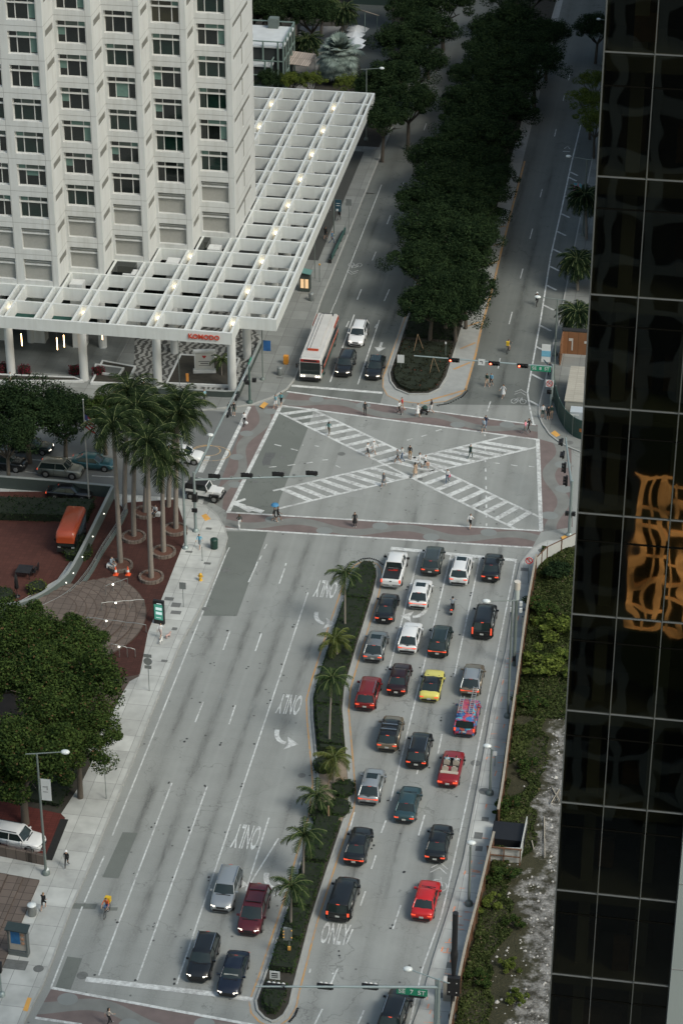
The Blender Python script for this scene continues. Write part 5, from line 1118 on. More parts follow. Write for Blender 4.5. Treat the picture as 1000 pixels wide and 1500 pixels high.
        mr=MB().box((s*.10,0,0),(.22,.12,.15)).box((s*-.04,0,-.06),(.14,.05,.04)).build('mirror',trim if s<0 and kind=='coupe' else pm_,th,(s*(hw+.0),(ws-.045)*L,zb+.05))
        for yy in (ws-.03,(ws+rb_)/2+.02,rb_+.09): MB().box((s*(hw*1.0+.001),yy*L,(zb+.35)/2),(.012,.022,zb-.45)).build('door_seam',seam,th)
        for yy in ((ws+rb_)/2+.05,rb_+.12): MB().box((s*(hw+.01),yy*L,zb-.16),(.03,.16,.035)).build('door_handle',chrome if kind!='coupe' else trim,th)
    MB().box((0,-.503*L,.42),(W*.74,.07,.20)).build('rear_bumper',trim,th); MB().box((0,.492*L,.40),(W*.66,.09,.22)).build('front_bumper',trim,th); MB().box((0,.496*L,zh-.36),(W*.36,.05,.16)).build('grille',trim,th)
    MB().box((0,-.512*L,zd-.36 if H<1.7 else zd-.40),(.34,.02,.16)).build('number_plate',plate,th)
    MB().box((0,(rt-.012)*L,zt+.0),(.26,.05,.035)).build('brake_light',tl_on if lit=='tail' and hash3(label)%5<2 else tl_off,th)
    sb=MB().box((0,ws*L+.18,zb+.005),(W*.62,.09,.03)); sb.build('wiper_cowl',trim,th)
    for e in extras:
        if e=='sunroof': MB().box((0,(wt_-.07)*L,zt+.072),(tw*1.35,.72,.02)).build('sunroof',cgl,th)
        if e=='panoroof': MB().box((0,(wt_+rt)/2*L,zt+.072),(tw*1.45,(wt_-rt)*L*.86,.02)).build('sunroof',cgl,th)
        if e=='rails':
            for s in (-1,1): MB().box((s*tw*.93,(wt_+rt)/2*L,zt+.11),(.05,(wt_-rt)*L*.86,.04)).build('roof_rail',chrome if pm_ is not W_ else trim,th)
        if e=='bars':
            for yy in (.30,.62): MB().box((0,(rt+(wt_-rt)*yy)*L,zt+.16),(W*.72,.10,.05)).build('roof_bar',chrome,th)
        if e=='lightbar': MB().box((0,-.497*L,zd-.22),(W*.80,.04,.045)).build('light_bar',tl_on,th)
        if e=='spoiler': MB().box((0,(rt-.035)*L,zt+.02),(tw*1.9,.24,.05)).build('spoiler',pm_,th)
        if e=='whiteblind': MB().box((0,(ws-.03)*L,zb+.16),(W*.6,.02,.22)).build('sunshade',plate,th)
    return th,(L,W,H,zb,zh,zd,ws,wt_,rt,rb_,tw,zt)
W_=paint('white',(.66,.67,.67),.0); BK=paint('black',(.010,.011,.012)); SV=paint('silver',(.34,.36,.37),.5); GR=paint('grey_green',(.055,.065,.062),.4); DG=paint('dark_green',(.02,.033,.030),.4); RD=paint('red',(.50,.012,.012),.1); DR=paint('dark_red',(.20,.012,.012),.3); MA=paint('maroon',(.10,.012,.018),.3); YL=paint('yellow',(.62,.56,.13),.0); TE=paint('teal',(.035,.075,.085),.4); BR=paint('bronze',(.22,.18,.13),.5); NV=paint('navy',(.012,.017,.032),.4); BKR=paint('black_red',(.03,.008,.008),.4); TL=paint('street_teal',(.03,.10,.12),.3)
def q_(c,kind,hd=0,back=True):
    L=KIND[kind][0] if kind in KIND else kind
    x,y=G(*c); a=R(hd); s=1 if back else -1
    return (x+s*math.sin(a)*L/2,y+s*math.cos(a)*L/2),-a
def queue(label,kind,pm_,c,hd=0,**k):
    p,rz=q_(c,kind,hd); return make_car(label,kind,pm_,p,rz,**k)
queue('black car with red tail lights right behind the white pickup beside the median','sedan',BK,(561.5,916),wheelm=rimd)
queue('silver grey SUV with dark sunroof, third in the lane beside the median','cross',paint('silver_grey',(.20,.215,.22),.5),(545,973),extras=('sunroof',))
queue('dark red SUV with roof rails in the lane beside the median','suv',DR,(533.6,1044),extras=('rails',))
queue('bronze SUV with black roof and two silver cross bars','suv',BR,(566,1104),roof=BK,extras=('bars',))
queue('silver coupe-like crossover with sunroof at the bend of the yellow line','cross',SV,(538.5,1182),extras=('sunroof','lightbar'))
queue('black sedan with a full-width orange red tail light bar','sedan',BK,(517.5,1271),1.5,extras=('lightbar',),wheelm=chrome)
queue('black boxy SUV over the word ONLY, last in the lane beside the median','boxy',BK,(494,1353),2.5)
queue('dark green grey SUV first at the stop line, second lane','suv',GR,(629,846),extras=('rails',))
queue('white hatchback with big dark sunroof behind the dark green grey SUV','cross',W_,(611,895),extras=('sunroof','lightbar'))
queue('white SUV with wide tail light strip, directly behind the white car with the sunroof','cross',W_,(595.5,960),extras=('lightbar',))
queue('black sedan left of the yellow coupe','sedan',BKR,(579.5,1022),wheelm=rimd)
queue('black SUV behind the left of the yellow coupe, beside the painted SUV','suv',BK,(608.6,1129),extras=('rails',))
queue('dark teal sedan with orange tail lights in the second lane','sedan',TE,(591,1209),1)
queue('white SUV with black roof rails first in the third lane','suv',W_,(670.5,860),extras=('rails','sunroof'))
queue('dark grey green SUV with roof rails in the third lane behind the motorcyclist','suv',DG,(639.5,966),extras=('rails','lightbar'))
queue('bright yellow coupe with black roof','coupe',YL,(627.5,1031),roof=BK,wheelm=rimd)
queue('black sedan with pale rear window shade and silver trim, ahead of the red sedan','sedan',BK,(636,1267),1.5,wheelm=chrome)
queue('bright red sedan, last but one in the outer lane','sedan',RD,(616.5,1352.5),2)
queue('black sedan first at the stop line in the outer lane','sedan',BK,(716.5,855))
queue('large black SUV with tall vertical tail lights','bigsuv',BK,(704.5,939))
queue('silver bronze SUV with grey roof just ahead of the painted SUV','cross',BR,(687,1023),roof=SV,extras=('rails','lightbar'))
queue('black SUV with silver roof rails cut by the bottom edge under the green street sign','suv',BK,(569,1520),4.5,extras=('rails',))
def onc(label,kind,pm_,c,hd=0,**k):
    L=KIND[kind][0]; x,y=G(*c); a=R(hd); return make_car(label,kind,pm_,(x+math.sin(a)*L/2,y+math.cos(a)*L/2),math.pi-a,lit='head',group='cars coming towards the camera',**k)
onc('silver SUV with roof rails coming towards the camera, above the black SUV','suv',SV,(323,1340),0,extras=('rails',))
mv,_=onc('long maroon minivan with two roof rack bars coming towards the camera','van',MA,(363.5,1374),0,extras=())
for y_ in (-1.3,.2): MB().box((0,y_,1.83),(1.3,.07,.05)).build('roof_bar',trim,mv)
onc('black SUV with red tinted roof reflection stopped at the lower left stop line','suv',BK,(288.5,1442),0,extras=('rails',))
onc('dark blue sedan with paper on the dash, beside the bottom tip of the median','sedan',NV,(333,1464),0,extras=('whiteblind',))
onc('black SUV with bright headlights beside the bus','suv',BK,(501,554.5))
onc('black compact SUV right of the other black SUV at the far stop line','cross',BK,(545,559),extras=('panoroof',))
onc('white SUV behind the two black cars at the far stop line','suv',W_,(520,510),extras=('rails',))
# cars of the side street, heading right
def side(label,kind,pm_,c,hd=90,**k):
    x,y=G(*c); return make_car(label,kind,pm_,(x,y),-R(hd),group='cars on the side street',**k)
side('white car nosing out from behind the royal palms','cross',W_,(268,674),91,lit='head')
side('dark green car with headlights under the street trees, farther lane','sedan',DG,(47,660),91,lit='head')
side('beige grey car beside the street wall left of the flagpole','suv',paint('beige_grey',(.26,.27,.24),.4),(90,695),91)
side('teal car right of the flagpole under the trees','sedan',TL,(137,684),91)
side('black car cut by the left edge on the side street','suv',BK,(8,685),91)
side('small black car waiting in the brick courtyard by the hedge','sedan',BK,(103,728),88)
side('white SUV with black roof rails parked in the red driveway','suv',W_,(26,1237),97,extras=('rails',),lit='off')
# pickup
def pickup():
    L,W=5.85,2.03; p,rz=q_((571.5,864.5),L); th=thing('pickup_truck','white crew cab pickup with dark covered bed, first in the lane beside the median','pickup',(*p,.012),rz,'cars queueing at the lights'); hw=W/2
    rings=body_loft(L,W,1.20,1.16,1.20,.25,-.05,.30); MB().loft(rings).build('body',W_,th)
    zb,zt,bw,tw=1.16,1.86,.90,.76
    MB().add([(-bw,1.55,zb),(0,1.72,zb),(bw,1.55,zb),(tw,.95,zt),(0,1.02,zt+.03),(-tw,.95,zt)],[(0,1,4,5),(1,2,3,4)],0,True).build('windscreen',cgl,th)
    MB().add([(bw,-.75,zb),(-bw,-.75,zb),(-tw,-.6,zt),(tw,-.6,zt)],[(0,1,2,3)]).build('rear_window',cgl,th)
    for s in (-1,1): MB().add([(s*bw,1.55,zb),(s*bw,-.75,zb),(s*tw,-.6,zt),(s*tw,.95,zt)],[(0,1,2,3)]).build('side_window',cgl,th)
    MB().loft([[(-tw*1.02,y,zt-.03),(-tw*.85,y,zt+e),(0,y,zt+e+.02),(tw*.85,y,zt+e),(tw*1.02,y,zt-.03)] for y,e in ((-.7,.02),(-.5,.06),(.8,.06),(1.05,.0))]).build('roof',W_,th)
    mb=MB()
    for s in (-1,1): mb.tube((s*bw,1.55,zb),(s*tw,.95,zt),.05,.05,5).tube((s*bw,-.75,zb),(s*tw,-.6,zt),.08,.07,5).tube((s*(bw),.35,zb),(s*tw,.35,zt),.05,.05,5)
    mb.build('pillars',W_,th)
    MB().box((0,-1.80,1.255),(1.62,1.98,.03)).build('bed_cover',M('tonneau',(.015,.015,.016),.5),th)
    MB().box((.0,-1.30,1.28),(.9,.06,.01)).box((.25,-1.15,1.28),(.5,.05,.01)).build('bed_stripe',tl_off,th)
    MB().box((0,-2.98,.60),(1.9,.14,.20)).build('rear_bumper',chrome,th); MB().box((0,-3.06,.66),(.34,.02,.15)).build('number_plate',plate,th); MB().box((0,-2.93,1.0),(.2,.02,.12)).build('tailgate_handle',trim,th)
    for s in (-1,1):
        MB().box((0,0,0),(.16,.10,.34)).build('tail_light',tl_on,th,(s*.90,-2.88,1.0)); MB().box((s*.14,0,0),(.28,.12,.2)).build('mirror',trim,th,(s*1.0,1.3,1.22)); MB().box((0,0,0),(.3,.1,.22)).build('headlight',hl_off,th,(s*.7,2.80,.92))
        for yy in (-1.75,1.85):
            w=MB().tube((0,0,0),(s*.26,0,0),.40,.40,18).build('wheel',tyre,th,(s*(hw-.24),yy,.40)); MB().tube((s*.25,0,0),(s*.27,0,0),.25,.24,12).build('rim',rim,w); MB().tube((0,0,0),(s*.07,0,0),.48,.46,18).build('wheel_arch',trim,th,(s*(hw-.066),yy,.43))
pickup()
# red convertible with two people's seats
def convertible():
    L,W=4.85,1.90; p,rz=q_((654.5,1156.5),L,1); th=thing('convertible','dark red open-top convertible with cream hood cover and two people inside','car',(*p,.012),rz,'cars queueing at the lights'); pm_=paint('wine',(.26,.010,.014),.2)
    MB().loft(body_loft(L,W,.93,.90,.96,.16,-.20)).build('body',pm_,th); cream=M('cream_leather',(.42,.38,.32),.7)
    MB().box((0,-.22,.955),(1.45,2.0,.05)).build('cockpit',M('cockpit_dark',(.03,.025,.022),.8),th); MB().box((0,-1.32,1.0),(1.55,.34,.10)).build('hood_cover',cream,th)
    for s in (-1,1):
        for yy,z in ((.12,1.02),(-.85,1.02)): st_=MB().box((0,0,0),(.5,.46,.10)).box((0,-.24,.18),(.5,.12,.42)).build('seat',cream,th,(s*.40,yy,z)); MB().box((0,-.26,.45),(.26,.1,.16)).build('headrest',cream,st_)
    MB().add([(-.80,.84,.93),(.80,.84,.93),(.66,.42,1.33),(-.66,.42,1.33)],[(0,1,2,3)]).build('windscreen',M('screen_glass',(.10,.13,.13),.1),th); mb=MB().tube((-.66,.42,1.33),(.66,.42,1.33),.035).tube((-.8,.84,.93),(-.66,.42,1.33),.035).tube((.8,.84,.93),(.66,.42,1.33),.035); mb.build('windscreen_frame',chrome,th)
    for s in (-1,1):
        MB().box((0,0,0),(.4,.14,.14)).build('tail_light',tl_on,th,(s*.66,-.492*L,.74)); MB().box((0,0,0),(.3,.14,.12)).build('headlight',hl_off,th,(s*.6,.475*L,.64)); MB().box((s*.1,0,0),(.2,.12,.13)).build('mirror',trim,th,(s*.95,.72,.98))
        for yy in (-1.45,1.5):
            w=MB().tube((0,0,0),(s*.24,0,0),.34,.34,18).build('wheel',tyre,th,(s*.72,yy,.34)); MB().tube((s*.235,0,0),(s*.25,0,0),.23,.21,12).build('rim',rim,w); MB().tube((0,0,0),(s*.07,0,0),.41,.4,18).build('wheel_arch',trim,th,(s*.885,yy,.36))
    MB().box((0,-.512*L,.62),(.34,.02,.16)).build('number_plate',plate,th); MB().box((0,-.505*L,.42),(1.4,.07,.2)).build('bumper_trim',trim,th)
    return th
conv=convertible()
# painted SUV with ladders
art,t,b,o=base('painted_body',.4,.5); vo=node(t,'ShaderNodeTexVoronoi'); vo.inputs['Scale'].default_value=2.6; wn=node(t,'ShaderNodeVectorMath',operation='ADD'); t.links.new(o,wn.inputs[0]); nn=node(t,'ShaderNodeTexNoise'); nn.inputs['Scale'].default_value=1.4; t.links.new(o,nn.inputs['Vector']); t.links.new(scaled(t,nn.outputs[1],(2,2,2)),wn.inputs[1]); t.links.new(wn.outputs[0],vo.inputs['Vector'])
cr=node(t,'ShaderNodeValToRGB'); cr.color_ramp.interpolation='CONSTANT'; cr.color_ramp.elements[0].color=(.38,.04,.09,1); cr.color_ramp.elements[1].position=.22; cr.color_ramp.elements[1].color=(.04,.15,.35,1)
for p_,c_ in ((.42,(.40,.10,.16,1)),(.62,(.03,.05,.15,1)),(.74,(.10,.35,.45,1)),(.86,(.45,.10,.06,1))): e=cr.color_ramp.elements.new(p_); e.color=c_
sepc=node(t,'ShaderNodeSeparateColor'); t.links.new(vo.outputs['Color'],sepc.inputs[0]); t.links.new(sepc.outputs[0],cr.inputs[0]); t.links.new(cr.outputs[0],b.inputs['Base Color'])
ps,dm=queue('SUV painted all over in pink, blue and red swirls with two ladders on its roof','boxy',art,(679,1082))
al=M('aluminium',(.48,.48,.46),.4,metal=.5)
for k,(x0,x1,y0,y1,lb) in enumerate(((-.75,-.45,-1.1,1.25,'shorter aluminium ladder on the left of the painted SUV roof'),(.20,.55,-1.3,2.9,'longer aluminium ladder on the right of the painted SUV roof, sticking out in front'))):
    lp_=ps.location; r=thing('ladder',lb,'ladder',(lp_.x,lp_.y,1.98),0,'ladders on the painted SUV')
    for x in (x0,x1): MB().box((x,(y0+y1)/2,0),(.05,y1-y0,.07)).build('rail',al,r)
    n=int((y1-y0)/.3)
    mb=MB()
    for i in range(n): mb.box(((x0+x1)/2,y0+.15+i*.3,0),(x1-x0,.05,.04))
    mb.build('rungs',al,r)
# motorcycle
def motorbike(label,c,hd=0):
    x,y=G(*c); th=thing('motorcycle',label,'motorcycle',(x,y+1.0,.012),-R(hd))
    for yy in (-.68,.70):
        w=MB().tube((-.07,0,0),(.07,0,0),.31,.31,16).build('wheel',tyre,th,(0,yy,.31)); MB().tube((-.08,0,0),(.08,0,0),.2,.2,12).build('rim',rimd,w)
    MB().loft([[(w_*math.cos(a),yy,z+h_*math.sin(a)) for a in [i*math.pi/4 for i in range(8)]] for yy,w_,z,h_ in ((-.95,.05,.80,.06),(-.7,.14,.80,.10),(-.3,.17,.78,.10),(0,.19,.78,.16),(.35,.17,.84,.14),(.55,.06,.84,.08))]).build('body',BK,th)
    MB().box((0,.0,.42),(.34,.5,.34)).build('engine',trim,th); MB().tube((-.36,.50,1.02),(.36,.50,1.02),.03).tube((0,.70,.31),(0,.45,1.0),.04).build('handlebar',chrome,th); MB().box((0,-.98,.72),(.2,.06,.09)).build('tail_light',tl_on,th); MB().box((0,-1.0,.5),(.2,.02,.14)).build('number_plate',plate,th)
    return th
mcy=motorbike('black motorcycle with its rider waiting between the white SUV and the dark grey SUV',(660.5,903))
# jeep
def jeep():
    x,y=G(300,729); th=thing('offroad_car','white boxy off-road car with black fenders and soft top leaving the side street','suv',(x,y,.012),-R(96),'cars on the side street'); L=4.3
    MB().box((0,-.35,.92),(1.52,2.9,.62)).box((0,1.45,.90),(1.30,1.0,.50)).box((0,1.40,1.17),(1.2,.95,.06)).build('body',W_,th)
    MB().box((0,-.75,1.55),(1.46,2.1,.62),taper=.93).build('soft_top',trim,th)
    MB().add([(-.72,.62,1.22),(.72,.62,1.22),(.66,.36,1.80),(-.66,.36,1.80)],[(0,1,2,3)]).build('windscreen',cgl,th); mb=MB().tube((-.74,.62,1.22),(-.68,.36,1.82),.05).tube((.74,.62,1.22),(.68,.36,1.82),.05).tube((-.68,.36,1.82),(.68,.36,1.82),.05); mb.build('windscreen_frame',W_,th)
    for s in (-1,1):
        MB().add([(s*.765,.45,1.22),(s*.765,-.5,1.22),(s*.725,-.5,1.78),(s*.725,.28,1.78)],[(0,1,2,3)]).build('side_window',cgl,th); MB().box((s*.08,0,0),(.18,.1,.2)).build('mirror',trim,th,(s*.82,.5,1.3)); MB().tube((0,0,0),(0,.06,0),.12,.12,12).build('headlight',hl_off,th,(s*.42,1.95,.98))
        for yy in (-1.25,1.30):
            w=MB().tube((0,0,0),(s*.26,0,0),.42,.42,18).build('wheel',tyre,th,(s*.66,yy,.42)); MB().tube((s*.25,0,0),(s*.27,0,0),.24,.22,12).build('rim',rim,w); MB().box((s*.84,yy,.92),(.26,1.0,.10)).box((s*.84,yy+.45,.80),(.26,.12,.2)).box((s*.84,yy-.45,.80),(.26,.12,.2)).build('fender',trim,th)
    MB().box((0,2.02,.62),(1.6,.2,.2)).build('front_bumper',trim,th); w=MB().tube((0,0,0),(0,-.22,0),.40,.40,18).build('spare_wheel',tyre,th,(0,-1.82,1.05))
    mb=MB()
    for k in range(7): mb.box((-.27+k*.09,1.955,.95),(.04,.02,.34))
    mb.build('grille',trim,th)
jeep()
# city bus
def bus():
    L,W,H=12.1,2.55,3.0; x,y=G(453,560); th=thing('city_bus','long city bus with dusty pale roof and orange red panels at the far stop line','bus',(x+.1,y+L/2,.012),math.pi)
    orange=M('bus_orange',(.42,.06,.02),.45,var=.15,sc=1); roofm_=M('bus_roof',(.46,.455,.44),.75,var=.15,sc=.7)
    prof=[(-.94,.3),(-1,.5),(-1,2.55),(-.95,2.85),(-.8,3.0),(.8,3.0),(.95,2.85),(1,2.55),(1,.5),(.94,.3)]
    rings=[[(a*W/2*f,yy*L,z*(1 if z<1 else g_)) for a,z in prof] for yy,f,g_ in ((-.5,.93,.97),(-.49,1,1),(.485,1,1),(.5,.95,.97))]
    MB().loft(rings,0,True,False).build('body',roofm_,th)
    MB().box((0,-.1,3.01),(2.2,11.6,.05)).build('roof',roofm_,th); MB().box((0,-.6,3.16),(1.30,9.2,.28)).build('roof_fairing',roofm_,th); MB().box((0,4.06,3.17),(1.2,.10,.26)).build('fairing_end',orange,th); MB().box((0,-5.5,3.08),(1.5,.5,.1)).build('roof_vent',trim,th); MB().box((.35,-.6,3.305),(.05,9.2,.02)).build('fairing_seam',trim,th)
    MB().box((0,6.03,1.75),(2.3,.06,1.45)).build('windscreen',cgl,th); MB().box((0,6.05,2.72),(2.2,.05,.34)).build('front_panel',M('bus_front_red',(.28,.02,.015),.4),th)
    MB().box((0,6.062,2.72),(1.5,.03,.20)).build('destination_display',trim,th)
    for s in (-1,1):
        MB().box((s*W/2,-.1,1.95),(.03,11.3,1.0)).build('side_windows',cgl,th); MB().box((s*W/2+.005*s,-.1,.72),(.03,11.2,.5)).build('side_stripe',M('bus_green',(.04,.10,.09),.5),th)
        MB().box((s*W/2,-4.4,2.68),(.035,3.0,.42)).box((s*W/2,0,1.15),(.034,11.3,.34)).build('orange_panel',orange,th)
        for c_ in (.5,.8): MB().tube((0,0,0),(0,.07,0),.10,.10,10).build('headlight',hl_on,th,(s*(c_+.2),6.04,.78))
        MB().box((s*.2,.2,0),(.22,.14,.5)).box((s*.05,.1,.2),(.3,.06,.06)).build('mirror',trim,th,(s*1.3,6.0,2.1))
        for yy in (-3.6,3.7):
            w=MB().tube((0,0,0),(s*.3,0,0),.5,.5,20).build('wheel',tyre,th,(s*(W/2-.28),yy,.5)); MB().tube((s*.29,0,0),(s*.31,0,0),.3,.28,12).build('rim',rim,w)
    MB().box((0,6.08,.45),(2.45,.16,.3)).build('bumper',trim,th); mb=MB().box((0,6.07,1.0),(.12,.03,.12)); mb.build('emblem',plate,th)
    mb=MB(); mb.box((0,6.14,.62),(1.2,.10,.10)); mb.build('bike_rack',trim,th)
bus()
# courtyard shuttle with orange roof
def shuttle():
    x,y=G(92,815); th=thing('shuttle_van','boxy shuttle with a rounded glossy orange roof and black front, parked in the brick courtyard','shuttle',(x+.3,y+2.6,.16),math.pi+R(3)); og=M('shuttle_orange',(.36,.06,.02),.35,var=.15,sc=1.2,coat=.4)
    MB().box((0,0,1.35),(1.95,5.2,2.1)).build('body',BK,th); pr=[(-1,2.1),(-1,2.45),(-.9,2.66),(-.7,2.75),(.7,2.75),(.9,2.66),(1,2.45),(1,2.1)]
    MB().loft([[(a*1.0*f,yy,z-dz) for a,z in pr] for yy,f,dz in ((-2.62,.98,.06),(-2.5,1,0),(2.35,1,0),(2.7,.97,.25),(2.78,.9,.6))]).build('roof',og,th)
    MB().box((0,2.66,1.55),(1.75,.08,.9)).build('windscreen',cgl,th); MB().box((0,2.66,.6),(1.9,.14,.3)).build('bumper',trim,th)
    for s in (-1,1):
        MB().box((s*.985,0,1.6),(.03,4.6,.75)).build('side_window',cgl,th); MB().box((0,0,0),(.3,.06,.14)).build('headlight',hl_off,th,(s*.7,2.64,.95)); MB().box((s*.14,0,0),(.2,.12,.25)).build('mirror',trim,th,(s*.98,2.4,1.7))
        for yy in (-1.7,1.7): w=MB().tube((0,0,0),(s*.22,0,0),.36,.36,16).build('wheel',tyre,th,(s*.78,yy,.36)); MB().tube((s*.21,0,0),(s*.23,0,0),.2,.2,12).build('rim',rim,w)
shuttle()
# ================================================================ PEOPLE
def limb(sh,el,wr,side):
    sh,el,wr=Vector(sh),Vector(el),Vector(wr); d=(wr-el).normalized(); pal=wr+d*.07; segs=[(sh,.052,'ua'),(el,.040,'ua'),(wr,.027,'fa'),(pal,.034,'hand')]
    up=Vector((0,1,0)) if abs(d.y)<.8 else Vector((1,0,0)); s=(up-d*up.dot(d)).normalized(); inn=d.cross(s).normalized()*(-side)
    fing=[]
    for k,(o,l) in enumerate(((-.027,.060),(-.009,.075),(.009,.080),(.027,.070))):
        a=pal+s*o+d*.02; m=a+d*l*.55+inn*.012; e=m+d*l*.35+inn*.03; fing.append([a,m,e])
    th=wr+d*.03; fing.append([th+s*.03,th+s*.05+d*.03,th+s*.048+d*.055+inn*.015]); return segs,fing
POSE={}
def pose_pts(p):
    A={'stand':dict(l=((.10,.02,.48),(.11,0,.08)),r=((-.10,.0,.48),(-.11,.02,.08)),la=((.235,-.02,1.15),(.25,.06,.90)),ra=((-.235,-.02,1.15),(-.25,.05,.90)),dz=0,lean=0),
       'walk':dict(l=((.09,.20,.50),(.10,.27,.09)),r=((-.09,.03,.47),(-.09,-.32,.14)),la=((.235,-.14,1.17),(.24,-.12,.93)),ra=((-.235,.10,1.17),(-.23,.30,1.02)),dz=-.03,lean=.03),
       'stride':dict(l=((.09,-.02,.47),(.09,-.36,.15)),r=((-.09,.22,.50),(-.10,.32,.09)),la=((.235,.12,1.17),(.22,.32,1.05)),ra=((-.235,-.16,1.17),(-.25,-.18,.93)),dz=-.04,lean=.05),
       'phone':dict(l=((.10,.05,.48),(.10,.10,.08)),r=((-.09,.0,.48),(-.09,-.12,.09)),la=((.235,-.02,1.15),(.16,.24,1.18)),ra=((-.235,-.02,1.15),(-.25,.05,.90)),dz=0,lean=.02),
       'run':dict(l=((.09,.30,.62),(.09,.16,.22)),r=((-.09,-.03,.47),(-.09,-.30,.12)),la=((.26,-.20,1.20),(.24,.02,1.06)),ra=((-.26,.10,1.20),(-.16,.30,1.26)),dz=0,lean=.10),
       'sit':dict(l=((.12,.42,.92),(.12,.45,.52)),r=((-.12,.42,.92),(-.12,.42,.52)),la=((.25,.10,1.14),(.18,.32,1.02)),ra=((-.25,.10,1.14),(-.16,.34,1.02)),dz=0,lean=.05),
       'ride':dict(l=((.14,.34,.78),(.12,.20,.40)),r=((-.14,.30,.88),(-.12,.12,.56)),la=((.27,.22,1.22),(.24,.48,1.08)),ra=((-.27,.22,1.22),(-.24,.48,1.08)),dz=0,lean=.16)}
    return A[p]
def person_mesh(pose,sleeve,leg):
    key=(pose,sleeve,leg)
    if key in POSE: return POSE[key]
    q=pose_pts(pose); ln=q['lean']; V=[];E=[];Rr=[];T=[]
    def nv(p,r,t,par=None):
        V.append(Vector(p)); Rr.append(r); T.append(t); i=len(V)-1
        if par is not None: E.append((par,i))
        return i
    pel=nv((0,0,.96),.125,'bot'); sp_=nv((0,ln*.4,1.13),.112,'top',pel); ch=nv((0,ln*.8,1.33),.132,'top',sp_); nk=nv((0,ln,1.47),.055,'skin',ch); hb=nv((0,ln+.02,1.565),.075,'skin',nk); hm_=nv((0,ln+.015,1.64),.092,'head',hb); ht_=nv((0,ln+.005,1.70),.070,'head',hm_)
    nv((0,ln+.115,1.61),.014,'skin',hb)
    for s,k in ((1,'l'),(-1,'r')):
        kn,an=q[k]; kn=Vector(kn); an=Vector(an)
        h=nv((s*.088,0,.90),.088,'bot',pel); t1=nv(Vector((s*.088,0,.90)).lerp(kn,.5),.078,'bot',h); k_=nv(kn,.056,'bot' if leg!='shorts' else 'bot',t1); c_=nv(kn.lerp(an,.4),.052,'leg',k_); a_=nv(an,.036,'leg',c_); dn=(an-kn).normalized(); f=Vector((0,1,-.15)) if dn.y>-.4 else Vector((0,.9,-.5))
        nv(an+Vector((0,-.03,-.045)),.034,'shoe',a_); nv(an+f.normalized()*.17+Vector((0,0,-.03)),.030,'shoe',a_)
        el,wr=q[k+'a']; segs,fing=limb((s*.175,ln,1.41),(el[0],el[1]+ln,el[2]),(wr[0],wr[1]+ln,wr[2]),s); last=ch
        lab=['top','ua','fa','hand']
        for (p,r,t_),lb in zip(segs,lab): last=nv(p,r,lb,last)
        for fg in fing:
            l2=last
            for j,p in enumerate(fg): l2=nv(p,.0095-.001*j,'hand',l2)
    me=bpy.data.meshes.new('person'); me.from_pydata(V,E,[]); o=bpy.data.objects.new('person_tmp',me); COL.objects.link(o)
    md=o.modifiers.new('s','SKIN'); sv=me.skin_vertices[0].data
    for i,r in enumerate(Rr): sv[i].radius=(r*(1.25 if T[i]=='top' and i in(1,2) else 1),r*(.82 if i in (0,1,2) else 1)); sv[i].use_root=(i==0)
    o.modifiers.new('u','SUBSURF').levels=1; o.modifiers['u'].levels=1; bpy.context.view_layer.update()
    dg=bpy.context.evaluated_depsgraph_get(); m2=bpy.data.meshes.new_from_object(o.evaluated_get(dg)); bpy.data.objects.remove(o)
    VV=np.array([v[:] for v in V]); m2.materials.clear()
    idx=[]; 
    for p in m2.polygons:
        c=np.array(p.center[:]); d=((VV-c)**2).sum(1)-np.array(Rr)**2; t_=T[int(d.argmin())]
        m={'top':1,'bot':2,'skin':0,'head':0,'shoe':3,'hand':0,'ua':1,'fa':1 if sleeve=='long' else 0,'leg':2 if leg=='long' else 0}[t_]
        if t_=='bot' and leg=='shorts' and c[2]<.50 and pose not in('sit','ride'): m=0
        if t_=='head' and (c[2]>1.655 or c[1]<ln-.02): m=4
        if t_=='ua' and sleeve=='none': m=0
        idx.append(m)
    for k in range(5): m2.materials.append(None)
    m2.polygons.foreach_set('material_index',idx); m2.polygons.foreach_set('use_smooth',[True]*len(idx)); m2.update(); POSE[key]=m2; return m2
CL={}
def cloth(c):
    n='cloth_%d_%d_%d'%tuple(int(v*255) for v in c)
    return M(n,c,.85,0,.1,6)
skin_t=[M('skin_a',(.42,.25,.17),.6,0,.05),M('skin_b',(.24,.13,.08),.6,0,.05),M('skin_c',(.10,.05,.03),.6,0,.05)]; hairs=[M('hair_dark',(.012,.009,.007),.6),M('hair_brown',(.07,.04,.02),.6),M('hair_blond',(.25,.16,.07),.6)]
Wt=(.66,.67,.68); Bl=(.012,.012,.014); Gy=(.16,.17,.18); LB=(.25,.45,.52); Tn=(.45,.33,.24); Nv=(.02,.03,.07); Pk=(.60,.22,.28); Gn=(.02,.05,.04); Rd=(.40,.03,.03); Jn=(.06,.10,.17); Kh=(.30,.18,.08)
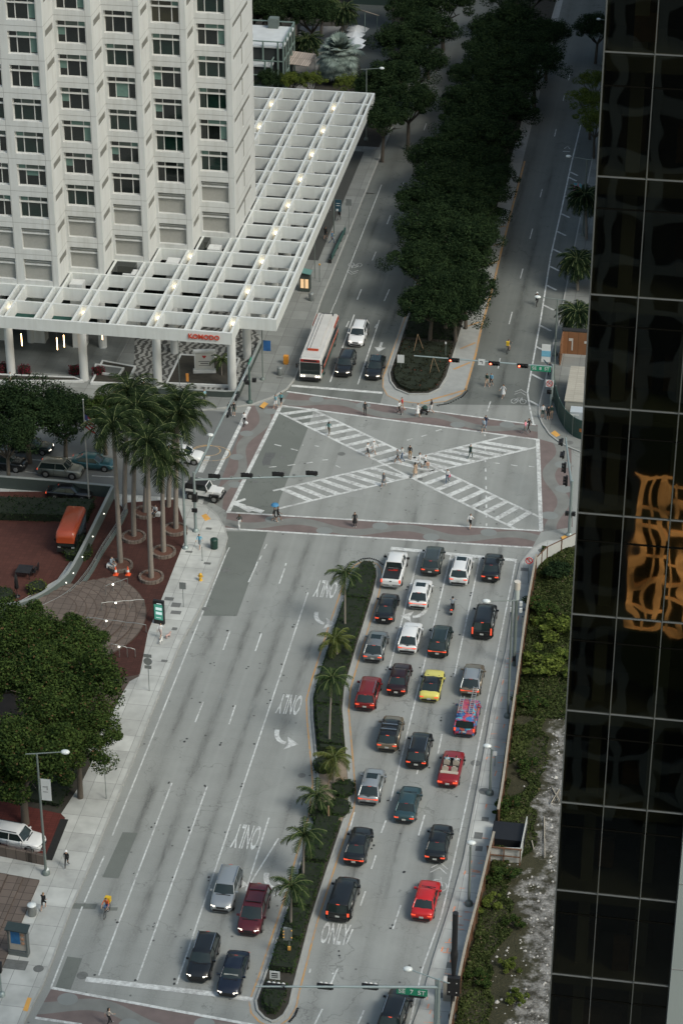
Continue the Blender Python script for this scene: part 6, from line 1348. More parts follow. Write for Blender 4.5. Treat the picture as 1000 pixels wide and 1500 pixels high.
def person(c,label,top,bot,pose='walk',face=0,sleeve='short',leg='long',shoe=Wt,hair=0,long_=False,dress=False,sk=0,z=.0,grp='people crossing at the crossing',h=1.0,xy=None,hat=None):
    x,y=xy if xy else G(*c); me=person_mesh(pose,sleeve,leg); o=bpy.data.objects.new('person',me); COL.objects.link(o); o.location=(x,y,z+.015); o.rotation_euler=(0,0,-R(face)); o.scale=(h,h,h)
    for i,m in enumerate((skin_t[sk],cloth(top),cloth(bot),cloth(shoe),hairs[hair])): o.material_slots[i].link='OBJECT'; o.material_slots[i].material=m
    tag(o,label,'person',grp)
    ln=pose_pts(pose)['lean']
    if long_: MB().ball((0,ln-.05,1.55),.10,10,sz=(1,.65,1.7)).build('hair',hairs[hair],o)
    if dress: MB().lathe((0,0,0),[(.25,.50),(.21,.78),(.15,1.0),(.135,1.14)],14).build('skirt',cloth(bot if dress==2 else top),o)
    if hat: MB().lathe((0,ln,1.66),[(.13,0),(.11,.01),(.10,.07),(.04,.11)],12).build('cap',cloth(hat),o)
    return o
CG='people on the road crossing'
PP=[((404,597.5),'person in light blue shirt and pale shorts at the upper left corner of the box',LB,Wt,'walk',200,dict(leg='shorts')),
((412,594.5),'person in dark top beside the light blue shirt at the upper left box corner',(.10,.28,.32),Bl,'stride',200,dict(leg='shorts',long_=True)),
((534.5,608.5),'person all in black with long hair on the upper crosswalk, left of the stroller group',Bl,Bl,'stand',150,dict(long_=True,shoe=Bl)),
((584,607),'person in white top and black trousers beside the one in red',Wt,Bl,'walk',100,{}),
((589,602),'person in red top walking behind the white top and black trousers',Rd,Tn,'stride',280,dict(leg='shorts')),
((611,610.5),'person in a white dress left of the stroller',Wt,Wt,'walk',90,dict(dress=True,leg='shorts')),
((631.5,605),'person in black top with long hair pushing the stroller',Bl,Wt,'walk',270,dict(leg='shorts',long_=True)),
((481.5,638),'person in teal top and brown trousers on the upper left zebra ladder',(.08,.18,.18),(.12,.09,.06),'stride',20,dict(long_=True)),
((538,668.5),'person in white T-shirt and black shorts left of the centre',Wt,Bl,'walk',110,dict(leg='shorts')),
((547,665),'person all in white with white cap left of the centre',Wt,(.5,.5,.5),'walk',110,dict(leg='shorts',hat=Wt)),
((582.5,678.5),'person in grey T-shirt and dark shorts at the centre of the ladders',Gy,Bl,'stride',290,dict(leg='shorts')),
((589,675.5),'person in pale printed shirt behind the grey T-shirt at the centre',(.40,.42,.42),Jn,'walk',290,{}),
((600,672.5),'person in black top and khaki trousers facing the camera at the centre',Bl,Kh,'stand',185,dict(sleeve='long',shoe=Bl)),
((614,683.5),'person in white vest with dark hair at the centre',Wt,Wt,'walk',100,dict(leg='shorts',long_=True)),
((622,686.5),'person in white top and black shorts carrying a tan bag at the centre',Wt,Bl,'stride',100,dict(leg='shorts')),
((607.5,698),'person in a long tan dress just below the centre',Tn,(.35,.24,.17),'walk',10,dict(dress=True,long_=True)),
((562,712.5),'person in a grey dress walking alone below the lower left ladder',Gy,Gy,'walk',200,dict(dress=True,leg='shorts')),
((655,707.5),'person in white top and blue jeans with pink bag on the lower right ladder',Wt,Jn,'walk',190,{}),
((688,671.5),'person in dark green clothes on the upper right ladder',Gn,Gn,'walk',30,dict(sleeve='long')),
((688,774),'person in white top and black shorts at the lower right of the white box',Wt,Bl,'stride',15,dict(leg='shorts',hair=1)),
((519.5,771.5),'person in a long black dress on the lower crosswalk',Bl,Bl,'stand',170,dict(dress=True,long_=True,hair=1)),
((402,764),'person in black under a blue umbrella, left of the pair on the lower crosswalk',Bl,Bl,'walk',90,dict(leg='shorts')),
((407,763),'person in black shorts, right of the pair on the lower crosswalk',Bl,Bl,'stride',90,dict(leg='shorts',sk=1)),
((351,774.5),'person in dark top and white trousers at the lower left corner of the crossing',(.04,.05,.05),Wt,'walk',330,dict(long_=True,hair=1)),
((358,624),'person in white shirt and black trousers with a round white bag on the left crosswalk',Wt,Bl,'walk',350,dict(sleeve='long',shoe=Bl)),
((708,633),'person in light blue top on the upper crosswalk, right part, nearest',(.38,.45,.52),Gy,'walk',200,dict(leg='shorts')),
((711,628),'person in navy top just behind the light blue top on the upper crosswalk',Nv,Jn,'stride',200,{}),
((769,636),'person in pink T-shirt at the right end of the upper crosswalk',Pk,Gy,'stride',300,{}),
((774,633),'person in black behind the pink T-shirt at the upper crosswalk',Bl,Bl,'walk',300,{}),
((736.5,582.5),'person in a white dress crossing the right roadway alone above the crosswalk',Wt,Wt,'stride',210,dict(dress=True,leg='shorts',long_=True)),
((712.5,566),'person in dark green top and tan trousers, left of the pair under the signals',Gn,Tn,'walk',200,dict(leg='shorts')),
((719,566),'person in blue and white top, right of the pair under the signals',(.15,.35,.5),Bl,'walk',200,dict(leg='shorts')),
((160,1502),'person in cream top and black trousers on the red crosswalk at the bottom left',(.5,.42,.36),Bl,'stride',40,dict(long_=True))]
for c,lb,tp,bt_,ps_,fc,kw in PP: person(c,lb,tp,bt_,ps_,fc,grp=CG,**kw)
PS=[((336.5,610.5),'person in black, left of the dark pair at the kerb below the pergola corner',Bl,Bl,'stand',180,dict(sleeve='long',shoe=Bl)),
((343,610.5),'person in dark green shorts, right of the dark pair at the pergola corner kerb',Bl,Gn,'stand',180,dict(leg='shorts')),
((300.5,591.5),'person in light blue shirt on the pavement below the monument sign',LB,Bl,'walk',270,{}),
((293,805),'person in bright blue T-shirt near the green bin',(.12,.38,.55),(.2,.25,.28),'stride',190,dict(leg='shorts')),
((235.5,937),'person in white T-shirt walking small dogs beyond the information screen',Wt,(.5,.4,.38),'stride',10,dict(leg='shorts')),
((99,1272),'person in black with a white cap beside the street lamp',Bl,Bl,'walk',180,dict(hat=Wt,sleeve='long')),
((64.5,1335),'jogger in black T-shirt and shorts near the grey bin',Bl,Bl,'run',10,dict(leg='shorts',hair=2)),
((210,572),'person in white T-shirt at the edge of the wavy plaza',Wt,Bl,'walk',190,{}),
((17,566),'person in pale clothes beside the first pergola column',(.45,.5,.5),Tn,'walk',270,{}),
((482.5,311),'person with an open dark coat under the pergola edge on the far pavement',Gy,Gy,'walk',180,{}),
((496.5,324.5),'person in black beside the blue banner on the far pavement',Bl,Bl,'walk',10,dict(sleeve='long')),
((476.5,351.5),'person in black T-shirt and shorts above the bench on the far pavement',Bl,Bl,'walk',10,dict(leg='shorts',sk=1)),
((486,358),'person in blue leaning at the left of the green bench',(.08,.2,.35),Jn,'walk',60,{}),
((819,536),'person in dark jacket standing by the plywood shack',Bl,Bl,'phone',300,dict(sleeve='long')),
((803.5,551),'person partly hidden behind the blue banner pole on the right pavement',Gy,Bl,'walk',180,{}),
((794,614),'person in white top and green shorts waiting at the right corner',Wt,Gn,'stand',180,dict(leg='shorts',long_=True)),
((802,616.5),'person in black, middle of the three waiting at the right corner',Bl,Bl,'stand',180,dict(leg='shorts')),
((806.5,615),'person in dark green, right of the three waiting at the right corner',Gn,Tn,'stand',200,dict(leg='shorts'))]
for c,lb,tp,bt_,ps_,fc,kw in PS: person(c,lb,tp,bt_,ps_,fc,grp='people on the pavements',z=.14,**kw)
# seated people
def bench_block(c,label,w=.9):
    x,y=G(*c); r=thing('bench_block',label,'seat',(x,y,.15)); MB().box((0,-.05,.22),(w,.5,.36)).build('seat',MT['white_concrete'],r); return x,y
x,y=bench_block((229,757),'low pale seat block between the royal palms'); person((0,0),'person in white seated between the royal palms',Wt,Bl,'sit',200,xy=(x,y),z=-.25,grp='people on the pavements')
x,y=bench_block((164,833),'low pale seat block at the end of the ramp railing'); person((0,0),'person in grey blue seated at the end of the ramp railing',(.22,.28,.33),Gy,'sit',120,xy=(x,y),z=-.25,grp='people on the pavements')
ml=mcy.location; person((0,0),'motorcyclist in grey jacket and dark helmet on the black motorcycle',(.22,.25,.28),Bl,'ride',0,xy=(ml.x,ml.y-.25),z=-.06,sleeve='long',shoe=Bl,hat=Bl,grp='riders')
cl_=conv.location
for s,w in ((-1,'driver'),(1,'passenger')): person((0,0),f'{w} of the open convertible in a pale top'+(' with light blue sleeves' if s<0 else ' on the right seat'),(.45,.48,.5) if s>0 else (.25,.42,.5),Nv,'sit',0,xy=(cl_.x+s*.40,cl_.y+.10),z=.10,sleeve='long',h=.98,grp='people in the convertible')
# bicycles
def bicycle(label,c,face):
    x,y=G(*c); th=thing('bicycle',label,'bicycle',(x,y,.012),-R(face),'bicycles'); fm=M('bike_frame',(.03,.03,.035),.4)
    for yy in (-.5,.5):
        w=MB(); w.path([(0,.33*math.cos(R(a)),.33*math.sin(R(a))) for a in range(0,361,24)],.025,5); w.build('wheel',tyre,th,(0,yy,.34))
    mb=MB().tube((0,-.5,.34),(0,-.18,.80),.02).tube((0,-.18,.80),(0,.35,.80),.02).tube((0,.35,.86),(0,.5,.34),.02).tube((0,.3,.76),(0,-.05,.32),.02).tube((0,-.05,.32),(0,-.5,.34),.02).tube((0,-.18,.80),(0,-.05,.32),.02); mb.build('frame',fm,th)
    MB().tube((-.26,.36,1.0),(.26,.36,1.0),.02).tube((0,.35,.8),(0,.36,1.0),.02).build('handlebar',fm,th); MB().box((0,-.22,.86),(.15,.26,.06)).build('saddle',trim,th); return th
for c,f_,lb,tp,bt_,lg,gr_ in (((157,1340),185,'delivery rider in orange top and blue shorts on a bicycle, lower left',(.50,.10,.03),(.04,.12,.3),'shorts',0),((744,516),10,'rider in dark top on a bicycle in the right far roadway, with yellow backpack',(.03,.03,.03),Tn,'shorts',0),((785.5,447),0,'rider in black with white helmet on a bicycle near the right edge line',Bl,Bl,'long',0)):
    b_=bicycle('bicycle under the '+lb.split(' on a bicycle')[0],c,f_); person((0,0),lb,tp,bt_,'ride',f_,xy=(b_.location.x-.2*math.sin(R(f_)),b_.location.y-.2*math.cos(R(f_))),z=.0,leg=lg,grp='riders',hat=Wt if 'helmet' in lb else None)
    if 'yellow' in lb or 'delivery' in lb:
        big='delivery' in lb; a=R(f_); ox,oy=-.45*math.sin(a),-.45*math.cos(a); m=MB().box((0,0,0),(.46,.38,.46) if big else (.32,.22,.40)).box((0,.02,.24),(.40,.32,.05))
        tag(m.build('backpack',M('yellow_bag',(.62,.40,.02),.6),None,(b_.location.x+ox*.9,b_.location.y+oy*.9-(0 if not big else 0),1.28),-a),'big yellow cube delivery backpack on the rider at the lower left' if big else 'yellow backpack on the rider in the right far roadway','backpack')
# bags, umbrella, stroller, dogs
def small(name,label,cat,c,z,mb,mat): x,y=G(*c); return tag(mb.build(name,mat,None,(x,y,z)),label,cat)
small('bag','round white bag held by the person in white shirt on the left crosswalk','bag',(361,626),.55,MB().ball((0,0,0),.20,12,sz=(1,.6,1)).tube((-.05,0,.18),(0,0,.38),.012).tube((.05,0,.18),(0,0,.38),.012),cloth(Wt))
small('bag','small pink bag carried beside the blue jeans on the lower right ladder','bag',(658,708),.95,MB().box((0,0,0),(.16,.26,.26),taper=.8).tube((0,-.08,.1),(0,0,.35),.012),M('pink_bag',(.5,.05,.15),.6))
small('bag','tan shopping bag carried at the centre of the ladders','bag',(626,687),.6,MB().box((0,0,0),(.34,.16,.34),taper=1.1).tube((-.08,0,.15),(0,0,.35),.012),M('tan_bag',(.45,.28,.20),.7))
small('umbrella','small blue umbrella over the pair on the lower crosswalk','umbrella',(403,763.5),0,MB().lathe((0,0,1.9),[(.42,0),(.36,.12),(.2,.2),(.02,.24)],10).tube((0,0,1.05),(0,0,2.1),.012),M('umbrella_blue',(.05,.20,.38),.7))
x,y=G(620.5,606.5); st=thing('stroller','black stroller pushed between two people on the upper crosswalk','stroller',(x,y,.012)); MB().box((0,0,.62),(.75,.45,.35),taper=.8).build('seat',cloth(Bl),st); MB().lathe((.1,0,.78),[(.30,0),(.28,.14),(.15,.26)],10).build('hood',cloth(Gn),st); MB().tube((-.3,0,.3),(.62,0,1.02),.02).tube((.3,0,.15),(-.3,0,.7),.02).build('frame',rail,st)
for i in (-.32,.32):
    for j in (-.22,.22): MB().tube((i,j-.02,.14),(i,j+.02,.14),.14,.14,12).build('wheel',tyre,st)
def dog(c,label,col,face):
    x,y=G(*c,.15); V=[(0,-.22,.30),(0,0,.31),(0,.18,.32),(0,.27,.42),(0,.36,.46),(0,.46,.43),(0,-.34,.42)]; Rr=[.085,.09,.10,.06,.075,.035,.02]; E=[(0,1),(1,2),(2,3),(3,4),(4,5),(0,6)]
    for s in (-1,1):
        i=len(V); V+=[(s*.07,.19,.20),(s*.07,.17,.12),(s*.07,.20,.02)]; Rr+=[.045,.03,.028]; E+=[(2,i),(i,i+1),(i+1,i+2)]
        i=len(V); V+=[(s*.07,-.20,.22),(s*.07,-.28,.13),(s*.07,-.26,.02)]; Rr+=[.055,.03,.028]; E+=[(0,i),(i,i+1),(i+1,i+2)]
        i=len(V); V+=[(s*.05,.34,.54)]; Rr+=[.02]; E+=[(4,i)]
    me=bpy.data.meshes.new('dog'); me.from_pydata(V,E,[]); o=bpy.data.objects.new('dog_tmp',me); COL.objects.link(o); o.modifiers.new('s','SKIN')
    for i,r_ in enumerate(Rr): me.skin_vertices[0].data[i].radius=(r_,r_); me.skin_vertices[0].data[i].use_root=(i==0)
    o.modifiers.new('u','SUBSURF').levels=1; bpy.context.view_layer.update(); m2=bpy.data.meshes.new_from_object(o.evaluated_get(bpy.context.evaluated_depsgraph_get())); bpy.data.objects.remove(o); m2.materials.clear(); m2.materials.append(M('fur_'+label.split()[1],col,.95)); m2.polygons.foreach_set('use_smooth',[True]*len(m2.polygons))
    o=bpy.data.objects.new('dog',m2); COL.objects.link(o); o.location=(x,y,.155); o.rotation_euler=(0,0,-R(face)); tag(o,label,'dog')
dog((236,942),'small white dog just in front of its walker',(.6,.6,.58),10); dog((246.5,934),'small pinkish dog to the right of its walker',(.45,.30,.27),30)
# ================================================================ STREET FURNITURE
galv=M('galvanised',(.30,.36,.36),.45,metal=.4,var=.1); gpole=M('grey_green_pole',(.16,.19,.18),.5,metal=.2,var=.15); lampg=M('lamp_glass',(.62,.66,.66),.25,var=.05); sgreen=M('sign_green',(.01,.20,.11),.5,var=.05); swhite=M('sign_white',(.58,.60,.60),.5,var=.05); sback=M('sign_back',(.22,.24,.24),.5,metal=.4); red_on=M('signal_red',(.6,.03,.01),.4,emit=(1,.10,.05),es=9)
def street_lamp(label,c,topy,armdir,headpx,colm_=None,banner=None,base_r=.34,back=.9,name='street_lamp'):
    x,y=G(*c,.14); h=hgt(c,topy); colm_=colm_ or gpole; th=thing(name,label,'street lamp',(x,y,.14)); h-=.14
    MB().tube((0,0,.3),(0,0,h),.12,.075,10).build('pole',colm_,th); MB().lathe((0,0,0),[(base_r,0),(base_r,.12),(base_r*.85,.3),(.14,.42)],14).build('base',colm_,th)
    hx,hy=G(*headpx,h+.2); d=Vector((hx-x,hy-y,0)); u=d.normalized()
    MB().tube(-u*back+Vector((0,0,h-.05)),u*.1+Vector((0,0,h)),.05).tube((0,0,h),d+Vector((0,0,h+.18)),.055,.04).build('arm',colm_,th)
    hd=MB().ball(d+Vector((0,0,h+.16)),.30,12,sz=(1.25,.9,.62)); hd.build('lamp_head',lampg,th)
    return th,x,y,h
l1,x,y,h=street_lamp('tall street lamp with a white banner at the lower left, in front of the driveway','' or (68,1280),1102,None,(96,1103)); 
MB().box((.55,-.02,h-3.5),(.82,.03,2.1)).build('banner',swhite,l1); mb=MB().box((.45,-.045,h-3.2),(.3,.01,.06)).box((.66,-.045,h-3.3),(.06,.01,.4)).box((.5,-.045,h-3.7),(.4,.01,.05)); mb.build('banner_marks',M('letter_grey',(.12,.12,.12)),l1); MB().tube((0,0,h-2.45),(1,0,h-2.45),.02).tube((0,0,h-4.55),(1,0,h-4.55),.02).build('banner_arm',gpole,l1)
street_lamp('grey street lamp rising behind the far edge of the pergola',(536,205),100,None,(559,101),back=.8)
street_lamp('street lamp at the right pavement over the large black SUV, left of the camera pole',(743,1050),878,None,(712,882),back=.3)
street_lamp('short-looking street lamp beside the black sedan with silver trim',(686,1325),1236,None,(690,1236),back=.2)
street_lamp('street lamp beside the dark red convertible with a small white box on it',(717,1163),1096,None,(713,1094),back=.2)
street_lamp('street lamp in front of the far right pavement by the black-clad rider',(812,520),437,None,(787,436),back=.9)
l6,x,y,h=street_lamp('tall street lamp at the upper right with a blue and pink banner',(853,345),232,None,(832,230),back=.9)
st_img,t,b,o=base('banner_print',.6,.3); vo=node(t,'ShaderNodeTexVoronoi'); vo.inputs['Scale'].default_value=2.2; t.links.new(o,vo.inputs['Vector']); rr_=node(t,'ShaderNodeValToRGB'); rr_.color_ramp.interpolation='CONSTANT'; rr_.color_ramp.elements[0].color=(.06,.25,.38,1); rr_.color_ramp.elements[1].position=.55; rr_.color_ramp.elements[1].color=(.35,.16,.22,1); e_=rr_.color_ramp.elements.new(.3); e_.color=(.10,.30,.36,1); e_=rr_.color_ramp.elements.new(.75); e_.color=(.02,.03,.06,1); t.links.new(vo.outputs['Distance'],rr_.inputs[0]); t.links.new(rr_.outputs[0],b.inputs['Base Color'])
MB().box((-1.0,-.02,h-4.6),(1.0,.03,2.6)).build('banner',st_img,l6)
street_lamp('lamp half hidden by the dark tree at the top right beside the tower edge',(882,95),28,None,(876,29),back=.1)
def banner_pole(label,c,topy,bx,bcol,bh=1.9,bw=.9,off=2.0,marks=None,h=None):
    x,y=G(*c,.14); h=(h or hgt(c,topy))-.14; th=thing('banner_pole',label,'banner pole',(x,y,.14)); MB().tube((0,0,0),(0,0,h),.08,.06).build('pole',gpole,th); MB().lathe((0,0,0),[(.3,0),(.3,.1),(.12,.3)],12).build('base',gpole,th)
    MB().box((bx,-.02,h-off-bh/2),(bw,.03,bh)).build('banner',bcol,th); MB().tube((0,0,h-off),(bx*1.9,0,h-off),.02).tube((0,0,h-off-bh),(bx*1.9,0,h-off-bh),.02).build('banner_arm',gpole,th)
    if marks:
        mb=MB()
        for mx,mz,w,hh in marks: mb.box((bx+mx,-.045,h-off-bh/2+mz),(w,.01,hh))
        mb.build('banner_marks',swhite,th)
    return th
bblue=M('banner_blue',(.02,.10,.28),.6,var=.6,sc=1.2); bteal=M('banner_teal',(.015,.06,.09),.6,var=.2); bsky=M('banner_sky',(.15,.38,.52),.6,var=.2)
banner_pole('pole with a blue banner beside the pergola corner',(385,556),478,.55,bblue,1.3,.85,1.6)
banner_pole('pole with dark teal banner beside the pergola edge on the far pavement',(489,345),280,.55,bteal,1.6,.8,1.0,((0,.3,.5,.07),(0,0,.5,.07),(-.1,-.6,.3,.3)))
bp_=banner_pole('pole with a sky blue and white banner with a dark bird at the right corner',(809,588),500,-1.0,swhite,2.2,1.0,.3); 
MB().box((-1.0,-.05,5.9),(1.0,.02,.7)).build('banner_top',bsky,bp_); mb=MB(); mb.add([(-1.3,-.05,5.2),(-1.15,-.05,5.15),(-.7,-.05,4.6),(-.95,-.05,4.7),(-1.1,-.05,4.85)],[(0,4,3,2,1)]); mb.build('bird_shape',bteal,bp_)
# traffic signal masts
def sig_head(par,pos,n=3,facing='back',horiz=True,lit=None,rz=0):
    # a horizontal housing of n lamps; lamps and visors on the +Y side (back) or -Y side (front)
    w=.36; W2=w*n; s=1 if facing=='back' else -1
    b_=MB().box((0,0,0),(W2,.22,.36) if horiz else (.36,.22,W2)).box((0,s*.06,0),(W2+.16,.02,.52) if horiz else (.52,.02,W2+.16)).build('signal_head',trim,par,pos,rz)
    vm=MB()
    for i in range(n):
        o_=(i-(n-1)/2)*w; c_=(o_,0,0) if horiz else (0,0,o_)
        vm.tube((c_[0],s*.11,c_[2]),(c_[0],s*.36,c_[2]),.15,.15,10,caps=False)
    vm.build('visors',M('visor_white',(.55,.55,.53),.5) if lit=='white' else trim,b_)
    if lit=='red': MB().tube((-W2/2+w/2,s*.12,0),(-W2/2+w/2,s*.16,0),.12,.12,12).build('red_light',red_on,b_)
    return b_
def mast(label,c,poleh,armend,armz,heads,rpole=.17,armr=.12,name='signal_mast',mat=None,n_end=None,head_kw=None,start=None):
    mat=mat or galv; x,y=G(*c,.14) if c else start; th=thing(name,label,'traffic signal',(x,y,.14)); MB().tube((0,0,0),(0,0,poleh),rpole,rpole*.75,12).build('pole',mat,th); MB().lathe((0,0,0),[(rpole*2,0),(rpole*2,.12),(rpole*1.2,.3)],12).build('base',mat,th)
    ex,ey=G(*armend,armz); a=Vector((0,0,armz-.14-.15)); e=Vector((ex-x,ey-y,armz-.14)); MB().tube(a,e,armr,armr*.55,10).build('arm',mat,th)
    return th,a,e,(x,y)
# corner mast, left
h=6.6
th,a,e,(x,y)=mast('tall corner mast whose arm of dark signals spans the left half of the crossing',(287,778),6.9,(467,697),6.3,[])
for t_ in (.16,.42,.67,.94): p=a.lerp(e,t_); hd=sig_head(th,p+Vector((0,.12,.22)),3,'back'); 
for t_ in (.3,.52,.80): p=a.lerp(e,t_); MB().box(p+Vector((0,.05,.18)),(.28,.12,.14)).build('sensor',rail,th)
ex,ey=G(372,521,6.6); a2=Vector((0,0,6.5)); e2=Vector((ex-x,ey-y,6.5)); MB().tube(a2,e2,.13,.06,10).build('street_arm',galv,th)
d_=(e2-a2).normalized(); rzz=math.atan2(d_.y,d_.x)
for t_ in (.50,.64,.80): p=a2.lerp(e2,t_); sig_head(th,p+Vector((.35,0,-.1)),3,'back',True,'white',rzz)
hx,hy=G(308,637,7.6); MB().tube(a2.lerp(e2,.2),Vector((hx-x,hy-y,7.4)),.05).build('lamp_arm',galv,th); MB().ball((hx-x,hy-y,7.45),.30,12,sz=(1.2,1,.6)).build('lamp_head',lampg,th)
MB().box((.0,.0,4.0),(.5,.5,.9)).box((0,-.25,2.6),(.55,.2,.4)).build('control_box',trim,th)
# slim pole beside
x,y=G(272,803,.14); tag(MB().tube((0,0,0),(0,0,hgt((272,803),640)-.14),.15,.09,10).lathe((0,0,0),[(.34,0),(.34,.15),(.17,.3)],12).build('utility_pole',galv,None,(x,y,.14)),'plain slim grey pole just left of the corner mast','pole')
# corner mast, far right (signals face the camera)
th,a,e,(x,y)=mast('grey mast with three red-lit signals and a green SE 8 ST sign',(806,600),5.6,(606,521),5.6,[])
for t_ in (.22,.43,.71): p=a.lerp(e,1-(1-t_)) ; p=e.lerp(a,{.22:.29,.43:.58,.71:.785}[t_]); sig_head(th,p+Vector((0,-.14,-.05)),3,'front',True,'red')
p=e.lerp(a,.49); MB().box(p+Vector((0,-.14,-.05)),(.75,.03,.75)).build('white_sign',swhite,th); mb=MB().tube(p+Vector((-.2,-.17,.05)),p+Vector((.1,-.17,.05)),.03).tube(p+Vector((.1,-.17,.05)),p+Vector((.1,-.17,-.2)),.03); mb.build('turn_symbol',trim,th)
p=e.lerp(a,.915)+Vector((0,-.16,-.25)); MB().box(p,(2.2,.04,.66)).build('street_sign',sgreen,th); tm=text_mb('SE  8  ST',1.9,.38,.02,.0); xf(tm,Matrix.Translation(p+Vector((0,-.035,.04)))@Matrix.Rotation(R(90),4,'X')); tm.build('sign_text',swhite,th); tm=text_mb('BRICKELL AVE',1.3,.11,.01); xf(tm,Matrix.Translation(p+Vector((0,-.035,-.24)))@Matrix.Rotation(R(90),4,'X'))
MB().box((-.25,-.1,3.3),(.9,.03,.9)).build('no_turn_sign',swhite,th); mb=MB(); mb.path([(-.25+.34*math.cos(R(a_)),-.125,3.3+.34*math.sin(R(a_))) for a_ in range(0,361,30)],.04,5); mb.tube((-.5,-.125,3.5),(0,-.125,3.08),.035); mb.build('sign_ring',M('sign_ring_red',(.45,.02,.02),.5),th); mb=MB().tube((-.35,-.12,3.15),(-.35,-.12,3.4),.035).tube((-.35,-.12,3.4),(-.1,-.12,3.4),.035); mb.build('sign_arrow',trim,th)
sig_head(th,Vector((-.25,-.15,2.3)),1,'front',True)
MB().box((.15,0,1.4),(.25,.25,.5)).build('push_button_box',dk,th)
# right mast along the street direction
th,a,e,(x,y)=mast('pale mast at the right corner with arm of dark signals over the red crosswalk',(833,784),6.4,(828,641),5.9,[],.19,.15)
for t_ in (.10,.36,.62,.88): p=e.lerp(a,t_); sig_head(th,p+Vector((-.45,0,.0)),3,'back',False if t_>.5 else True,None,math.pi/2 if t_<.5 else math.pi/2)
for s in (-.35,.35): MB().box((s,-.1,2.6),(.34,.3,.40)).build('pedestrian_signal',trim,th)
# bottom mast
th,a,e,(x,y)=mast('pale mast at the bottom with white-hooded signals and a green SE 7 ST sign',None,6.4,(374,1445),5.9,[],start=G(640,1530,.14))
for px_,n_ in (((402,1453),4),((471,1467),3),((535,1476),3)):
    gx,gy=G(*px_,5.55); k=(gx-x)/(e.x) ; p=a.lerp(e,k); sig_head(th,p+Vector((0,.14,-.12)),n_,'back',True,'white')
gx,gy=G(596,1488,5.4); k=(gx-x)/e.x; p=a.lerp(e,k)+Vector((0,-.16,-.30)); MB().box(p,(2.3,.04,.66)).build('street_sign',sgreen,th); tm=text_mb('SE  7  ST',2.0,.40,.02,.0); xf(tm,Matrix.Translation(p+Vector((0,-.035,0)))@Matrix.Rotation(R(90),4,'X')); tm.build('sign_text',swhite,th); sig_head(th,p+Vector((.35,.2,-.45)),3,'back')
street_lamp('street lamp at the bottom right with a small dark name plate on its arm',(636,1524),1432,None,(597,1421),galv,back=1.0)
# black pole
x,y=G(662,1492,.14); h=hgt((662,1492),1335)-.14; th=thing('utility_pole','thick black equipment pole with a wide cylinder top at the lower right pavement','pole',(x,y,.14))
MB().lathe((0,0,0),[(.30,0),(.30,.35),(.16,.4),(.16,h*.45)],14).build('pole',blk,th); MB().tube((0,0,h*.45),(0,0,h*.62),.17,.30,14).tube((0,0,h*.62),(0,0,h*.66),.30,.22,14).build('neck',blk,th); MB().tube((0,0,h*.66),(0,0,h),.22,.22,16).build('antenna_cylinder',blk,th); MB().box((.05,-.25,h*.34),(.95,.4,1.7)).build('equipment_box',blk,th)
mb=MB()
for s in (-.25,.3):
    for z in (-.5,.4): mb.box((s,-.46,h*.34+z),(.08,.02,.08))
mb.build('bolts',swhite,th)
# camera pole at right with cream cylinder
x,y=G(752,975,.14); h=hgt((752,975),850)-.14; th=thing('equipment_pole','pale equipment pole with cream cylinder top and four small antennas beside the outer lane','pole',(x,y,.14))
MB().tube((0,0,0),(0,0,h-1.9),.17,.15,12).build('pole',gpole,th); MB().tube((0,0,h-1.9),(0,0,h-.8),.24,.26,14).build('neck',M('pale_shroud',(.42,.47,.46),.5),th); MB().tube((0,0,h-.8),(0,0,h),.30,.30,16).build('antenna_cylinder',M('cream_cylinder',(.55,.51,.45),.5),th)
for s in (-1,1):
    for z in (0,-.7): MB().box((s*.42,-.12,h-2.3+z),(.26,.2,.42)).build('antenna',swhite,th)
MB().box((0,-.1,.9),(.3,.3,.5)).build('meter_box',blk,th)
def sign_post(label,c,topy,w,hh,mat,shape='rect',marks=None,ring=False,z=.14,rz=0,mb2=None):
    x,y=G(*c,z); h=max(1.6,hgt(c,topy)-z); th=thing('sign_post',label,'sign',(x,y,z),rz); MB().tube((0,0,0),(0,0,h),.035,.035,6).build('post',gpole,th)
    if shape=='rect': MB().box((0,-.06,h-hh/2),(w,.03,hh)).build('sign_plate',mat,th)
    elif shape=='round': MB().tube((0,-.05,h-hh/2),(0,-.08,h-hh/2),hh/2,hh/2,20).build('sign_plate',mat,th)
    if ring: mb=MB(); r_=hh/2*.9; mb.path([(r_*math.cos(R(a_)),-.095,h-hh/2+r_*math.sin(R(a_))) for a_ in range(0,361,24)],.05,5); mb.tube((-r_*.7,-.095,h-hh/2+r_*.7),(r_*.7,-.095,h-hh/2-r_*.7),.045); mb.build('sign_ring',M('sign_ring_red',(.45,.02,.02),.5),th)
    if marks:
        mb=MB()
        for mx,mz,w_,h_ in marks: mb.box((mx,-.085,h-hh/2+mz),(w_,.01,h_))
        mb.build('sign_marks',trim,th)
    return th,h
sign_post('round no-turn sign on a thin post at the top of the right pavement',(773,854),814,.75,.75,swhite,'round',((.0,.0,.06,.3),(-.1,.12,.25,.06)),True)
sign_post('grey sign board seen from behind on the left pavement between kiosk and hydrant',(269,889),851,.65,.75,sback)
th,h=sign_post('highway shield sign post seen from behind on the left pavement above the big tree',(219,1012),956,.75,.35,sback); MB().tube((0,-.05,h-.78),(0,-.08,h-.78),.40,.40,18).build('shield_plate',sback,th); MB().box((0,-.06,h-1.40),(.65,.03,.35)).build('arrow_plate',sback,th)
sign_post('bare thin sign post on the left pavement beside the dark shrub bed',(156,1170),1122,.12,.3,sback)
sign_post('small square grey sign facing the camera on the right median end, above the red plants',(586.5,543),518,.8,1.0,swhite)
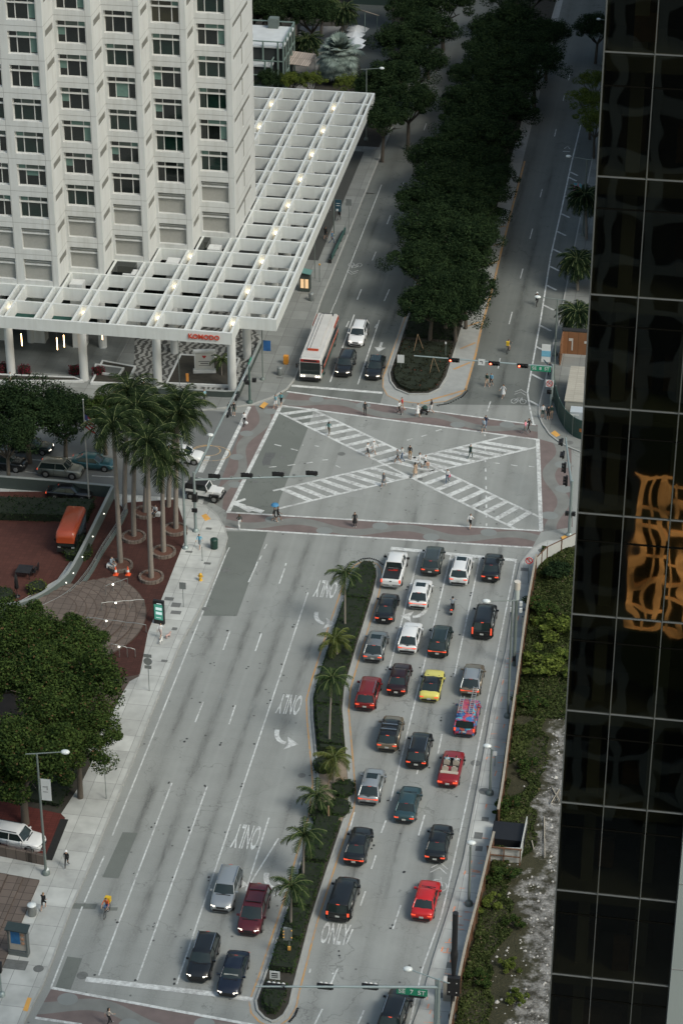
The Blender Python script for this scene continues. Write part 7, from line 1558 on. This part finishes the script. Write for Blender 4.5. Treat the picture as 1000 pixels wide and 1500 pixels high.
th,h=sign_post('white square sign on the lower tip of the near median',(403,1446),1420,.80,.80,swhite,'rect',((0,.18,.5,.1),(0,-.02,.5,.1),(0,-.2,.5,.06)))
th,h=sign_post('two-sided signal back board on a post in the median hedge, with yellow lights',(424,1401),1357,.45,1.2,sback); MB().box((-.28,-.05,h-.6),(.34,.2,1.2)).build('signal_board',sback,th)
mb=MB()
for z in (.3,.6,.9): mb.ball((-.42,-.16,h-z),.07,8)
mb.ball((.2,-.1,h-.2),.07,8).ball((.2,-.1,h-.9),.07,8).box((0,-.08,h-2.0),(.22,.1,.35)); mb.build('yellow_lamp',yell2,th)
sign_post('grey bus stop sign board on a post on the far left pavement',(510.5,343),290,.75,.9,sback)
sign_post('white square speed sign on the far right pavement between the palms',(826,482),443,.9,.9,swhite,'rect',((0,0,.4,.08),(.1,-.15,.08,.3)))
sign_post('white sign half hidden behind the glass tower at the right corner',(840,634),605,.9,.12,swhite)
sign_post('thin tall grey post at the right pavement beside the equipment pole',(763,950),900,.1,.14,trim)
sign_post('orange pennant on a thin post in front of the black planting bed',(276,588),545,.3,1.0,M('pennant_orange',(.55,.22,.04),.6))
sign_post('thin brown post rising in front of the monument sign bed',(264,583),497,.08,.1,sback)
sign_post('small white box sign on the right pavement beside the convertible',(724,1122),1104,.32,.45,swhite)
sign_post('lamp-like bollard light on the far median end',(652,524),499,.18,.28,swhite)
x,y=G(366,590,.14); th=thing('signal_pole','dark green pole with two black pedestrian signals and green blade at the pergola corner','traffic signal',(x,y,.14)); h=hgt((366,590),528)-.14
MB().tube((0,0,0),(0,0,h),.14,.08,10).lathe((0,0,0),[(.36,0),(.34,.2),(.15,.35)],12).build('pole',M('verdigris_pole',(.06,.10,.09),.6),th); MB().box((-.2,-.1,2.6),(.45,.35,.42)).build('pedestrian_signal',trim,th); MB().box((.55,0,2.9),(.45,.35,.42)).build('pedestrian_signal',trim,th); MB().box((.0,.5,h-.3),(.06,1.6,.45)).build('street_blade',M('blade_green',(.02,.30,.18),.5),th)
x,y=G(3,1458,.14); th=thing('signal_pole','pedestrian signal post with a black head at the lower left edge','traffic signal',(x,y,.14)); MB().tube((0,0,0),(0,0,3.2),.08,.07).lathe((0,0,0),[(.3,0),(.26,.25),(.1,.35)],12).build('pole',galv,th); MB().box((0,-.1,2.9),(.45,.35,.9)).build('pedestrian_signal',trim,th)
# information kiosk
x,y=G(234,913,.14); th=thing('information_kiosk','upright black digital information screen on the left pavement','kiosk',(x,y,.14),R(-8)); MB().box((0,0,1.25),(1.05,.32,2.5)).tube((-.525,0,2.5),(.525,0,2.5),.16,.16,12).build('cabinet',blk,th)
scr=M('screen_green',(.02,.10,.07),.2,emit=(.08,.32,.24),es=.5); scb=M('screen_white',(.4,.5,.5),.2,emit=(.6,.75,.75),es=.5); MB().box((0,-.17,1.35),(.85,.02,1.7)).build('screen',scr,th)
mb=MB()
for z,hh in ((1.75,.30),(1.25,.30)): mb.box((.05,-.185,z),(.62,.01,hh))
mb.box((0,-.185,.75),(.5,.01,.06)).box((.1,-.185,2.32),(.5,.01,.08)); mb.build('screen_panels',scb,th)
# ad kiosk at lower left
x,y=G(29,1397,.14); th=thing('advertising_kiosk','glazed advertising kiosk with slanted dark top and blue and pink poster at the lower left','kiosk',(x,y,.14),R(-4)); stl=M('kiosk_steel',(.16,.18,.18),.4,metal=.5)
mb=MB().box((-.75,0,1.3),(.12,.5,2.6)).box((.75,0,1.3),(.12,.5,2.6)).box((0,0,.22),(1.6,.6,.44)); mb.build('frame',stl,th); mb=MB().box((0,0,0),(1.85,.85,.1)); xf(mb,Matrix.Translation((0,0,2.65))@Matrix.Rotation(R(14),4,'X')); mb.build('top',M('slat_dark',(.03,.045,.045),.5),th)
MB().box((0,-.15,1.45),(1.36,.04,1.9)).build('display_case',M('case_cream',(.42,.38,.33),.5),th); MB().box((-.16,-.19,1.75),(.75,.02,1.2)).build('poster',M('poster_blue',(.03,.14,.32),.4,var=.7,sc=2),th)
mb=MB()
for k in range(3): mb.ball((.42,-.20,2.1-k*.42),.17,10,sz=(1,.15,1))
mb.build('poster_portraits',skin_t[0],th)
def bin_(label,c,col,r_=.30,h=.95,top=None,z=.14):
    x,y=G(*c,z); th=thing('litter_bin',label,'bin',(x,y,z)); MB().lathe((0,0,0),[(r_*.9,0),(r_,.08),(r_,h*.9),(r_*.92,h)],16).build('body',col,th); MB().lathe((0,0,h),[(r_*1.04,0),(r_*.95,.08),(r_*.3,.14)],16).build('lid',top or col,th); return th
bin_('dark green round litter bin near the corner kerb',(314,803),M('bin_green',(.010,.04,.03),.5),.38,1.0); bin_('grey metal litter bin with pale lid behind the advertising kiosk',(48,1340),rail,.36,1.0,lampg); bin_('pale round bin just above the jogger at the end of the steps',(69,1279),lampg,.2,.4)
bin_('grey litter bin by the pergola corner pavement, below the orange box',(410,549),sback,.33,.9); bin_('grey bin beside the lit ticket kiosk under the pergola edge',(456,440),sback,.33,.9)
x,y=G(419,533,.14); tag(MB().box((0,0,.62),(.55,.5,.9)).box((0,0,.08),(.4,.4,.16)).box((0,-.26,.75),(.4,.03,.35)).build('newspaper_box',M('news_orange',(.60,.25,.03),.5),None,(x,y,.14)),'orange newspaper box on the pavement beside the bus','newspaper box')
x,y=G(294,850,.14); th=thing('fire_hydrant','yellow fire hydrant on a grey pad on the left pavement','hydrant',(x,y,.14)); hy=M('hydrant_yellow',(.62,.36,.03),.5); MB().lathe((0,0,0),[(.20,0),(.20,.06),(.14,.09),(.14,.60),(.18,.62),(.17,.72),(.05,.84)],12).build('body',hy,th); MB().tube((-.26,0,.48),(.26,0,.48),.08,.08,10).tube((0,0,.42),(0,-.26,.42),.10,.10,10).build('nozzles',hy,th)
x,y=G(294,827,.14); tag(MB().tube((0,0,0),(0,0,1.6),.035,.035).lathe((0,0,0),[(.1,0),(.04,.1)],8).build('marker_post',gpole,None,(x,y+.8,.14)),'thin grey marker post just behind the yellow hydrant','post')
x,y=G(655,1463,.14); th=thing('control_cabinet','tall beige control cabinet beside the black equipment pole','cabinet',(x,y,.14)); MB().box((0,0,.95),(.65,.6,1.9)).build('body',M('cabinet_beige',(.33,.31,.27),.6),th); MB().box((0,0,1.93),(.72,.66,.06)).build('lid',M('cabinet_lid',(.45,.43,.40),.6),th); MB().box((0,-.305,1.0),(.5,.01,1.5)).build('door',M('cabinet_door',(.31,.29,.25),.6),th)
# bench with hedge-like rail, far pavement, and bus shelter kiosk
bgx,bgy=G(483,387); th=thing('bus_bench','long dark green bench and leaning rail at the far bus stop','bench',(bgx,bgy,.14)); x2,y2=G(503,345); d=Vector((x2-bgx,y2-bgy)); 
mb=MB().strip([(0,0),(d.x,d.y)],.5,.45,h=.08); mb.build('seat',dk,th); mb=MB().strip([(.25,0),(d.x+.25,d.y)],.08,.5,h=.65); mb.build('backrest',M('bench_green',(.03,.09,.08),.5),th)
for k in range(5): q=d*(k/4); MB().box((q.x,q.y,.22),(.4,.1,.44)).build('leg',blk,th)
x,y=G(447,425,.14); th=thing('ticket_kiosk','small lit kiosk with slanted green roof half under the pergola edge','kiosk',(x,y,.14)); MB().box((0,0,1.2),(1.3,1.0,2.3)).build('body',dk,th); mb=MB().box((0,0,0),(1.6,1.4,.08)); xf(mb,Matrix.Translation((0,0,2.55))@Matrix.Rotation(R(10),4,'Y')); mb.build('roof',M('kiosk_roof',(.10,.22,.20),.4),th); MB().box((-.28,-.51,1.1),(.42,.02,1.2)).box((.28,-.51,1.1),(.42,.02,1.2)).build('lit_panel',M('kiosk_lit',(.5,.35,.2),.4,emit=(.85,.55,.30),es=.55),th)
for c,ty_,lb in (((461,408),342,'pale globe lamp post beside the lit kiosk, left one'),((468,413),386,'short parking meter post with yellow top beside the lit kiosk')):
    x,y=G(*c,.14); h=hgt(c,ty_)-.14; th=thing('lamp_post',lb,'post',(x,y,.14)); MB().tube((0,0,0),(0,0,h),.05,.04).build('pole',gpole,th); MB().ball((0,0,h),.14,8).build('head',lampg if 'globe' in lb else yell2,th)
x,y=G(441,445,.14)
# rail inside white plaza column pair of median etc: tripod stakes in the dark median
for c,lb in (((611,515),'pale tripod stakes under the lowest median trees, upper set'),((634,548),'thin pale tripod stakes in the red-leaved bed')):
    x,y=G(*c,.15); mb=MB()
    for a_ in (0,2.1,4.2): mb.tube((.7*math.cos(a_),.7*math.sin(a_),0),(0,0,1.9),.035,.035,5)
    tag(mb.build('tree_stakes',MT['timber'],None,(x,y,.5)),lb,'stakes')
# rubber bump strips at the median ends
rb=MB()
def guard(pts,n):
    for k in range(n):
        t_=k/(n-1)*(len(pts)-1.001); a=G(*pts[int(t_)]); b_=G(*pts[int(t_)+1]); p=Vector(a).lerp(Vector(b_),t_%1); rb.box((p.x,p.y,.04),(.16,.12,.08),rz=.5*k)
guard(((519,825),(530,819),(541,818),(552,821),(560,827)),15); guard(((424,1497),(432,1488),(436,1478)),9); guard(((640,594),(655,592),(676,582),(684,573)),18)
struct('rubber_kerb_guards',rb,trim)
